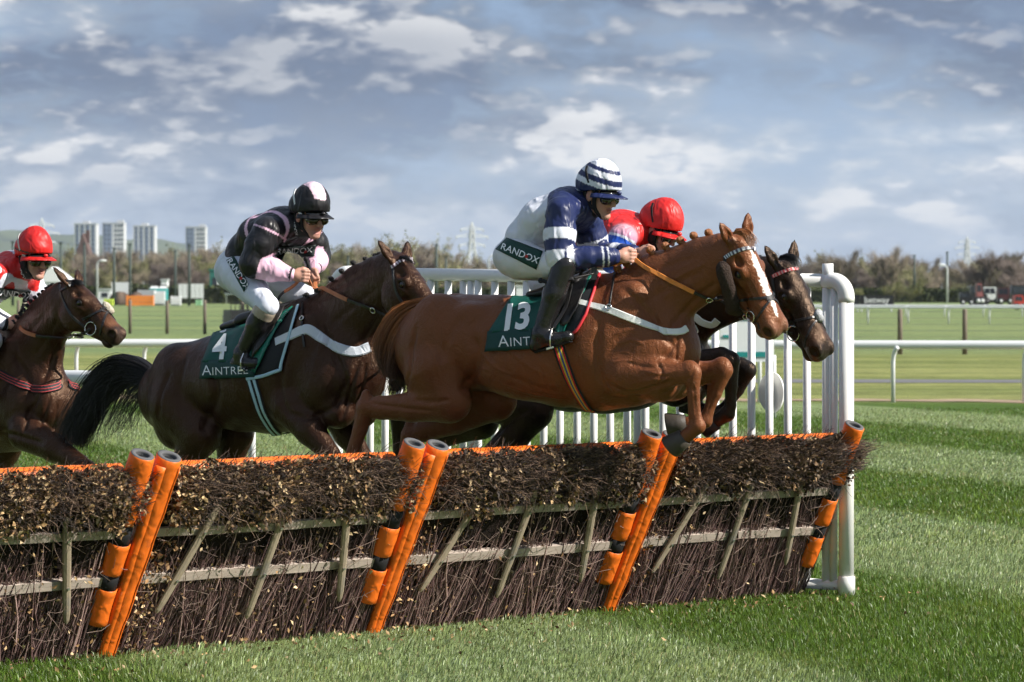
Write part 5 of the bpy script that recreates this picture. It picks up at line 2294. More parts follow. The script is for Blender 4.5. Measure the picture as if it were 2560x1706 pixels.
def horse(key, fr, spec, label):
    e = fr.empty('racehorse')
    tag(e, label, 'horse', 'racehorses taking the hurdle')
    f, hd = build_body(fr, spec)
    V, F = f.surface()
    cols = f.colours(V, spec['coat'], 0.016)
    if 'strokes' in spec:
        V = sculpt(fr, V, F, spec['strokes'])
    H = np.array([[*hd.x], [*hd.y], [*hd.z]])
    q = (V - np.array(hd.P)) @ H.T / hd.s / np.array([1, hd.d, hd.d])
    if 'paint' in spec:
        cols = spec['paint'](V, q, cols)
    # shade in nostrils and mouth line painted dark; dark skin round the eyes
    dk = np.array(spec['dark']) * 0.6
    for sg in (-1, 1):
        d = np.sqrt(((q[:, 0] - 0.588) / 0.036) ** 2 + ((q[:, 1] + 0.056) / 0.027) ** 2 + ((q[:, 2] - sg * 0.066) / 0.024) ** 2)
        cols[d < 1] = dk
        d = np.sqrt(((q[:, 0] - 0.205) / 0.034) ** 2 + ((q[:, 1] + 0.066) / 0.026) ** 2 + ((q[:, 2] - sg * 0.085) / 0.03) ** 2)
        w = np.clip(1.5 - d, 0, 1)[:, None] * 0.8
        cols = cols * (1 - w) + np.array(spec['dark']) * w
    m = (np.abs(q[:, 1] + 0.132) < 0.006) & (q[:, 0] > 0.535)
    cols[m] = dk
    body = obj('body', mesh_from('body', V, F, M_COAT, True, cols), e)
    bv = bvh_of(V, F)
    hm = mat('hoof_horn%d' % int(spec['hoofcol'][0] * 1000), spec['hoofcol'], 0.55, 0.35, 0.35, 25, 0.5, 60, stretch=(1, 1, 0.4))
    for (a, b, sc) in f.hooves:
        hv, hf = hoof_mesh(a, b, sc, Vector((0, 1, 0)))
        obj('hoof', mesh_from('hoof', hv, hf, hm, True), e)
    for sg in (-1, 1):
        c = hd.T(0.205, -0.066, sg * 0.080)
        eo = MB().ellipsoid(c, 0.0245 * hd.s, nu=16, nv=10).build('eye', M_EYE, e, True)
        lid = MB().tube([hd.T(0.205 + 0.025 * math.cos(a), -0.064 + 0.017 * math.sin(a), sg * (0.094 - 0.006 * abs(math.cos(a)))) for a in [math.pi * i / 8 for i in range(9)]], 0.0045, 6)
        lid.build('eyelid', mat('eyelid_skin', (0.02, 0.013, 0.011), 0.5, 0.4), eo, True)
    HORSES[key] = dict(e=e, fr=fr, hd=hd, bvh=bv, f=f)
    return HORSES[key]


def plaits(H, pix, lat, r, col, name='plait'):
    e, fr = H['e'], H['fr']
    m = mat('plait_' + name + str(int(col[0] * 1000)), col, 0.6, 0.3, 0.3, 60, 0.6, 120)
    for (x, y) in pix:
        p = fr.J(x, y, lat)
        h = H['bvh'].find_nearest(p)
        c = h[0] + h[1] * r * 0.75 if h[0] is not None else p
        mb = MB()
        mb.ellipsoid(c, (r, r * 0.9, r * 0.95), nu=10, nv=7)
        mb.ellipsoid(c + Vector((r * 0.7, 0.0, -r * 0.7)), (r * 0.7, r * 0.7, r * 0.6), nu=8, nv=6)
        mb.ellipsoid(c + Vector((-r * 0.2, -r * 0.5, r * 0.2)), (r * 0.6, r * 0.6, r * 0.6), nu=8, nv=6)
        mb.build('plait', m, e, True)


# ---- the chestnut, number 13, in full flight
F1 = Frame(1330, 20.2, 22)
CH = (0.158, 0.053, 0.0225)


def paint1(V, q, c):
    x, y, z = q[:, 0], q[:, 1], q[:, 2]
    # white blaze running down the face, darker knees and muzzle
    wdt = np.interp(x, [0.08, 0.16, 0.30, 0.42, 0.50, 0.54], [0.0, 0.018, 0.026, 0.018, 0.014, 0.0])
    b = (np.abs(z + 0.004 * np.sin(x * 40)) < wdt * (1 + 0.18 * np.sin(x * 190 + 3 * np.sin(x * 71)) + 0.1 * np.sin(x * 420))) & (y > -0.055) & (x > 0.08) & (x < 0.54)
    c[b] = (0.78, 0.75, 0.71)
    return c


S1 = dict(voxel=0.0078, coat=CH, dark=(0.05, 0.022, 0.015), point=(0.19, 0.066, 0.028), muz=(0.17, 0.088, 0.06), hoofcol=(0.055, 0.045, 0.036),
          trunk=[(1052, 782, 905, 0.13), (1100, 750, 985, 0.22), (1170, 737, 975, 0.255), (1250, 738, 980, 0.26), (1330, 746, 1003, 0.275),
                 (1410, 738, 1018, 0.28), (1490, 708, 1028, 0.25), (1560, 705, 1020, 0.21), (1625, 745, 998, 0.18), (1672, 800, 960, 0.15)],
          neck=[((1512, 694), (1690, 900), 0.165, 0.0), ((1590, 656), (1722, 800), 0.115, 0.0), ((1670, 626), (1760, 765), 0.096, 0.01),
                ((1740, 598), (1795, 738), 0.085, 0.03), ((1795, 586), (1822, 712), 0.08, 0.05)],
          muscle=[(1110, 842, 0.13, (0.20, 0.13, 0.25), 20), (1085, 925, 0.14, (0.17, 0.105, 0.22), -12), (1180, 790, 0.17, (0.09, 0.06, 0.07), 0),
                  (1545, 800, 0.15, (0.10, 0.07, 0.22), -32, 0.12), (1600, 885, 0.155, (0.13, 0.075, 0.16), -35, 0.08), (1540, 925, 0.165, (0.13, 0.07, 0.10), 20, 0.08),
                  (1685, 875, 0.075, (0.075, 0.08, 0.11), 0, 0.09), (1650, 965, 0.10, (0.11, 0.09, 0.09), 0, 0.08), (1310, 905, 0.16, (0.30, 0.13, 0.2), 0, 0.1),
                  (1500, 712, 0.0, (0.16, 0.05, 0.06), -8)],
          poll=(1858, 588, 0.07), muzzle=(1962, 826), toward=0.04, phi=50, ear=0.0, earlen=0.15, splay=0.42,
          legs=[dict(pts=[(1560, 935, 0.17, 0.125), (1640, 938, 0.18, 0.088), (1706, 934, 0.18, 0.058), (1729, 934, 0.18, 0.054), (1735, 985, 0.18, 0.031), (1740, 1040, 0.175, 0.029), (1745, 1066, 0.17, 0.040)],
                     hoof=(1684, 1118, 0.16), hs=1.05, bumps=[(2, 3, 0.4, (0.02, 0.025), 0.048), (4, 5, 0.5, (-0.022, 0.0), (0.018, 0.018, 0.11))]),
                dict(pts=[(1630, 955, -0.15, 0.12), (1720, 940, -0.14, 0.08), (1788, 926, -0.13, 0.054), (1808, 926, -0.13, 0.053), (1790, 985, -0.125, 0.031), (1770, 1030, -0.12, 0.029), (1762, 1052, -0.12, 0.040)],
                     hoof=(1676, 1066, -0.08), hs=1.0, bumps=[(2, 3, 0.5, (0.015, 0.03), 0.046), (4, 5, 0.4, (-0.02, 0.0), (0.018, 0.018, 0.10))]),
                dict(pts=[(1095, 930, 0.15, 0.19), (1120, 1000, 0.165, 0.125), (1030, 1018, 0.165, 0.085), (955, 1020, 0.16, 0.066), (916, 1020, 0.16, 0.058), (900, 1075, 0.16, 0.042), (876, 1150, 0.155, 0.038), (858, 1208, 0.15, 0.045)],
                     hoof=(846, 1270, 0.15), bumps=[(3, 4, 0.9, (-0.012, 0.055), (0.032, 0.028, 0.05)), (1, 1, 0, (0.03, -0.02), 0.1), (4, 5, 0.5, (-0.025, 0), (0.018, 0.018, 0.10))]),
                dict(pts=[(1160, 940, -0.13, 0.19), (1240, 1000, -0.14, 0.115), (1140, 1050, -0.14, 0.082), (1060, 1078, -0.14, 0.062), (1026, 1090, -0.14, 0.055), (1012, 1150, -0.14, 0.04), (995, 1210, -0.14, 0.036), (980, 1260, -0.14, 0.045)],
                     hoof=(965, 1315, -0.14), bumps=[(3, 4, 0.9, (-0.01, 0.05), (0.032, 0.028, 0.05))])],
          carve=[((1215, 850), (1195, 945), 0.33, 0.05), ((1480, 860), (1470, 960), 0.35, 0.06)],
          paint=paint1,
          strokes=[([(1505, 780), (1492, 860), (1500, 940), (1530, 985)], -0.012, 0.022), ([(1548, 712), (1610, 770), (1660, 830), (1690, 880)], -0.016, 0.022),
                   ([(1512, 955), (1570, 982), (1640, 968), (1690, 950)], -0.012, 0.016), ([(1560, 905), (1620, 918), (1690, 915)], -0.007, 0.014),
                   ([(1650, 850), (1712, 778), (1762, 728), (1800, 705)], -0.012, 0.016), ([(1185, 830), (1195, 890), (1180, 940), (1150, 985)], -0.022, 0.032),
                   ([(1045, 800), (1030, 870), (1022, 940), (1010, 985)], -0.012, 0.018), ([(1180, 775), (1130, 830), (1100, 910), (1095, 970)], -0.008, 0.025),
                   ([(1100, 1030), (1020, 1022), (950, 1012), (925, 1006)], -0.008, 0.012), ([(1000, 992), (950, 992), (912, 990)], 0.005, 0.008),
                   ([(1560, 700), (1650, 672), (1750, 640)], -0.006, 0.02), ([(1590, 770), (1680, 715), (1770, 672)], -0.006, 0.02),
                   ([(1655, 905), (1682, 870), (1702, 838)], -0.010, 0.012), ([(1700, 835), (1692, 870), (1690, 915)], -0.008, 0.010),
                   ([(1732, 955), (1737, 1000), (1741, 1045)], -0.004, 0.006), ([(1795, 955), (1778, 1005), (1767, 1035)], -0.004, 0.006),
                   ([(1520, 890), (1550, 880), (1580, 885)], 0.003, 0.006), ([(1525, 910), (1555, 902), (1590, 905)], 0.003, 0.006),
                   ([(1240, 830), (1300, 900), (1400, 960)], 0.004, 0.010), ([(1260, 930), (1330, 965), (1420, 985)], -0.006, 0.02),
                   ([(1300, 850), (1310, 920), (1330, 975)], -0.003, 0.012), ([(1340, 850), (1352, 920), (1370, 985)], -0.003, 0.012), ([(1380, 880), (1392, 930), (1408, 990)], -0.003, 0.012),
                   ([(1545, 860), (1580, 850), (1612, 862)], 0.005, 0.008), ([(1530, 840), (1570, 825), (1600, 830)], 0.004, 0.008), ([(1600, 925), (1650, 935), (1700, 925)], 0.004, 0.007),
                   ([(1580, 960), (1630, 950), (1680, 948)], 0.004, 0.007), ([(1620, 740), (1640, 790), (1650, 840)], -0.007, 0.014), ([(1250, 960), (1330, 985), (1420, 1000)], 0.005, 0.008),
                   ([(1190, 870), (1240, 920), (1300, 945)], 0.004, 0.008), ([(1060, 850), (1090, 900), (1100, 960)], 0.004, 0.010), ([(1030, 1000), (1080, 1005), (1130, 1000)], -0.008, 0.014),
                   ([(1680, 700), (1720, 680), (1770, 655)], 0.004, 0.010), ([(1640, 900), (1655, 930), (1650, 960)], -0.008, 0.010), ([(1735, 925), (1725, 945), (1712, 950)], -0.004, 0.007),
                   ([(1862, 700), (1880, 735), (1900, 770)], 0.003, 0.006), ([(1840, 690), (1846, 720), (1860, 760)], -0.004, 0.010)])


# ---- the dark bay, number 4, rising to the hurdle
F2 = Frame(650, 21.6, 40)
BAY = (0.025, 0.0098, 0.0058)
BAYL = (0.115, 0.044, 0.020)  # brown of the sunlit breast, painted into the coat


def paint2(V, q, c):
    # coat colours unchanged; the sunlit breast is painted separately
    return c


S2 = dict(voxel=0.0085, coat=BAY, dark=(0.012, 0.009, 0.008), point=(0.010, 0.008, 0.008), muz=(0.03, 0.02, 0.017), hoofcol=(0.03, 0.027, 0.025),
          trunk=[(405, 945, 1055, 0.13), (435, 895, 1085, 0.215), (490, 855, 1085, 0.25), (550, 838, 1070, 0.27), (610, 822, 1080, 0.285),
                 (675, 795, 1085, 0.28), (735, 765, 1080, 0.25), (790, 755, 1065, 0.21), (850, 785, 1050, 0.18), (890, 850, 1005, 0.14)],
          neck=[((750, 762), (900, 960), 0.165, 0.0), ((810, 728), (930, 872), 0.125, 0.0), ((862, 686), (958, 810), 0.105, 0.02),
                ((915, 655), (985, 775), 0.092, 0.05), ((955, 637), (1005, 745), 0.085, 0.08)],
          muscle=[(450, 955, 0.13, (0.21, 0.13, 0.24), 25), (440, 1035, 0.14, (0.18, 0.11, 0.22), 0), (745, 880, 0.15, (0.10, 0.07, 0.24), -30, 0.1),
                  (800, 965, 0.155, (0.13, 0.08, 0.17), -30, 0.08), (720, 1005, 0.165, (0.14, 0.075, 0.11), 10, 0.08), (880, 945, 0.085, (0.085, 0.085, 0.13), 0, 0.06),
                  (845, 1030, 0.10, (0.11, 0.09, 0.10), 0, 0.06), (600, 960, 0.16, (0.30, 0.13, 0.2), 0, 0.1), (760, 775, 0.0, (0.16, 0.05, 0.06), 15)],
          poll=(1006, 638, 0.10), muzzle=(1126, 806), toward=0.24, phi=48, ear=-0.10, earlen=0.18, splay=0.55,
          legs=[dict(pts=[(725, 1015, 0.17, 0.125), (775, 1075, 0.18, 0.090), (825, 1135, 0.18, 0.060), (842, 1158, 0.18, 0.056), (850, 1215, 0.18, 0.038), (856, 1270, 0.18, 0.035), (858, 1290, 0.18, 0.045)],
                     hoof=(880, 1335, 0.18), dark_from=3),
                dict(pts=[(830, 1010, -0.15, 0.12), (870, 1085, -0.15, 0.085), (905, 1140, -0.14, 0.058), (915, 1155, -0.14, 0.055), (880, 1200, -0.14, 0.037), (850, 1235, -0.14, 0.034), (838, 1250, -0.14, 0.044)],
                     hoof=(800, 1255, -0.14), dark_from=3),
                dict(pts=[(445, 1010, 0.15, 0.20), (500, 1085, 0.165, 0.135), (460, 1160, 0.165, 0.088), (420, 1210, 0.16, 0.066), (405, 1235, 0.16, 0.058), (410, 1320, 0.16, 0.042), (415, 1385, 0.16, 0.038), (420, 1415, 0.16, 0.046)],
                     hoof=(432, 1455, 0.16), dark_from=4, bumps=[(3, 4, 0.8, (-0.03, 0.02), (0.035, 0.028, 0.05))]),
                dict(pts=[(500, 1015, -0.13, 0.19), (585, 1085, -0.14, 0.125), (575, 1160, -0.14, 0.085), (555, 1215, -0.14, 0.064), (545, 1240, -0.14, 0.056), (552, 1320, -0.14, 0.041), (556, 1370, -0.14, 0.037), (560, 1395, -0.14, 0.046)],
                     hoof=(572, 1430, -0.14), dark_from=4, bumps=[(3, 4, 0.8, (-0.03, 0.02), (0.035, 0.028, 0.05))])])


def sunlit_breast_brown_nose(fr, px0, px1, light, amount=1.0):
    """bay horses: sunlight on the breast and between the legs painted in as redder brown"""
    x0, x1 = fr.J(px0, 900).x, fr.J(px1, 900).x

    def fn(V, q, c):
        z0, z1 = fr.J(px1, 1090).z, fr.J(px1, 880).z
        w = np.clip((V[:, 0] - x0) / (x1 - x0), 0, 1) * np.clip((z1 - V[:, 2]) / (z1 - z0) * 2.2, 0, 1) * amount
        w = w * (q[:, 0] < -0.15)
        # brown nose
        n = np.clip((q[:, 0] - 0.42) / 0.08, 0, 1) * np.clip((0.56 - q[:, 0]) / 0.03, 0, 1) * (q[:, 1] > -0.09)
        w = np.maximum(w, 0.75 * n)
        return c * (1 - w[:, None]) + np.array(light) * w[:, None]
    return fn


S2['strokes'] = [([(720, 850), (700, 930), (705, 1000), (730, 1050)], -0.014, 0.024), ([(790, 790), (830, 870), (860, 950), (862, 1000)], -0.018, 0.024),
                 ([(715, 1030), (770, 1045), (830, 1020), (860, 985)], -0.014, 0.018), ([(900, 900), (880, 960), (865, 1020), (850, 1055)], -0.016, 0.014),
                 ([(870, 940), (850, 985), (835, 1030)], -0.010, 0.012), ([(915, 905), (908, 960), (890, 1015)], -0.012, 0.010), ([(520, 900), (540, 980), (520, 1050), (500, 1085)], -0.022, 0.030),
                 ([(430, 920), (400, 990), (395, 1050)], -0.012, 0.018), ([(470, 880), (450, 960), (455, 1040)], -0.008, 0.025), ([(890, 880), (935, 810), (965, 770)], -0.012, 0.016),
                 ([(790, 760), (860, 710), (930, 672)], -0.006, 0.02), ([(820, 820), (890, 760), (950, 715)], -0.006, 0.02), ([(560, 900), (590, 980), (640, 1040)], -0.004, 0.02)]
S2['paint'] = sunlit_breast_brown_nose(F2, 760, 880, BAYL)

# ---- the near-black horse alongside the chestnut
F3 = Frame(1410, 21.6, 24)
BLK = (0.0095, 0.0062, 0.0055)
S3 = dict(voxel=0.0095, coat=BLK, dark=(0.010, 0.008, 0.008), point=(0.007, 0.007, 0.008), muz=(0.028, 0.021, 0.019), hoofcol=(0.02, 0.019, 0.018),
          trunk=[(1085, 820, 945, 0.13), (1130, 790, 1010, 0.22), (1200, 775, 1000, 0.255), (1280, 772, 1005, 0.26), (1355, 778, 1020, 0.275),
                 (1430, 768, 1030, 0.28), (1505, 740, 1035, 0.25), (1570, 735, 1028, 0.21), (1640, 770, 1000, 0.18), (1700, 820, 960, 0.14)],
          neck=[((1530, 735), (1715, 930), 0.165, 0.0), ((1620, 705), (1765, 850), 0.12, 0.0), ((1720, 672), (1820, 810), 0.10, 0.02),
                ((1820, 652), (1885, 790), 0.088, 0.05), ((1895, 645), (1930, 770), 0.082, 0.08)],
          muscle=[(1140, 880, 0.13, (0.20, 0.13, 0.25), 20), (1160, 960, 0.14, (0.19, 0.11, 0.2), -30), (1575, 830, 0.15, (0.10, 0.07, 0.22), -32, 0.1),
                  (1640, 900, 0.155, (0.13, 0.08, 0.15), -35, 0.08), (1725, 900, 0.08, (0.08, 0.08, 0.11), 0, 0.06), (1690, 980, 0.10, (0.11, 0.09, 0.09), 0, 0.06)],
          poll=(1972, 650, 0.10), muzzle=(2078, 876), toward=0.14, phi=50, ear=-0.02, earlen=0.16, splay=0.5,
          legs=[dict(pts=[(1610, 940, 0.17, 0.12), (1720, 915, 0.17, 0.085), (1803, 893, 0.17, 0.058), (1826, 902, 0.17, 0.055), (1828, 965, 0.17, 0.038), (1826, 1015, 0.165, 0.034), (1818, 1035, 0.16, 0.044)],
                     hoof=(1764, 1072, 0.16), dark_from=0),
                dict(pts=[(1680, 965, -0.15, 0.12), (1790, 940, -0.14, 0.08), (1850, 917, -0.13, 0.055), (1868, 926, -0.13, 0.054), (1845, 975, -0.13, 0.036), (1812, 1020, -0.12, 0.033), (1795, 1035, -0.12, 0.044)],
                     hoof=(1712, 1012, -0.10), dark_from=0),
                dict(pts=[(1150, 960, 0.15, 0.19), (1330, 1025, 0.165, 0.125), (1290, 1085, 0.165, 0.095), (1235, 1135, 0.16, 0.070), (1215, 1155, 0.16, 0.058), (1205, 1235, 0.16, 0.042), (1195, 1290, 0.16, 0.038), (1188, 1315, 0.16, 0.045)],
                     hoof=(1178, 1365, 0.16), dark_from=4),
                dict(pts=[(1170, 970, -0.13, 0.19), (1200, 1050, -0.14, 0.115), (1110, 1085, -0.14, 0.082), (1030, 1060, -0.14, 0.062), (998, 1052, -0.14, 0.055), (998, 1120, -0.14, 0.04), (1000, 1190, -0.14, 0.036), (998, 1215, -0.14, 0.045)],
                     hoof=(985, 1265, -0.14), dark_from=3)])
S3['strokes'] = [([(1670, 930), (1700, 880), (1730, 845)], -0.010, 0.014), ([(1750, 870), (1735, 910), (1720, 950)], -0.010, 0.012), ([(1330, 1020), (1280, 1050), (1230, 1100)], -0.01, 0.015)]
S3['paint'] = sunlit_breast_brown_nose(F3, 1690, 1790, (0.06, 0.030, 0.018), 0.8)

# ---- the bay with the red and white rider, galloping in at the left edge
F4 = Frame(-60, 23.4, 40)
BAY4 = (0.031, 0.0125, 0.0072)
S4 = dict(voxel=0.0095, coat=BAY4, dark=(0.012, 0.009, 0.008), point=(0.012, 0.009, 0.008), muz=(0.035, 0.024, 0.02), hoofcol=(0.03, 0.027, 0.025),
          trunk=[(-345, 930, 1040, 0.13), (-315, 890, 1070, 0.215), (-265, 855, 1075, 0.25), (-205, 850, 1080, 0.27), (-145, 855, 1105, 0.285),
                 (-85, 850, 1125, 0.28), (-30, 838, 1135, 0.25), (30, 835, 1130, 0.21), (85, 880, 1115, 0.18), (118, 930, 1075, 0.15)],
          neck=[((-20, 842), (125, 1010), 0.165, 0.0), ((38, 815), (143, 920), 0.125, 0.0), ((80, 765), (152, 865), 0.105, 0.02),
                ((115, 728), (165, 842), 0.094, 0.05), ((145, 708), (180, 828), 0.088, 0.08)],
          muscle=[(-305, 945, 0.13, (0.21, 0.13, 0.24), 20), (-320, 1020, 0.14, (0.18, 0.11, 0.22), 0), (0, 930, 0.15, (0.10, 0.07, 0.24), -30, 0.1),
                  (45, 1020, 0.155, (0.13, 0.08, 0.17), -30, 0.08), (-20, 1055, 0.165, (0.14, 0.075, 0.11), 10, 0.08), (118, 1010, 0.09, (0.085, 0.085, 0.14), 0, 0.06),
                  (95, 1095, 0.10, (0.10, 0.09, 0.09), 0, 0.06)],
          poll=(190, 698, 0.10), muzzle=(311, 828), toward=0.20, phi=40, ear=-0.05, earlen=0.185, splay=0.6,
          legs=[dict(pts=[(60, 1080, 0.17, 0.12), (135, 1120, 0.17, 0.088), (200, 1160, 0.17, 0.060), (222, 1175, 0.17, 0.056), (270, 1250, 0.17, 0.038), (300, 1300, 0.17, 0.035), (310, 1315, 0.17, 0.045)],
                     hoof=(335, 1345, 0.17), dark_from=3),
                dict(pts=[(40, 1070, -0.15, 0.12), (18, 1130, -0.15, 0.085), (-10, 1195, -0.15, 0.058), (-20, 1215, -0.15, 0.055), (-60, 1275, -0.15, 0.038), (-85, 1325, -0.15, 0.035), (-92, 1345, -0.15, 0.045)],
                     hoof=(-80, 1390, -0.15), dark_from=3),
                dict(pts=[(-310, 1010, 0.15, 0.19), (-260, 1090, 0.165, 0.13), (-330, 1150, 0.165, 0.085), (-385, 1200, 0.16, 0.066), (-400, 1220, 0.16, 0.058), (-390, 1300, 0.16, 0.042), (-380, 1365, 0.16, 0.038), (-376, 1390, 0.16, 0.045)],
                     hoof=(-360, 1430, 0.16), dark_from=4),
                dict(pts=[(-290, 1010, -0.13, 0.19), (-220, 1090, -0.14, 0.12), (-260, 1160, -0.14, 0.083), (-300, 1210, -0.14, 0.064), (-310, 1230, -0.14, 0.056), (-290, 1310, -0.14, 0.041), (-275, 1365, -0.14, 0.037), (-270, 1385, -0.14, 0.045)],
                     hoof=(-252, 1420, -0.14), dark_from=4)])
S4['strokes'] = [([(100, 985), (70, 1040), (60, 1085)], -0.016, 0.016), ([(130, 985), (110, 1040), (95, 1090)], -0.012, 0.012), ([(145, 1000), (140, 1050), (125, 1095)], -0.012, 0.010),
                 ([(30, 880), (70, 950), (85, 1020)], -0.014, 0.022), ([(0, 1080), (60, 1095), (110, 1110)], -0.012, 0.016), ([(105, 960), (130, 900), (150, 850)], -0.012, 0.016),
                 ([(55, 850), (100, 800), (140, 750)], -0.006, 0.018), ([(80, 900), (120, 840), (150, 790)], -0.006, 0.018)]
S4['paint'] = sunlit_breast_brown_nose(F4, 20, 110, (0.135, 0.055, 0.027))

H1 = horse('h1', F1, S1, 'chestnut racehorse number thirteen with a white blaze, leaping the hurdle')
H2 = horse('h2', F2, S2, 'dark bay racehorse number four with a black tail, rising behind the hurdle')
H3 = horse('h3', F3, S3, 'near black racehorse half hidden beyond the chestnut, red browband on its head')
H4 = horse('h4', F4, S4, 'bay racehorse at the left edge with a sheepskin noseband and plaited mane')


def striped_band(H, pix, w, cols, name, seg=0.018):
    """a browband of alternating colours, each stripe real on the band"""
    e, fr, bv, hd = H['e'], H['fr'], H['bvh'], H['hd']
    P, N = cast_line(fr, bv, pix, 0.003, 40)
    mb = MB()
    V, F, C = [], [], []
    mb.strap(P, w, 0.006, N, col=None)
    C = []
    for i in range(len(P)):
        C += [cols[(i // 2) % len(cols)]] * 4
    me = mesh_from(name, mb.V, mb.F, mat('browband', attr=True, rough=0.5, var=0.05), False, C)
    o = obj(name, me, e)
    return o


def strap3(H, pts, w, th, name, material, parent=None, nrm=None, n=24):
    """a free hanging strap through local points"""
    S = spline(pts, n)
    N = [nrm or Vector((0, -1, 0.2))] * n
    return MB().strap(S, w, th, N).build(name, material, parent or H['e'], False)


def body_strap(H, pix, w, th, name, material, off=0.004, mirror=True):
    P, N = cast_line(H['fr'], H['bvh'], pix, off)
    mb = MB().strap(P, w, th, N)
    if mirror:
        mb.strap([Vector((p.x, -p.y, p.z)) for p in P], w, th, [Vector((n.x, -n.y, n.z)) for n in N])
    return mb.build(name, material, H['e'], False)


def bit_ring(H, px, py, r, name='bit_ring'):
    p, n = cast(H['fr'], H['bvh'], px, py, 0.012)
    hd = H['hd']
    ring(p, -hd.z * 0.9 + n * 0.3, r, 0.0042).build(name, M_METAL, H['e'], True)
    q = mirror_head(hd, [p])[0]
    ring(q, hd.z, r, 0.0042).build(name, M_METAL, H['e'], True)
    return p, q


def fluff(H, pix, r, name, material, off=None, n=16, seed=1):
    """a roll of sheepskin lying on the head"""
    rr = random.Random(seed)
    P, N = cast_line(H['fr'], H['bvh'], pix, r * 0.6 if off is None else off, n)
    f = Field(0.0065)
    for i in range(len(P) - 1):
        f.cone(P[i], P[i + 1], r, r, 0.01)
    for i in range(150):
        k = rr.randrange(len(P))
        d = Vector((rr.gauss(0, 1), rr.gauss(0, 1), rr.gauss(0, 1))).normalized()
        f.ell(P[k] + d * r * 0.82, r * rr.uniform(0.18, 0.32), None, 0.008)
    V, F = f.surface()
    return obj(name, mesh_from(name, V, F, material, True), H['e'])


def number_cloth(H, top, bottom, band_top, name='number_cloth', off=0.016, nu=18, nv=14, wav=0.004, seed=0):
    P, N = drape(H['fr'], H['bvh'], top, bottom, nu, nv, off, wav, seed)
    V, F = sheet_mesh(P, 0.005)
    o = obj(name, mesh_from(name, V, F, M_GREENC, True), H['e'])
    return o, bvh_of(V, F)


# ================= chestnut
e1 = H1['e']
# tail of chestnut hair, dark at the ends
V, F, C = strands(F1, [(1098, 742), (1045, 748), (992, 771), (960, 826), (950, 872), (962, 915), (985, 945)],
                  [(1100, 752), (1070, 772), (1036, 808), (1014, 856), (1004, 905), (1000, 930), (998, 950)], 1500, 3, (0.36, 0.135, 0.04), 0.0, 0.06, 0.0026, 13, 0.2, 0.35, 0.010)
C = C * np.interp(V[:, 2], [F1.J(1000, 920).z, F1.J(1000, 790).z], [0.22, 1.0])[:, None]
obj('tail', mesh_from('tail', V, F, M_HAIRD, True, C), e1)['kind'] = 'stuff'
V, F, C = strands(F1, [(990, 780), (955, 850), (950, 900), (965, 950)], [(1010, 840), (1000, 900), (1000, 950), (1004, 985)], 170, 5, (0.14, 0.06, 0.03), 0.0, 0.07, 0.0014, 10, 0.6, 0.5, 0.035)
obj('loose_tail_hair', mesh_from('loose_tail_hair', V, F, M_HAIRD, True, C), e1)['kind'] = 'stuff'
plaits(H1, [(1771, 584), (1736, 596), (1703, 610), (1668, 626), (1632, 642), (1601, 655), (1572, 667), (1548, 678)], 0.02, 0.025, (0.26, 0.10, 0.04))
# forelock
V, F, C = strands(F1, [(1840, 572), (1868, 572), (1884, 590), (1890, 612)], [(1832, 585), (1852, 588), (1868, 604), (1876, 622)], 160, 6, (0.28, 0.11, 0.04), 0.13, 0.02, 0.002, 8, 0.2, 0.3, 0.006)
obj('forelock', mesh_from('forelock', V, F, M_HAIRD, True, C), e1)['kind'] = 'stuff'
# saddle pad, number cloth, weight cloth
P, N = drape(F1, H1['bvh'], [(1392, 742), (1440, 722), (1500, 688)], [(1398, 838), (1436, 834), (1466, 788)], 16, 12, 0.010)
V, F = sheet_mesh(P, 0.010)
pad = obj('saddle_pad', mesh_from('saddle_pad', V, F, M_PAD, True), e1)
edge = [r[-1] for r in P] + [P[-1][i] for i in range(len(P[0]) - 2, -1, -1)]
MB().tube(edge, 0.0085, 8).build('piping', M_PIPRED, pad, True)
P, N = drape(F1, H1['bvh'], [(1384, 738), (1430, 722), (1488, 690)], [(1390, 842), (1412, 838), (1446, 762)], 16, 12, 0.026, 0.006, 2)
V, F = sheet_mesh(P, 0.005)
obj('weight_cloth', mesh_from('weight_cloth', V, F, M_GLOSSG, True), e1)
nc, ncb = number_cloth(H1, [(1280, 748), (1330, 748), (1395, 742)], [(1222, 834), (1300, 832), (1398, 826)], None, off=0.020, seed=1)
P, N = drape(F1, H1['bvh'], [(1222, 830), (1300, 828), (1404, 820)], [(1216, 880), (1300, 876), (1402, 870)], 16, 6, 0.022, 0.002, 4)
V, F = sheet_mesh(P, 0.005, False)
o = obj('name_band', mesh_from('name_band', V, F, M_GREEND, True), e1)
o2 = o.copy()
COL.objects.link(o2)
o2.scale = (1, -1, 1)
b_ = bvh_of(V, F)
decal(F1, b_, 'Aintree', (1312, 852), 41, -3.5, 'lettering', M_WCLOTH, o, smallcaps=True, bold=-0.004, xs=0.98, spacing=1.06)
decal(F1, ncb, '13', (1284, 797), 88, -5, 'number', M_WCLOTH, nc, shear=0.25, bold=0.035, xs=0.90, spacing=0.95, off=0.005)
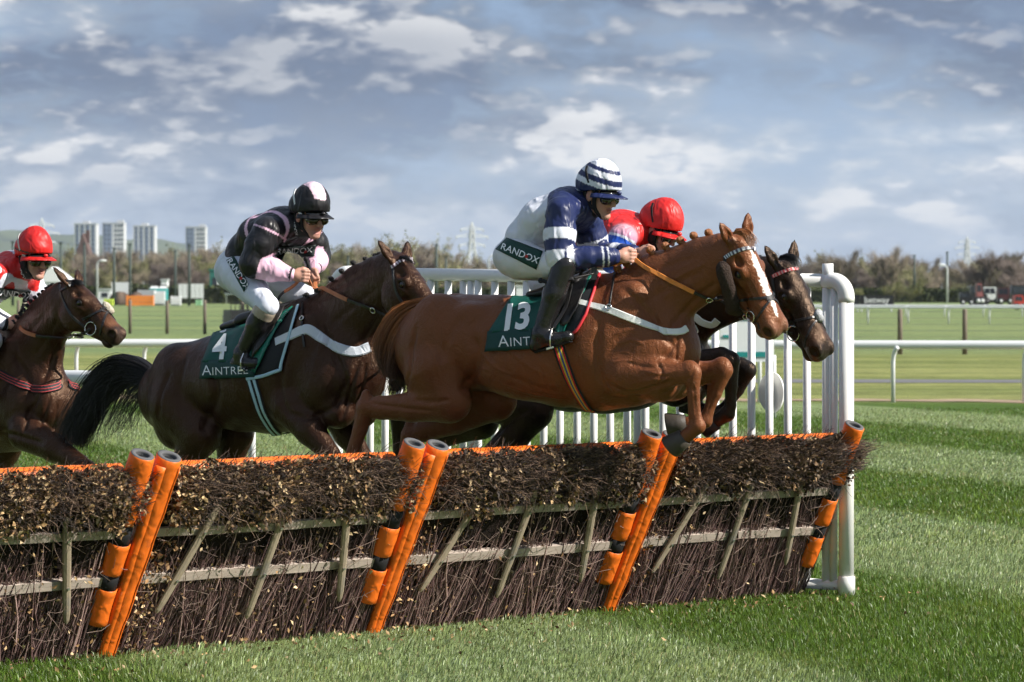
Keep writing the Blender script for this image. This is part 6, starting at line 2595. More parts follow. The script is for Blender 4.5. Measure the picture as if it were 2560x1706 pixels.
# girth with bright stripes
P, N = cast_line(F1, H1['bvh'], [(1396, 868), (1412, 915), (1434, 965), (1462, 1012), (1478, 1028)], 0.005)
gm = MB().strap(P, 0.066, 0.006, N)
gm.strap([Vector((p.x, -p.y, p.z)) for p in P], 0.066, 0.006, [Vector((n.x, -n.y, n.z)) for n in N])
go = gm.build('girth', M_PAD, e1)
for k, (off_, cc) in enumerate(((-0.018, (0.55, 0.03, 0.03)), (-0.009, (0.65, 0.45, 0.05)), (0.0, (0.03, 0.09, 0.30)), (0.009, (0.65, 0.45, 0.05)), (0.018, (0.55, 0.03, 0.03)))):
    Q = []
    for i in range(len(P)):
        t = (P[min(i + 1, len(P) - 1)] - P[max(i - 1, 0)]).normalized()
        Q.append(P[i] + t.cross(N[i]) * off_ + N[i] * 0.006)
    MB().strap(Q, 0.008, 0.002, N).build('stripe', mat('girth_stripe%d' % (k if k < 3 else 4 - k), cc, 0.6, 0.3), go)
# breast girth and its neck strap
body_strap(H1, [(1432, 752), (1470, 762), (1523, 776), (1575, 796), (1620, 814), (1662, 829), (1700, 830), (1716, 822)], 0.040, 0.007, 'breast_girth', M_BAND)
body_strap(H1, [(1538, 676), (1534, 705), (1528, 740), (1523, 772)], 0.014, 0.005, 'neck_strap', M_LEATHER)
p, n = cast(F1, H1['bvh'], 1523, 770, 0.012)
ring(p, n, 0.016, 0.004, 14).build('buckle', M_METAL, e1, True)
# saddle: low black racing tree and flap
f = Field(0.008)
f.cone(F1.J(1385, 728), F1.J(1452, 706), 0.05, 0.045, 0.03, (Vector((0, 1, 0)), 2.4))
f.cone(F1.J(1452, 706), F1.J(1482, 688), 0.045, 0.035, 0.03, (Vector((0, 1, 0)), 1.8))
f.cone(F1.J(1330, 738), F1.J(1392, 728), 0.025, 0.045, 0.03, (Vector((0, 1, 0)), 3.0))
V, F = f.surface()
sd = obj('saddle', mesh_from('saddle', V, F, M_LEATHER, True), e1)
P, N = drape(F1, H1['bvh'], [(1400, 735), (1440, 715), (1476, 700)], [(1406, 818), (1424, 815), (1450, 770)], 10, 10, 0.036, 0.003, 3)
V, F = sheet_mesh(P, 0.006)
obj('flap', mesh_from('flap', V, F, M_LEATHER, True), sd)
# bridle
head_strap(F1, H1['bvh'], H1['hd'], [(1812, 640), (1814, 690), (1832, 745), (1856, 786)], 0.018, 0.004, 'cheekpiece', M_LEATHER, e1, True)
striped_band(H1, [(1812, 645), (1830, 634), (1862, 622), (1905, 618)], 0.022, [(0.7, 0.72, 0.78), (0.05, 0.05, 0.09)], 'browband')
head_strap(F1, H1['bvh'], H1['hd'], [(1830, 757), (1862, 750), (1900, 746), (1930, 742)], 0.016, 0.005, 'noseband', M_LEATHER, e1, True)
head_strap(F1, H1['bvh'], H1['hd'], [(1884, 828), (1884, 812), (1900, 785), (1920, 757), (1934, 742)], 0.014, 0.005, 'grackle_strap', M_LEATHER, e1, True)
fluff(H1, [(1810, 668), (1816, 692), (1828, 728), (1846, 770)], 0.037, 'sheepskin_cheekpiece', M_SHEEP, off=0.034)
pb, qb = bit_ring(H1, 1880, 790, 0.030)

# ================= dark bay
e2 = H2['e']
BLKH = (0.012, 0.010, 0.011)
V, F, C = strands(F2, [(410, 945), (385, 922), (348, 896), (304, 887), (263, 907), (227, 948), (202, 995), (172, 1052), (158, 1098)],
                  [(398, 985), (372, 972), (340, 960), (300, 972), (265, 1005), (240, 1050), (220, 1085), (212, 1112), (208, 1125)], 1300, 8, BLKH, 0.0, 0.05, 0.0028, 15, 0.25, 0.35, 0.014)
V2, F2_, C2 = strands(F2, [(385, 930), (345, 925), (300, 930), (262, 975), (240, 1040), (222, 1105)],
                      [(398, 985), (385, 985), (365, 1000), (345, 1030), (330, 1065), (318, 1085)], 260, 9, BLKH, 0.0, 0.06, 0.0022, 14, 0.5, 0.5, 0.03)
obj('tail', mesh_from('tail', np.concatenate([V, V2]), np.concatenate([F, F2_ + len(V)]), M_HAIRD, True, np.concatenate([C, C2])), e2)['kind'] = 'stuff'
plaits(H2, [(948, 642), (938, 648), (914, 656), (889, 672), (863, 690), (838, 709), (804, 738), (778, 756)], 0.03, 0.017, (0.012, 0.010, 0.010))
V, F, C = strands(F2, [(1000, 640), (1018, 640), (1030, 648), (1034, 658)], [(996, 648), (1010, 648), (1020, 655), (1026, 663)], 60, 10, BLKH, 0.14, 0.012, 0.0016, 8, 0.2, 0.3, 0.006)
obj('forelock', mesh_from('forelock', V, F, M_HAIRD, True, C), e2)['kind'] = 'stuff'
P, N = drape(F2, H2['bvh'], [(620, 815), (690, 795), (748, 766)], [(618, 948), (660, 940), (702, 924)], 16, 12, 0.010)
V, F = sheet_mesh(P, 0.010)
pad = obj('saddle_pad', mesh_from('saddle_pad', V, F, M_PAD, True), e2)
edge = [r[-1] for r in P] + [P[-1][i] for i in range(len(P[0]) - 2, -1, -1)]
Nn = [r[-1] for r in N] + [N[-1][i] for i in range(len(N[0]) - 2, -1, -1)]
MB().strap([q + k * 0.003 for q, k in zip(edge, Nn)], 0.022, 0.004, Nn).build('piping', M_PIPBLUE, pad, True)
P, N = drape(F2, H2['bvh'], [(640, 818), (690, 800), (738, 772)], [(636, 930), (650, 925), (690, 830)], 14, 12, 0.028, 0.006, 5)
V, F = sheet_mesh(P, 0.005)
obj('weight_cloth', mesh_from('weight_cloth', V, F, M_GLOSSG, True), e2)
nc, ncb = number_cloth(H2, [(540, 826), (590, 822), (650, 810)], [(510, 908), (560, 908), (636, 902)], None, off=0.020, seed=2)
P, N = drape(F2, H2['bvh'], [(510, 903), (560, 903), (640, 897)], [(505, 948), (560, 947), (640, 943)], 14, 6, 0.022, 0.002, 4)
V, F = sheet_mesh(P, 0.005, False)
o = obj('name_band', mesh_from('name_band', V, F, M_GREEND, True), e2)
o2 = o.copy()
COL.objects.link(o2)
o2.scale = (1, -1, 1)
b_ = bvh_of(V, F)
decal(F2, b_, 'Aintree', (563, 926), 37, -2, 'lettering', M_WCLOTH, o, smallcaps=True, bold=-0.004, xs=0.95, spacing=1.05)
decal(F2, ncb, '4', (547, 872), 84, -3, 'number', M_WCLOTH, nc, shear=0.2, bold=0.03, xs=0.82, off=0.006)
# little horse and rider emblem above the number
blob(F2, ncb, (557, 830), 8, 2.6, -12, 'emblem', M_WCLOTH, nc, 0.003, 14, 2)
blob(F2, ncb, (564, 827), 3, 2, -40, 'emblem', M_WCLOTH, nc, 0.0032, 10, 2)
P, N = cast_line(F2, H2['bvh'], [(628, 945), (640, 985), (655, 1030), (675, 1065), (692, 1085)], 0.005)
gm = MB().strap(P, 0.070, 0.006, N)
gm.strap([Vector((p.x, -p.y, p.z)) for p in P], 0.070, 0.006, [Vector((n.x, -n.y, n.z)) for n in N])
go = gm.build('girth', M_PAD, e2)
for off_ in (-0.016, 0.016):
    Q = []
    for i in range(len(P)):
        t = (P[min(i + 1, len(P) - 1)] - P[max(i - 1, 0)]).normalized()
        Q.append(P[i] + t.cross(N[i]) * off_ + N[i] * 0.006)
    MB().strap(Q, 0.018, 0.002, N).build('stripe', M_PIPBLUE, go)
body_strap(H2, [(690, 856), (730, 838), (757, 826), (775, 826), (810, 850), (850, 872), (890, 880), (924, 868)], 0.060, 0.007, 'breast_girth', mat('pale_webbing', (0.62, 0.66, 0.72), 0.7, 0.3, 0.08, 20, 0.4, 150))
body_strap(H2, [(757, 758), (756, 785), (757, 830), (762, 868)], 0.016, 0.006, 'neck_strap', M_LEATHER)
p, n = cast(F2, H2['bvh'], 757, 798, 0.012)
ring(p, n, 0.014, 0.004, 14).build('buckle', M_METAL, e2, True)
f = Field(0.009)
f.cone(F2.J(625, 800), F2.J(700, 780), 0.05, 0.045, 0.03, (Vector((0, 1, 0)), 2.4))
f.cone(F2.J(700, 780), F2.J(738, 764), 0.045, 0.035, 0.03, (Vector((0, 1, 0)), 1.8))
f.cone(F2.J(572, 818), F2.J(630, 804), 0.03, 0.045, 0.03, (Vector((0, 1, 0)), 2.6))
V, F = f.surface()
sd = obj('saddle', mesh_from('saddle', V, F, M_LEATHER, True), e2)
P, N = drape(F2, H2['bvh'], [(650, 806), (690, 790), (720, 776)], [(640, 900), (655, 880), (690, 830)], 10, 10, 0.040, 0.003, 3)
V, F = sheet_mesh(P, 0.006)
obj('flap', mesh_from('flap', V, F, M_LEATHER, True), sd)
head_strap(F2, H2['bvh'], H2['hd'], [(982, 665), (985, 700), (995, 740), (1030, 790)], 0.018, 0.004, 'cheekpiece', M_LEATHER, e2, True)
striped_band(H2, [(980, 668), (1000, 655), (1025, 648), (1048, 652)], 0.020, [(0.75, 0.68, 0.74), (0.10, 0.05, 0.08)], 'browband')
head_strap(F2, H2['bvh'], H2['hd'], [(1010, 770), (1040, 762), (1070, 756), (1092, 752)], 0.016, 0.005, 'noseband', M_LEATHER, e2, True)
pb2, qb2 = bit_ring(H2, 1055, 800, 0.033)

# ================= near black horse
e3 = H3['e']
V, F, C = strands(F3, [(1098, 800), (1040, 815), (1005, 870), (985, 930), (972, 985)], [(1100, 815), (1065, 850), (1030, 900), (1010, 950), (996, 990)], 500, 12, BLKH, 0.0, 0.05, 0.0028, 12, 0.2, 0.35, 0.012)
obj('tail', mesh_from('tail', V, F, M_HAIRD, True, C), e3)['kind'] = 'stuff'
V, F, C = strands(F3, [(1950, 640), (1975, 634), (1995, 645), (2002, 662)], [(1945, 650), (1965, 650), (1980, 660), (1988, 675)], 130, 13, BLKH, 0.16, 0.02, 0.002, 8, 0.2, 0.3, 0.006)
obj('forelock', mesh_from('forelock', V, F, M_HAIRD, True, C), e3)['kind'] = 'stuff'
plaits(H3, [(1900, 645), (1870, 648), (1840, 652), (1800, 660), (1760, 668)], 0.03, 0.018, (0.012, 0.010, 0.010))
body_strap(H3, [(1600, 790), (1660, 800), (1727, 790), (1755, 806), (1780, 812), (1795, 800)], 0.045, 0.007, 'breast_girth', M_BAND)
P, N = drape(F3, H3['bvh'], [(1300, 790), (1400, 782), (1520, 752)], [(1290, 900), (1400, 900), (1490, 860)], 16, 10, 0.014)
V, F = sheet_mesh(P, 0.008)
obj('saddle_pad', mesh_from('saddle_pad', V, F, M_GREENC, True), e3)
f = Field(0.01)
f.cone(F3.J(1400, 768), F3.J(1470, 748), 0.05, 0.045, 0.03, (Vector((0, 1, 0)), 2.4))
f.cone(F3.J(1470, 748), F3.J(1510, 728), 0.045, 0.035, 0.03, (Vector((0, 1, 0)), 1.8))
V, F = f.surface()
obj('saddle', mesh_from('saddle', V, F, M_LEATHER, True), e3)
striped_band(H3, [(1932, 692), (1952, 682), (1980, 674), (2006, 672)], 0.022, [(0.62, 0.04, 0.05), (0.72, 0.42, 0.42)], 'browband')
head_strap(F3, H3['bvh'], H3['hd'], [(1930, 690), (1938, 740), (1955, 790), (1978, 822)], 0.018, 0.004, 'cheekpiece', M_LEATHER, e3, True)
head_strap(F3, H3['bvh'], H3['hd'], [(1975, 806), (2000, 800), (2030, 794), (2048, 792)], 0.016, 0.005, 'noseband', M_LEATHER, e3, True)
head_strap(F3, H3['bvh'], H3['hd'], [(2012, 868), (2016, 845), (2030, 815), (2048, 794)], 0.014, 0.005, 'grackle_strap', M_LEATHER, e3, True)
fluff(H3, [(2042, 784), (2052, 796)], 0.020, 'sheepskin_noseband', mat('grey_sheepskin', (0.55, 0.56, 0.58), 0.95, 0.1, 0.3, 60, 1.0, 110, dist=0.02), n=4)
pb3, qb3 = bit_ring(H3, 1985, 835, 0.044)

# ================= bay at the left edge
e4 = H4['e']
V, F, C = strands(F4, [(-340, 930), (-380, 920), (-430, 960), (-470, 1040)], [(-338, 960), (-365, 970), (-400, 1010), (-420, 1080)], 300, 14, BLKH, 0.0, 0.05, 0.003, 10, 0.2, 0.35, 0.012)
obj('tail', mesh_from('tail', V, F, M_HAIRD, True, C), e4)['kind'] = 'stuff'
plaits(H4, [(132, 707), (124, 714), (116, 722), (108, 731), (99, 740), (91, 750), (83, 760), (75, 770), (68, 781), (61, 792), (55, 803), (50, 813)], 0.04, 0.015, (0.012, 0.010, 0.010))
V, F, C = strands(F4, [(176, 700), (192, 698), (204, 704), (210, 712)], [(172, 708), (184, 707), (195, 712), (202, 719)], 60, 15, BLKH, 0.14, 0.012, 0.0016, 8, 0.2, 0.3, 0.006)
obj('forelock', mesh_from('forelock', V, F, M_HAIRD, True, C), e4)['kind'] = 'stuff'
head_strap(F4, H4['bvh'], H4['hd'], [(148, 708), (156, 745), (180, 790), (212, 818)], 0.018, 0.004, 'cheekpiece', M_LEATHER, e4, True)
head_strap(F4, H4['bvh'], H4['hd'], [(152, 728), (172, 714), (195, 706), (222, 706)], 0.020, 0.005, 'browband', M_LEATHER, e4, True)
head_strap(F4, H4['bvh'], H4['hd'], [(205, 800), (225, 790), (250, 778), (272, 770)], 0.016, 0.005, 'noseband', M_LEATHER, e4, True)
head_strap(F4, H4['bvh'], H4['hd'], [(250, 838), (256, 815), (264, 790), (274, 772)], 0.014, 0.005, 'grackle_strap', M_LEATHER, e4, True)
fluff(H4, [(264, 764), (274, 768), (282, 774)], 0.022, 'sheepskin_noseband', M_SHEEPW, n=6)
pb4, qb4 = bit_ring(H4, 229, 823, 0.042)
body_strap(H4, [(-60, 900), (0, 935), (50, 962), (100, 975), (140, 968), (150, 960)], 0.055, 0.008, 'breast_girth', M_PAD)
for dy in (-7, 0, 7):
    body_strap(H4, [(-60, 900 + dy), (0, 935 + dy), (50, 962 + dy), (100, 975 + dy), (140, 968 + dy), (150, 960 + dy)], 0.006, 0.003, 'piping', mat('dull_red_piping', (0.42, 0.05, 0.05), 0.6, 0.3), 0.012)
P, N = drape(F4, H4['bvh'], [(-150, 862), (-90, 856), (-20, 842)], [(-160, 980), (-90, 985), (-30, 960)], 14, 10, 0.014)
V, F = sheet_mesh(P, 0.008)
obj('number_cloth', mesh_from('number_cloth', V, F, M_GREENC, True), e4)
f = Field(0.01)
f.cone(F4.J(-110, 850), F4.J(-50, 842), 0.05, 0.045, 0.03, (Vector((0, 1, 0)), 2.4))
f.cone(F4.J(-50, 842), F4.J(-15, 830), 0.045, 0.035, 0.03, (Vector((0, 1, 0)), 1.8))
V, F = f.surface()
obj('saddle', mesh_from('saddle', V, F, M_LEATHER, True), e4)

# ------------------------------------------------------------------ jockeys
M_SKIN = mat('skin', attr=True, rough=0.48, spec=0.35, var=0.08, vscale=40, bump=0.15, bscale=120)


def cloth_material(name, rough, spec, bump, bscale, dist):
    m = mat(name, attr=True, rough=rough, spec=spec, var=0.06, vscale=12, bump=bump, bscale=bscale, dist=dist, bdetail=1, stretch=(1, 1, 0.6))
    return m


M_SILK = cloth_material('racing_silk', 0.40, 0.40, 0.8, 13, 0.026)
M_BREECH = cloth_material('breeches', 0.62, 0.3, 0.6, 14, 0.018)
M_BOOT = mat('boot_leather', attr=True, rough=0.24, spec=0.5, var=0.2, vscale=14, bump=0.35, bscale=22, dist=0.010)
M_CAP = cloth_material('cap_silk', 0.44, 0.35, 0.8, 15, 0.020)
M_LENS = mat('goggle_lens', (0.010, 0.010, 0.010), 0.08, 0.8, 0.1)
M_LENSY = mat('goggle_lens_amber', (0.05, 0.042, 0.015), 0.08, 0.8, 0.1)
M_BLACKF = mat('black_fabric', (0.012, 0.012, 0.014), 0.7, 0.3, 0.15, 20, 0.3, 60)
M_PATCH = mat('green_patch', (0.006, 0.045, 0.034), 0.6, 0.3, 0.1)
M_PATCHB = mat('dark_patch', (0.012, 0.020, 0.019), 0.5, 0.3, 0.1)
M_REDDOT = mat('red_dot', (0.45, 0.03, 0.02), 0.6, 0.3)
SKIN = (0.50, 0.27, 0.20)


def wrinkle(V, N, amp, seed, scale=1.0, axis=(0.3, 0.2, 1.0)):
    """cloth folds: long soft ridges bending over the surface"""
    r = np.random.default_rng(seed)
    d = np.zeros(len(V))
    for i in range(5):
        k = r.normal(size=3) * 0.6 + np.array(axis) * r.choice((-1, 1))
        k /= np.linalg.norm(k)
        k2 = r.normal(size=3)
        f = r.uniform(38, 85) * scale
        ph = V @ k * f + 2.2 * np.sin(V @ k2 * f * 0.25 + r.uniform(0, 6)) + r.uniform(0, 6)
        env = 0.5 + 0.5 * np.sin(V @ r.normal(size=3) * 14 + r.uniform(0, 6))
        d += np.abs(np.sin(ph * 0.5)) ** 0.7 * env
    return V + N * ((d / 5 - 0.3) * amp)[:, None]


def vnormals(V, F):
    me = mesh_from('tmp', V, F)
    nn = np.empty(len(V) * 3, np.float32)
    me.vertices.foreach_get('normal', nn)
    bpy.data.meshes.remove(me)
    return nn.reshape(-1, 3)


def limb(f, pts, rs, k, cols, nseg=None, sq=None):
    """a sleeve cut into bands so that hoops of colour can run round it"""
    P = [Vector(p) for p in pts]
    if not isinstance(cols, list):
        for i in range(len(P) - 1):
            f.cone(P[i], P[i + 1], rs[i], rs[i + 1], k, sq, cols)
        return
    # cols: list of (fraction end, colour) along the whole limb
    L = [0]
    for a, b in zip(P[:-1], P[1:]):
        L.append(L[-1] + (b - a).length)
    tot = L[-1]

    def pos(t):
        s = t * tot
        for i in range(len(P) - 1):
            if s <= L[i + 1] + 1e-9:
                u = (s - L[i]) / (L[i + 1] - L[i])
                return P[i].lerp(P[i + 1], u), rs[i] + (rs[i + 1] - rs[i]) * u
        return P[-1], rs[-1]
    t0 = 0.0
    cuts = [x / tot for x in L[1:-1]]
    for (t1, c) in cols:
        ts = [t0] + [x for x in cuts if t0 < x < t1] + [t1]
        for a, b in zip(ts[:-1], ts[1:]):
            pa, ra = pos(a)
            pb, rb = pos(b)
            f.cone(pa, pb, ra, rb, k, sq, c)
        t0 = t1


def fist(f, wrist, hand, thumb_up, s=1.0):
    """a hand closed on the rein: palm, four bent fingers stacked, thumb on top"""
    d = (hand - wrist).normalized()
    up = Vector(thumb_up)
    up = (up - d * d.dot(up)).normalized()
    inn = d.cross(up)
    if inn.y < 0:
        inn = -inn
    p = hand
    f.cone(wrist, p - d * 0.03 * s, 0.027 * s, 0.029 * s, 0.02, None, SKIN)
    f.ell(p - d * 0.012 * s, (0.042 * s, 0.040 * s, 0.019 * s), (d, up, inn), 0.015, SKIN)
    for i, (o, L) in enumerate(((0.030, 0.92), (0.010, 1.0), (-0.010, 0.96), (-0.029, 0.8))):
        k0 = p + d * 0.022 * s + up * o * s - inn * 0.006 * s
        k1 = k0 + (d * 0.024 + inn * 0.014) * L * s
        k2 = k1 + (inn * 0.026 - d * 0.010) * L * s
        k3 = k2 + (-d * 0.024 - inn * 0.004) * L * s
        r = (0.0102, 0.0105, 0.0100, 0.0090)[i] * s
        f.chain([k0 - d * 0.01 * s, k0, k1, k2, k3], [r, r * 1.05, r, r * 0.95, r * 0.85], 0.004, None, SKIN)
    t0 = p - d * 0.022 * s + up * 0.034 * s + inn * 0.008 * s
    t1 = t0 + (d * 0.030 + up * 0.010 + inn * 0.006) * s
    t2 = t1 + (d * 0.024 - up * 0.004 + inn * 0.012) * s
    f.chain([t0, t1, t2], [0.0125 * s, 0.0112 * s, 0.0092 * s], 0.006, None, SKIN)
    return p + d * 0.03 * s + inn * 0.016 * s


class JHead:
    def __init__(self, fr, c, yaw, pitch, roll=0.0, s=1.0):
        """yaw: degrees turned towards the camera from the heading; pitch: degrees looking down"""
        self.c, self.s = c, s
        R = Matrix.Rotation(math.radians(-yaw), 3, 'Z') @ Matrix.Rotation(math.radians(pitch), 3, 'Y') @ Matrix.Rotation(math.radians(roll), 3, 'X')
        self.x, self.y, self.z = (R @ Vector((1, 0, 0))), (R @ Vector((0, 1, 0))), (R @ Vector((0, 0, 1)))

    def T(self, x, y, z):
        return self.c + (self.x * x + self.y * y + self.z * z) * self.s

    def ax(self):
        return (self.x, self.y, self.z)


def face(f, h, mouth_open=0.0):
    s = h.s
    A = h.ax()

    def E(x, y, z, r, k=0.02, col=SKIN, sub=False):
        f.ell(h.T(x, y, z), [q * s for q in r], A, k, col, sub)

    def Cn(a, b, ra, rb, k=0.012, col=SKIN, sub=False):
        f.cone(h.T(*a), h.T(*b), ra * s, rb * s, k, None, col, sub)
    E(-0.005, 0, 0.045, (0.096, 0.076, 0.105), 0.03)
    E(0.040, 0, -0.035, (0.054, 0.060, 0.080), 0.03)
    Cn((0.02, 0.045, -0.070), (0.075, 0.016, -0.108), 0.024, 0.018, 0.025)
    Cn((0.02, -0.045, -0.070), (0.075, -0.016, -0.108), 0.024, 0.018, 0.025)
    E(0.080, 0, -0.108, (0.018, 0.022, 0.016), 0.015)                        # chin
    Cn((0.094, 0, 0.004), (0.116, 0, -0.034), 0.010, 0.0135, 0.010)             # nose
    E(0.106, 0.011, -0.038, (0.010, 0.008, 0.007), 0.006)
    E(0.106, -0.011, -0.038, (0.010, 0.008, 0.007), 0.006)
    for sg in (-1, 1):
        E(0.062, sg * 0.040, -0.028, (0.028, 0.022, 0.022), 0.025)            # cheek bone
        E(-0.008, sg * 0.078, -0.010, (0.024, 0.010, 0.034), 0.008, (0.52, 0.25, 0.19))    # ear
        E(0.0, sg * 0.089, -0.008, (0.012, 0.006, 0.020), 0.004, None, True)
    lip = (0.38, 0.13, 0.11)
    E(0.092, 0, -0.066 + mouth_open * 0.004, (0.013, 0.024, 0.0065), 0.006, lip)
    E(0.088, 0, -0.079 - mouth_open * 0.012, (0.013, 0.021, 0.0075), 0.006, lip)
    E(0.100, 0, -0.0725 - mouth_open * 0.005, (0.014, 0.024, 0.0022 + mouth_open * 0.008), 0.003, None, True)


def cap_parts(e, h, paint, peak_col, strap_mat, lens, seed, flop=0.0, pad=False):
    """helmet under a silk cap with a peak; goggles, harness"""
    s = h.s
    f = Field(0.0065)
    A = h.ax()
    f.ell(h.T(-0.008, 0, 0.062), (0.134 * s, 0.112 * s, 0.130 * s), A, 0.02)
    f.ell(h.T(-0.045, 0, 0.045), (0.100 * s, 0.104 * s, 0.100 * s), A, 0.03)
    f.ell(h.T(0.0, 0, 0.120), (0.075 * s, 0.065 * s, 0.080 * s), A, 0.05)
    f.cone(h.T(0.10, 0, 0.115), h.T(0.0, 0, 0.194), 0.006, 0.008, 0.012)
    f.cone(h.T(0.0, 0, 0.194), h.T(-0.10, 0, 0.14), 0.008, 0.006, 0.012)
    up, base, fw = np.array(h.z), np.array(h.T(0, 0, 0.022)), np.array(h.x)

    def clip(P):
        d = (P - base)
        return -(d @ up) - 0.28 * np.clip(-(d @ fw), -0.2, 0.2) * 0.9
    V, F = f.surface(clip)
    N = vnormals(V, F)
    V = wrinkle(V, N, 0.010, seed, 0.9)
    q = (V - np.array(h.c)) @ np.array([list(h.x), list(h.y), list(h.z)]).T / s
    me = mesh_from('cap', V, F, M_CAP, True, paint(q))
    cap = obj('cap', me, e)
    # peak
    Vp, Fp = [], []
    n, m = 15, 5
    for lay in (0, 1):
        for j in range(m):
            for i in range(n):
                a = math.radians(-78 + 156 * i / (n - 1))
                r = j / (m - 1)
                reach = 0.062 * (math.cos(a * 0.95) ** 0.7) * r
                x = -0.008 + (0.130 + reach) * math.cos(a)
                y = (0.109 + reach * 0.5) * math.sin(a)
                z = 0.030 - 0.016 * r - 0.02 * (1 - math.cos(a)) + 0.006 * math.cos(a * 2) * r - lay * 0.006
                Vp.append(h.T(x, y, z))
    k = n * m
    for j in range(m - 1):
        for i in range(n - 1):
            a, b, c, d = j * n + i, j * n + i + 1, (j + 1) * n + i + 1, (j + 1) * n + i
            Fp += [(a, d, c, b), (k + a, k + b, k + c, k + d)]
    edge = list(range(n)) + [j * n + n - 1 for j in range(1, m)] + [(m - 1) * n + i for i in range(n - 2, -1, -1)] + [j * n for j in range(m - 2, 0, -1)]
    for a, b in zip(edge, edge[1:] + edge[:1]):
        Fp.append((a, b, k + b, k + a))
    me = mesh_from('peak', Vp, Fp, M_CAP, True, [peak_col] * len(Vp))
    obj('peak', me, cap)
    # silk button bow on the peak
    MB().ellipsoid(h.T(0.135, 0, 0.040), (0.014, 0.016, 0.011), A, 8, 6).build('bow', mat('bow%d' % seed, peak_col, 0.4, 0.4), cap, True)
    # goggles: a wrap-round lens with a frame
    fg = Field(0.005)
    for sg in (-1, 1):
        fg.ell(h.T(0.080, sg * 0.038, -0.014), (0.030 * s, 0.042 * s, 0.029 * s), A, 0.012)
    fg.ell(h.T(0.088, 0, -0.002), (0.026 * s, 0.03 * s, 0.016 * s), A, 0.01)
    V, F = fg.surface()
    gg = obj('goggles', mesh_from('goggles', V, F, lens, True), e)
    # upper pair pushed up under the peak
    fg = Field(0.005)
    fg.ell(h.T(0.070, 0, 0.026), (0.052 * s, 0.076 * s, 0.020 * s), A, 0.01)
    V, F = fg.surface()
    obj('brow_guard', mesh_from('brow_guard', V, F, M_LENS, True), gg)
    for sg in (-1, 1):
        pts = [h.T(0.082, sg * 0.074, -0.008), h.T(0.03, sg * 0.093, 0.018), h.T(-0.005, sg * 0.110, 0.060), h.T(-0.045, sg * 0.105, 0.120), h.T(-0.06, sg * 0.085, 0.152)]
        S = spline(pts, 14)
        MB().strap(S, 0.014, 0.004, [h.y * sg + h.z * 0.2] * 14).build('goggle_strap', strap_mat, gg)
    # harness round the ear and under the chin
    for sg in (-1, 1):
        mb = MB()
        mb.tube(spline([h.T(0.035, sg * 0.078, 0.030), h.T(0.030, sg * 0.078, -0.030), h.T(0.040, sg * 0.066, -0.078), h.T(0.068, sg * 0.024, -0.118), h.T(0.07, 0, -0.122)], 12), 0.013, 8, flat=0.55, up=h.y)
        mb.tube(spline([h.T(-0.045, sg * 0.080, 0.020), h.T(-0.035, sg * 0.078, -0.030), h.T(0.0, sg * 0.076, -0.060), h.T(0.032, sg * 0.068, -0.075)], 10), 0.011, 8, flat=0.55, up=h.y)
        if pad:
            mb.ellipsoid(h.T(0.015, sg * 0.084, -0.034), (0.030, 0.012, 0.040), A)
        mb.build('harness', M_BLACKF, e, True)
    return cap


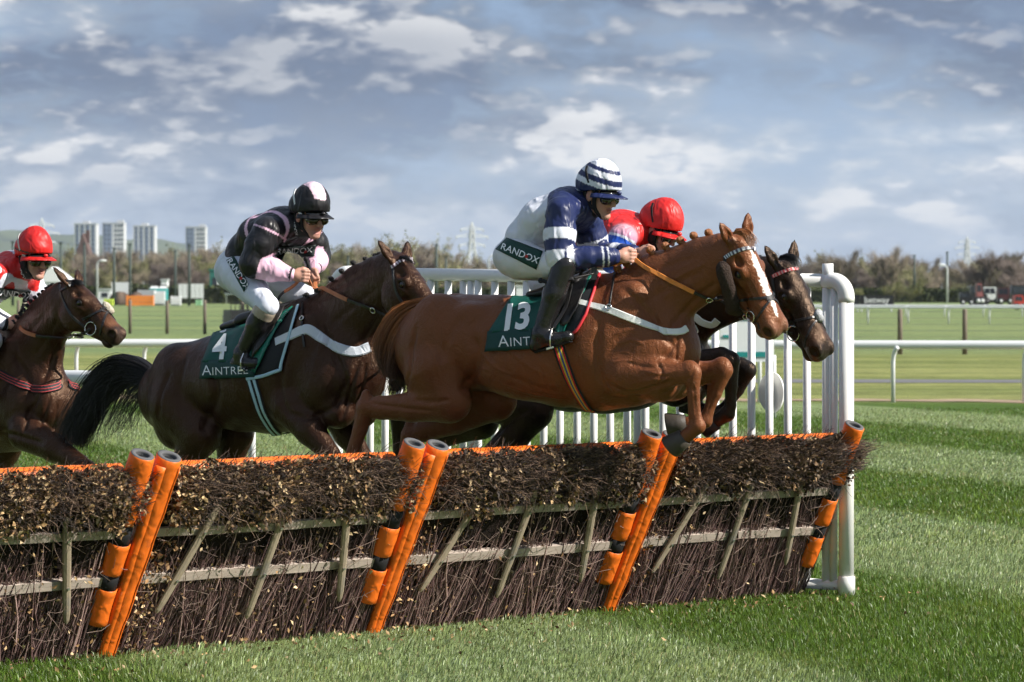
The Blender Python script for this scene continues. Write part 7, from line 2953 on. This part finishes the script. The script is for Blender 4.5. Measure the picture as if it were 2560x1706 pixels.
def jockey(H, sp, label):
    fr, seed = H['fr'], sp['seed']
    e = fr.empty('person')
    tag(e, label, 'person', 'jockeys riding the racehorses')
    J = fr.J
    Yv = Vector((0, 1, 0))
    T = [(J(*p[:3]), p[3], p[4]) for p in sp['torso']]          # from hips to collar
    h = JHead(fr, J(*sp['head'][:3]), *sp['head'][3:])
    An, Af = [J(*p) for p in sp['arm_near']], [J(*p) for p in sp['arm_far']]
    Ln, Lf = [J(*p) for p in sp['leg_near']], [J(*p) for p in sp['leg_far']]
    # ---- body: one continuous surface from head to hands and feet, mostly under the clothes
    f = Field(0.0052)
    face(f, h, sp.get('mouth', 0))
    col = T[-1][0]
    f.cone(col, h.T(-0.015, 0, -0.06), 0.058, 0.055, 0.02, None, SKIN)
    for (a, ra, wa), (b, rb, wb) in zip(T[:-1], T[1:]):
        f.cone(a, b, ra * 0.8, rb * 0.8, 0.03, (Yv, (wa / ra + wb / rb) / 2), SKIN)
    fists = []
    for A, s in ((An, 1), (Af, -1)):
        f.cone(T[-1][0], A[0], 0.05, 0.05, 0.03, None, SKIN)
        f.chain(A[:3], [0.045, 0.036, 0.025], 0.02, None, SKIN)
        fists.append(fist(f, A[2], A[3], sp.get('thumb', (0.1, 0.1, 1))))
    for L in (Ln, Lf):
        f.chain(L[:3], [0.07, 0.044, 0.03], 0.03, None, SKIN)
        f.cone(L[2], L[3].lerp(L[4], 0.5), 0.03, 0.018, 0.01, None, SKIN)
    V, F = f.surface()
    C = f.colours(V, SKIN, 0.006)
    q = (V - np.array(h.c)) @ np.array([list(h.x), list(h.y), list(h.z)]).T / h.s
    # ruddy cheeks and nose, stubble shade on the jaw
    w = np.exp(-((q[:, 0] - 0.075) / 0.03) ** 2 - ((np.abs(q[:, 1]) - 0.035) / 0.025) ** 2 - ((q[:, 2] + 0.035) / 0.03) ** 2)[:, None] * 0.5
    C = C * (1 - w) + np.array((0.52, 0.20, 0.15)) * w
    w = (np.clip((-0.06 - q[:, 2]) / 0.03, 0, 1) * (q[:, 0] > 0.0) * (q[:, 2] > -0.14))[:, None] * 0.22
    C = C * (1 - w) + np.array((0.30, 0.17, 0.13)) * w
    hair = (q[:, 0] < -0.03) & (q[:, 2] > -0.06) & (q[:, 2] < 0.2) & (np.abs(q[:, 1]) < 0.12) & (q[:, 0] > -0.2)
    C[hair] = (0.05, 0.035, 0.025)
    obj('body', mesh_from('body', V, F, M_SKIN, True, C), e)
    # ---- breeches
    f = Field(0.0075)
    wht = sp.get('breech', (0.66, 0.67, 0.72))
    hip = T[0][0]
    f.ell(hip + Vector(sp.get('rump', (-0.03, 0, -0.02))), sp.get('rump_r', (0.15, 0.175, 0.14)), None, 0.05, wht)
    f.cone(T[0][0], T[1][0], T[0][1], T[1][1] * 0.9, 0.04, (Yv, T[0][2] / T[0][1]), wht)
    for L in (Ln, Lf):
        kr = sp.get('knee_r', 0.064)
        f.cone(L[0], L[1], 0.112, kr, 0.05, None, wht)
        f.cone(L[1], L[1].lerp(L[2], 0.22), kr, kr * 0.86, 0.02, None, wht)
    V, F = f.surface()
    V = wrinkle(V, vnormals(V, F), 0.013, seed, 0.8, (0.8, 0.1, 0.6))
    br = obj('breeches', mesh_from('breeches', V, F, M_BREECH, True, np.tile(wht, (len(V), 1))), e)
    brb = bvh_of(V, F)
    # ---- boots
    for L in (Ln, Lf):
        f = Field(0.0065)
        kn, an, he, to = L[1], L[2], L[3], L[4]
        top = kn.lerp(an, sp.get('boot_top', 0.10))
        blk = (0.014, 0.013, 0.014)
        f.cone(top, kn.lerp(an, 0.38), 0.068, 0.064, 0.02, None, blk)
        f.cone(kn.lerp(an, 0.38), an, 0.064, 0.046, 0.02, None, blk)
        f.cone(he.lerp(an, 0.15), to, 0.038, 0.034, 0.02, (Yv, 1.05), blk)
        f.cone(an, he, 0.044, 0.034, 0.02, None, blk)
        f.cone(an, to.lerp(he, 0.35), 0.042, 0.036, 0.025, None, blk)
        V, F = f.surface()
        V = wrinkle(V, vnormals(V, F), 0.0045, seed + 3, 0.7)
        C = f.colours(V, blk)
        cuff = sp.get('cuff')
        if cuff is not None:
            t = ((V - np.array(kn)) @ np.array(an - kn)) / (an - kn).length_squared
            C[t < 0.20] = cuff
        b = obj('boot', mesh_from('boot', V, F, M_BOOT, True, C), e)
        d = (to - he).normalized()
        n = Vector((0, 1, 0)).cross(d).normalized()
        if n.z > 0:
            n = -n
        MB().strap([he - d * 0.01 + n * 0.028, he.lerp(to, 0.5) + n * 0.028, to + d * 0.01 + n * 0.024], [0.055, 0.066, 0.05], 0.010, [n] * 3).build('sole', M_BLACKF, b)
    # ---- silks
    f = Field(0.0068)
    tc = sp['torso_cols']
    for i, ((a, ra, wa), (b, rb, wb)) in enumerate(zip(T[:-1], T[1:])):
        f.cone(a, b, ra, rb, 0.025, (Yv, (wa / ra + wb / rb) / 2), tc[min(i, len(tc) - 1)])
    for A, key in ((An, 'near'), (Af, 'far')):
        f.cone(T[-2][0].lerp(T[-1][0], 0.4), A[0], 0.095, 0.078, 0.07, None, tc[-1])
        r0, r1, r2 = sp.get('sleeve_r', (0.076, 0.064, 0.040))
        wr = A[1].lerp(A[2], 0.97)
        limb(f, [A[0], A[0].lerp(A[1], 0.5), A[1], A[1].lerp(wr, 0.5), wr], [r0, r0 * 1.04, r1, r1 * 0.86, r2], 0.02, sp['sleeve_' + key])
    cl = T[-1][0]
    nk = (h.T(-0.02, 0, -0.07) - cl)
    f.cone(cl, cl + nk * 0.45, 0.075, 0.070, 0.03, None, sp.get('collar', tc[-1]))
    V, F = f.surface()
    V = wrinkle(V, vnormals(V, F), sp.get('fold', 0.015), seed + 7, 0.75, (0.5, 0.3, 0.7))
    C = f.colours(V, tc[0], 0.007)
    if 'silk_paint' in sp:
        C = sp['silk_paint'](V, C, T, An, Af, h)
    tor = np.full(len(V), 9.0)
    for (a, ra, wa), (b, rb, wb) in zip(T[:-1], T[1:]):
        p0, ab = np.array(a), np.array(b - a)
        u = np.clip((V - p0) @ ab / (ab @ ab), 0, 1)
        dl = V - p0 - u[:, None] * ab
        dl[:, 1] *= ra / wa
        tor = np.minimum(tor, np.linalg.norm(dl, axis=1) - (ra + (rb - ra) * u))
    for A, key in ((An, 'near'), (Af, 'far')):
        bands = sp['sleeve_' + key]
        if not isinstance(bands, list):
            continue
        L1, L2 = (A[1] - A[0]).length, (A[2] - A[1]).length
        best = np.full(len(V), 9.0)
        tp = np.zeros(len(V))
        for i, (l0, l) in enumerate(((0, L1), (L1, L2))):
            p0, ab = np.array(A[i]), np.array(A[i + 1] - A[i])
            u = np.clip((V - p0) @ ab / (ab @ ab), 0, 1)
            d = np.linalg.norm(V - p0 - u[:, None] * ab, axis=1)
            m = d < best
            best[m] = d[m]
            tp[m] = (l0 + u[m] * l)[...] / (L1 + L2)
        m = (best - 0.075 < tor + 0.012) & (best < 0.12) & (tp > 0.01)
        t0 = 0
        for (t1, c) in bands:
            C[m & (tp >= t0) & (tp <= t1)] = c
            t0 = t1
    sk = obj('silks', mesh_from('silks', V, F, M_SILK, True, C), e)
    skb = bvh_of(V, F)
    # cuff bands
    for A in (An, Af):
        p, d = A[1].lerp(A[2], 0.95), (A[2] - A[1]).normalized()
        MB().tube([p - d * 0.012, p + d * 0.012], sp.get('sleeve_r', (0, 0, 0.040))[2] + 0.004, 14).build('cuff', M_BLACKF if not sp.get('cuff_col') else mat('cuff%d' % seed, sp['cuff_col']), sk, True)
    # neck cover with lettering
    f = Field(0.006)
    f.cone(cl + nk * 0.20, cl + nk * 0.88, 0.074, 0.070, 0.01)
    V, F = f.surface()
    nw = obj('neck_band', mesh_from('neck_band', V, F, M_PATCHB, True), e)
    nb = bvh_of(V, F)
    if 'neck_text' in sp:
        c, size, ang = sp['neck_text']
        decal(fr, nb, 'RANDOX', c, size, ang, 'lettering', M_WCLOTH, nw, bold=0.005, off=0.003)
    cap = cap_parts(e, h, sp['cap'], sp['peak'], sp['strap'], sp['lens'], seed, pad=sp.get('pad', False))
    if 'thigh' in sp:
        cor, c, size, ang, dot = sp['thigh']
        o, pb_ = quad_patch(fr, brb, cor, 'thigh_patch', M_PATCH, e, 0.006)
        decal(fr, pb_, 'RANDOX', c, size, ang, 'lettering', M_WCLOTH, o, bold=0.012, off=0.003, spacing=1.02)
        blob(fr, pb_, dot, 4.2, 4.2, 0, 'red_dot', M_REDDOT, o, 0.0042)
    if 'chest' in sp:
        cor, c, size, ang, dot = sp['chest']
        o, pb_ = quad_patch(fr, skb, cor, 'chest_patch', M_PATCHB, e, 0.007)
        decal(fr, pb_, 'RANDOX', c, size, ang, 'lettering', M_WCLOTH, o, shear=0.12, bold=0.012, off=0.003)
        if dot:
            blob(fr, pb_, dot, 4.5, 4.5, 0, 'red_dot', M_REDDOT, o, 0.0042)
    return dict(e=e, h=h, An=An, Af=Af, Ln=Ln, Lf=Lf, T=T, fists=fists, skb=skb, brb=brb)


def hoops(a, b, cuts):
    out = []
    for i, c in enumerate(cuts):
        out.append((c, a if i % 2 == 0 else b))
    return out


NAVY, WHT = (0.014, 0.022, 0.085), (0.66, 0.68, 0.76)
# ---- number 13: white and navy
def cap1(q):
    C = np.tile(np.array(WHT), (len(q), 1))
    z = q[:, 2] + 0.10 * q[:, 0] - 0.3 * np.clip(-q[:, 0] - 0.02, 0, 1) * 0
    for (a, b) in ((0.0, 0.052), (0.083, 0.113), (0.146, 0.166)):
        C[(z > a) & (z < b)] = NAVY
    return C


def silk1(V, C, T, An, Af, h):
    # navy yoke over the shoulders and down the breast, pale body below
    a, b = np.array(T[1][0]), np.array(T[-1][0])
    d = (b - a) / np.linalg.norm(b - a)
    t = (V - a) @ d / np.linalg.norm(b - a)
    up = V[:, 2] - (a[2] + (V @ d - a @ d) * d[2])
    arm = np.zeros(len(V), bool)
    for A in (An, Af):
        for i in (0, 1):
            p0, p1 = np.array(A[i]), np.array(A[i + 1])
            ab = p1 - p0
            u = np.clip((V - p0) @ ab / (ab @ ab), 0.08 if i == 0 else 0, 1)
            arm |= np.linalg.norm(V - p0 - u[:, None] * ab, axis=1) < 0.088
    m = (~arm) & (t > 0.70)
    C[m] = NAVY
    m = (~arm) & (t <= 0.70)
    C[m] = WHT
    return C


SJ1 = dict(seed=11, head=(1497, 487, 0.0, 14, 14, 0, 0.98),
           torso=[(1298, 640, 0, 0.108, 0.155), (1318, 598, 0, 0.112, 0.155), (1362, 550, 0, 0.125, 0.175), (1414, 526, 0, 0.12, 0.175), (1455, 520, 0, 0.075, 0.10)], rump=(-0.01, 0, -0.005), rump_r=(0.135, 0.165, 0.115),
           torso_cols=[WHT, WHT, WHT, NAVY],
           arm_near=[(1402, 530, 0.20), (1398, 648, 0.27), (1538, 640, 0.13), (1568, 641, 0.10)],
           arm_far=[(1470, 560, -0.18), (1490, 640, -0.24), (1585, 632, -0.10), (1612, 634, -0.07)],
           leg_near=[(1300, 648, 0.12), (1408, 672, 0.28), (1352, 836, 0.30), (1340, 866, 0.30), (1420, 842, 0.31)],
           leg_far=[(1300, 650, -0.12), (1440, 690, -0.28), (1385, 840, -0.30), (1372, 868, -0.30), (1450, 845, -0.31)],
           sleeve_near=hoops(NAVY, WHT, (0.19, 0.30, 0.41, 0.505, 0.53, 0.60, 0.87, 0.885, 0.92, 0.935, 1.0)), sleeve_far=hoops(NAVY, WHT, (0.17, 0.28, 0.42, 0.55, 0.70, 0.82, 1.0)),
           silk_paint=silk1, collar=NAVY, cuff_col=(0.014, 0.022, 0.085), sleeve_r=(0.080, 0.070, 0.044), boot_top=-0.05, knee_r=0.048,
           cap=cap1, peak=NAVY, strap=M_BLACKF, lens=M_LENS, neck_text=((1459, 516), 12.5, 74),
           thigh=([(1268, 596), (1357, 630), (1342, 674), (1240, 624)], (1300, 635), 23, 22, (1317, 642)))
J1 = jockey(H1, SJ1, 'rider in white and navy hooped silks and striped cap crouching on the chestnut')

# ---- number 4: black with pale pink seams
BK, PK = (0.013, 0.012, 0.014), (0.74, 0.47, 0.60)


def cap2(q):
    C = np.tile(np.array(BK), (len(q), 1))
    m = (q[:, 2] > 0.150 - 0.25 * np.clip(q[:, 0], 0, 1)) & (q[:, 0] > -0.03) & (np.abs(q[:, 1] + 0.012) < 0.042 + 0.1 * (q[:, 2] - 0.15))
    C[m] = (0.78, 0.56, 0.66)
    return C


def silk2(V, C, T, An, Af, h):
    # pink seams: across the shoulder and round the back
    a, b = np.array(T[1][0]), np.array(T[-1][0])
    d = (b - a) / np.linalg.norm(b - a)
    t = (V - a) @ d / np.linalg.norm(b - a)
    arm = np.zeros(len(V), bool)
    for A in (An, Af):
        for i in (0, 1):
            p0, p1 = np.array(A[i]), np.array(A[i + 1])
            ab = p1 - p0
            u = np.clip((V - p0) @ ab / (ab @ ab), 0.15 if i == 0 else 0, 1)
            arm |= np.linalg.norm(V - p0 - u[:, None] * ab, axis=1) < 0.09
    w = 0.022
    body = ~arm
    C[body & (np.abs(t - 0.42) < w * 1.2)] = PK
    C[body & (np.abs(np.abs(V[:, 1]) - 0.115) < 0.011) & (t > 0.45)] = PK
    for A in (An, Af):
        p0, p1 = np.array(A[0]), np.array(A[1])
        ab = p1 - p0
        u = (V - p0) @ ab / (ab @ ab)
        r = np.linalg.norm(V - p0 - u[:, None] * ab, axis=1)
        C[(np.abs(u - 0.02) < 0.055) & (r < 0.13)] = PK
    return C


SJ2 = dict(seed=23, head=(775, 540, 0.02, 12, 12, 0, 0.98), mouth=1.0,
           torso=[(612, 668, 0, 0.125, 0.165), (628, 628, 0, 0.125, 0.165), (660, 590, 0, 0.13, 0.18), (702, 570, 0, 0.12, 0.18), (740, 562, 0, 0.075, 0.10)],
           torso_cols=[BK], arm_near=[(668, 578, 0.20), (632, 660, 0.27), (728, 688, 0.12), (752, 690, 0.09)],
           arm_far=[(770, 590, -0.20), (795, 640, -0.28), (786, 672, -0.12), (783, 692, -0.08)],
           leg_near=[(600, 690, 0.13), (668, 765, 0.27), (605, 885, 0.28), (590, 912, 0.28), (640, 908, 0.29)],
           leg_far=[(640, 690, -0.13), (770, 745, -0.27), (715, 880, -0.28), (700, 905, -0.28), (755, 900, -0.29)],
           sleeve_near=[(0.56, BK), (1.0, PK)], sleeve_far=[(0.6, BK), (1.0, PK)], silk_paint=silk2, sleeve_r=(0.088, 0.076, 0.040), fold=0.018,
           cap=cap2, peak=BK, strap=mat('white_strap', (0.7, 0.7, 0.72), 0.5, 0.4), lens=M_LENSY, cuff=(0.38, 0.32, 0.25), neck_text=((736, 566), 11, 75),
           breech=(0.66, 0.69, 0.78),
           thigh=([(586, 642), (622, 711), (611, 730), (567, 652)], (596, 686), 20, 57, (603, 697)),
           chest=([(692, 618), (790, 612), (786, 642), (690, 646)], (735, 628), 21, -3, (765, 630)))
J2 = jockey(H2, SJ2, 'rider in black silks with pale pink seams and cuffs on the dark bay')

# ---- red cap beyond number 13
RD, BL = (0.60, 0.020, 0.018), (0.015, 0.085, 0.48)


def cap_red(q):
    C = np.tile(np.array(RD), (len(q), 1))
    return C


def cap_red_band(q):
    C = np.tile(np.array(RD), (len(q), 1))
    z = q[:, 2] - 0.05 + 0.06 * q[:, 0]
    C[np.abs(z) < 0.006] = (0.03, 0.02, 0.02)
    return C


def silk3(V, C, T, An, Af, h):
    a, b = np.array(T[1][0]), np.array(T[-1][0])
    d = (b - a) / np.linalg.norm(b - a)
    t = (V - a) @ d / np.linalg.norm(b - a)
    for A in (An, Af):
        p0, p1 = np.array(A[0]), np.array(A[1])
        ab = p1 - p0
        u = (V - p0) @ ab / (ab @ ab)
        r = np.linalg.norm(V - p0 - u[:, None] * ab, axis=1)
        C[(np.abs(V[:, 1]) < 0.010) & (t > 0.2)] = WHT
    return C


SJ3 = dict(seed=37, head=(1648, 578, 0.0, 8, 24, 0, 1.0),
           torso=[(1395, 690, 0, 0.125, 0.165), (1425, 640, 0, 0.125, 0.165), (1485, 594, 0, 0.13, 0.19), (1545, 578, 0, 0.12, 0.20), (1604, 580, 0, 0.095, 0.13)],
           torso_cols=[RD], arm_near=[(1556, 596, 0.235), (1530, 655, 0.29), (1600, 645, 0.10), (1618, 640, 0.07)],
           arm_far=[(1590, 610, -0.19), (1600, 680, -0.25), (1650, 660, -0.10), (1672, 655, -0.08)],
           leg_near=[(1400, 700, 0.13), (1520, 730, 0.28), (1465, 870, 0.30), (1450, 900, 0.30), (1530, 880, 0.31)],
           leg_far=[(1400, 700, -0.13), (1520, 735, -0.28), (1470, 870, -0.30), (1455, 900, -0.30), (1535, 880, -0.31)],
           sleeve_near=[(0.05, WHT), (0.46, BL), (0.52, WHT), (0.62, RD), (0.70, WHT), (1.0, RD)], sleeve_far=[(0.06, WHT), (0.45, BL), (0.5, WHT), (1.0, RD)], silk_paint=silk3,
           cap=cap_red, peak=RD, strap=M_BLACKF, lens=M_LENS, neck_text=((1596, 592), 13, 82), pad=True)
J3 = jockey(H3, SJ3, 'rider in red, white and blue silks with a plain red cap beyond the striped rider')


# ---- red and white rider at the left edge
def silk4(V, C, T, An, Af, h):
    a = np.array(T[1][0])
    q = V - a
    u = (q[:, 0] * 0.6 + q[:, 2] * 0.8) / 0.085 + 0.9 * np.sin(q[:, 1] * 14)
    w = (q[:, 1] * 0.9 + 0.25 * q[:, 2]) / 0.085
    m = (np.sin(u * math.pi / 1.25) + np.sin(w * math.pi / 1.25) * 0.9) > -0.05
    C[m] = WHT
    C[~m] = RD
    return C


SJ4 = dict(seed=51, head=(85, 646, 0.0, 10, 10, 0, 1.0),
           torso=[(-70, 775, 0, 0.125, 0.165), (-55, 735, 0, 0.125, 0.165), (-20, 700, 0, 0.13, 0.18), (20, 680, 0, 0.12, 0.18), (52, 670, 0, 0.075, 0.10)],
           torso_cols=[RD], arm_near=[(-12, 690, 0.20), (-55, 790, 0.27), (14, 812, 0.10), (36, 808, 0.07)],
           arm_far=[(75, 700, -0.19), (105, 770, -0.26), (72, 800, -0.10), (66, 806, -0.07)],
           leg_near=[(-80, 790, 0.13), (-20, 850, 0.28), (-75, 960, 0.29), (-90, 985, 0.29), (-40, 985, 0.30)],
           leg_far=[(-50, 790, -0.13), (60, 840, -0.28), (10, 960, -0.29), (-5, 985, -0.29), (45, 985, -0.30)],
           sleeve_near=RD, sleeve_far=RD, silk_paint=silk4,
           cap=cap_red_band, peak=RD, strap=mat('grey_strap', (0.5, 0.48, 0.46), 0.5, 0.4), lens=M_LENSY, neck_text=((49, 677), 14, 62), pad=True,
           chest=([(-6, 718), (78, 728), (72, 752), (-6, 746)], (34, 736), 22, 7, (51, 739)))
J4 = jockey(H4, SJ4, 'rider in red and white patterned silks with a red cap at the left edge')

# ------------------------------------------------------------------ reins, irons and whips
def rein(H, hand_near, hand_far, pix, grip, split, w=0.020, bits=None):
    """reins lying along the neck from the hands to the bit: rubber grips by the hands, leather beyond"""
    e, fr = H['e'], H['fr']
    P, N = cast_line(fr, H['bvh'], pix, 0.014, 40)
    for sg in (1, -1):
        Q = [Vector((p.x, p.y * sg, p.z)) for p in P]
        if sg < 0:
            # on the far side follow the real surface
            Q2 = []
            for q in Q:
                h = H['bvh'].find_nearest(q)
                Q2.append(h[0] + h[1] * 0.014 if h[0] is not None and h[3] < 0.08 else q)
            Q = Q2
        M = [Vector((n.x, n.y * sg, n.z)) for n in N]
        hand = hand_near if sg > 0 else hand_far
        S = [hand] + Q[2:-1] + [bits[0] if sg > 0 else bits[1]]
        M = [M[0]] + M[2:-1] + [M[-1]]
        # smooth
        for _ in range(3):
            S = [S[0]] + [(S[i - 1] + S[i] * 2 + S[i + 1]) / 4 for i in range(1, len(S) - 1)] + [S[-1]]
        k = int(len(S) * split)
        ro = MB().strap(S[k:], w * 0.85, 0.005, M[k:]).build('rein', M_LEATHER, e)
        MB().strap(S[:k + 1], w * 1.15, 0.008, M[:k + 1]).build('rubber_grip', grip, ro)
        c = int(len(S) * 0.62)
        ring(S[c] + M[c] * 0.008, M[c], 0.017, 0.0036, 14).build('martingale_ring', M_METAL, ro, True)


def iron(H, Jk, flip=False):
    e = H['e']
    for L in (Jk['Ln'], Jk['Lf']):
        kn, an, he, to = L[1], L[2], L[3], L[4]
        c = he.lerp(to, 0.55)
        d = (to - he).normalized()
        s = Vector((0, 1, 0))
        u = Vector((0, 0, 1))
        pts = [c - s * 0.05 - u * 0.035, c - s * 0.052 + u * 0.02, c - s * 0.03 + u * 0.06, c + u * 0.075, c + s * 0.03 + u * 0.06, c + s * 0.052 + u * 0.02, c + s * 0.05 - u * 0.035]
        io = MB().tube(pts, 0.005, 8).build('stirrup_iron', M_METAL, e, True)
        MB().box(c - u * 0.038, (0.045, 0.11, 0.010), (d, s, d.cross(s))).build('tread', M_METAL, io)
        sgn = -1 if c.y < 0 else 1
        top = Vector((kn.x + 0.03, sgn * 0.20, kn.z + 0.02))
        MB().strap(spline([c + u * 0.075, c.lerp(top, 0.5) + Vector((0.02, 0, 0)), top], 10), 0.022, 0.004, [Vector((0, sgn, 0))] * 10).build('stirrup_leather', M_LEATHER, io)


rein(H1, J1['fists'][0], J1['fists'][1], [(1582, 650), (1640, 684), (1715, 720), (1760, 740), (1822, 766), (1872, 790)], M_RUBBER, 0.47, 0.022, (pb, qb))
rein(H2, J2['fists'][0], J2['fists'][1], [(762, 698), (815, 724), (870, 749), (925, 768), (980, 788), (1045, 800)], M_RUBBER2, 0.40, 0.022, (pb2, qb2))
rein(H3, J3['fists'][0], J3['fists'][1], [(1625, 648), (1700, 690), (1780, 735), (1850, 780), (1920, 815), (1975, 832)], M_RUBBER2, 0.4, 0.02, (pb3, qb3))
rein(H4, J4['fists'][0], J4['fists'][1], [(42, 816), (80, 836), (130, 841), (165, 839), (200, 835), (222, 828)], M_RUBBER2, 0.24, 0.022, (pb4, qb4))
# loose loop of rein behind the hands
for H, Jk, m, pp in ((H1, J1, M_RUBBER, [(1585, 642, 0.08), (1540, 660, 0.10), (1495, 660, 0.10), (1462, 668, 0.12), (1450, 690, 0.13)]),
                     (H2, J2, M_RUBBER2, [(755, 692, 0.08), (735, 715, 0.10), (705, 735, 0.12), (693, 755, 0.13)])):
    P = [H['fr'].J(*p) for p in pp]
    S = spline(P, 20)
    o = MB().strap(S[:12], 0.022, 0.006, [Vector((0, -1, 0.4))] * 12).build('rein_loop', m, H['e'])
    MB().strap(S[11:], 0.018, 0.005, [Vector((0, -1, 0.4))] * 9).build('rein_end', M_LEATHER, o)
iron(H1, J1)
iron(H2, J2)
iron(H3, J3)
iron(H4, J4)


def whip(H, pts, label, grip=0.35, spiral=False):
    P = [H['fr'].J(*p) for p in pts]
    w = [H['fr'].M @ p for p in P]
    e = empty('riding_whip', w[0])
    tag(e, label, 'whip', 'whips held by the riders')
    S = [p - w[0] for p in spline(w, 24)]
    k = int(24 * grip)
    MB().tube(S[:k + 1], 0.0115, 10).build('handle', M_BLACKF, e, True)
    MB().ellipsoid(S[0], 0.016, nu=10, nv=8).build('knob', M_BLACKF, e, True)
    MB().tube(S[k:], [0.008 - 0.004 * i / (24 - k) for i in range(24 - k)], 8).build('shaft', M_LEATHER, e, True)
    MB().box(S[-1], (0.03, 0.008, 0.07)).build('flap', M_LEATHER, e)
    if spiral:
        mb = MB()
        d = (S[k] - S[0])
        a = d.orthogonal().normalized()
        b = d.normalized().cross(a)
        mb.tube([S[0] + d * (i / 60) + (a * math.cos(i * 0.7) + b * math.sin(i * 0.7)) * 0.0125 for i in range(61)], 0.0028, 5)
        mb.build('grip_tape', mat('grip_tape', (0.5, 0.45, 0.36), 0.7, 0.3), e, True)


whip(H2, [(765, 648, -0.06), (775, 675, -0.08), (783, 695, -0.09), (788, 735, -0.10), (792, 765, -0.12)], 'black whip held upright in the gloveless hands of the black and pink rider', 0.5)
whip(H4, [(62, 752, 0.04), (54, 778, 0.05), (45, 805, 0.05), (25, 870, 0.06), (5, 950, 0.16)], 'whip with pale spiral tape in the fist of the leftmost rider', 0.42, True)
whip(H3, [(1600, 590, 0.08), (1606, 615, 0.08), (1612, 640, 0.07), (1600, 720, 0.16), (1575, 790, 0.22)], 'black whip in the fist of the rider beyond the striped one', 0.4)
whip(H1, [(1352, 702, 0.30), (1385, 708, 0.32), (1420, 700, 0.30), (1450, 692, 0.26), (1485, 684, 0.2)], 'black whip lying across the knee of the striped rider', 0.6)
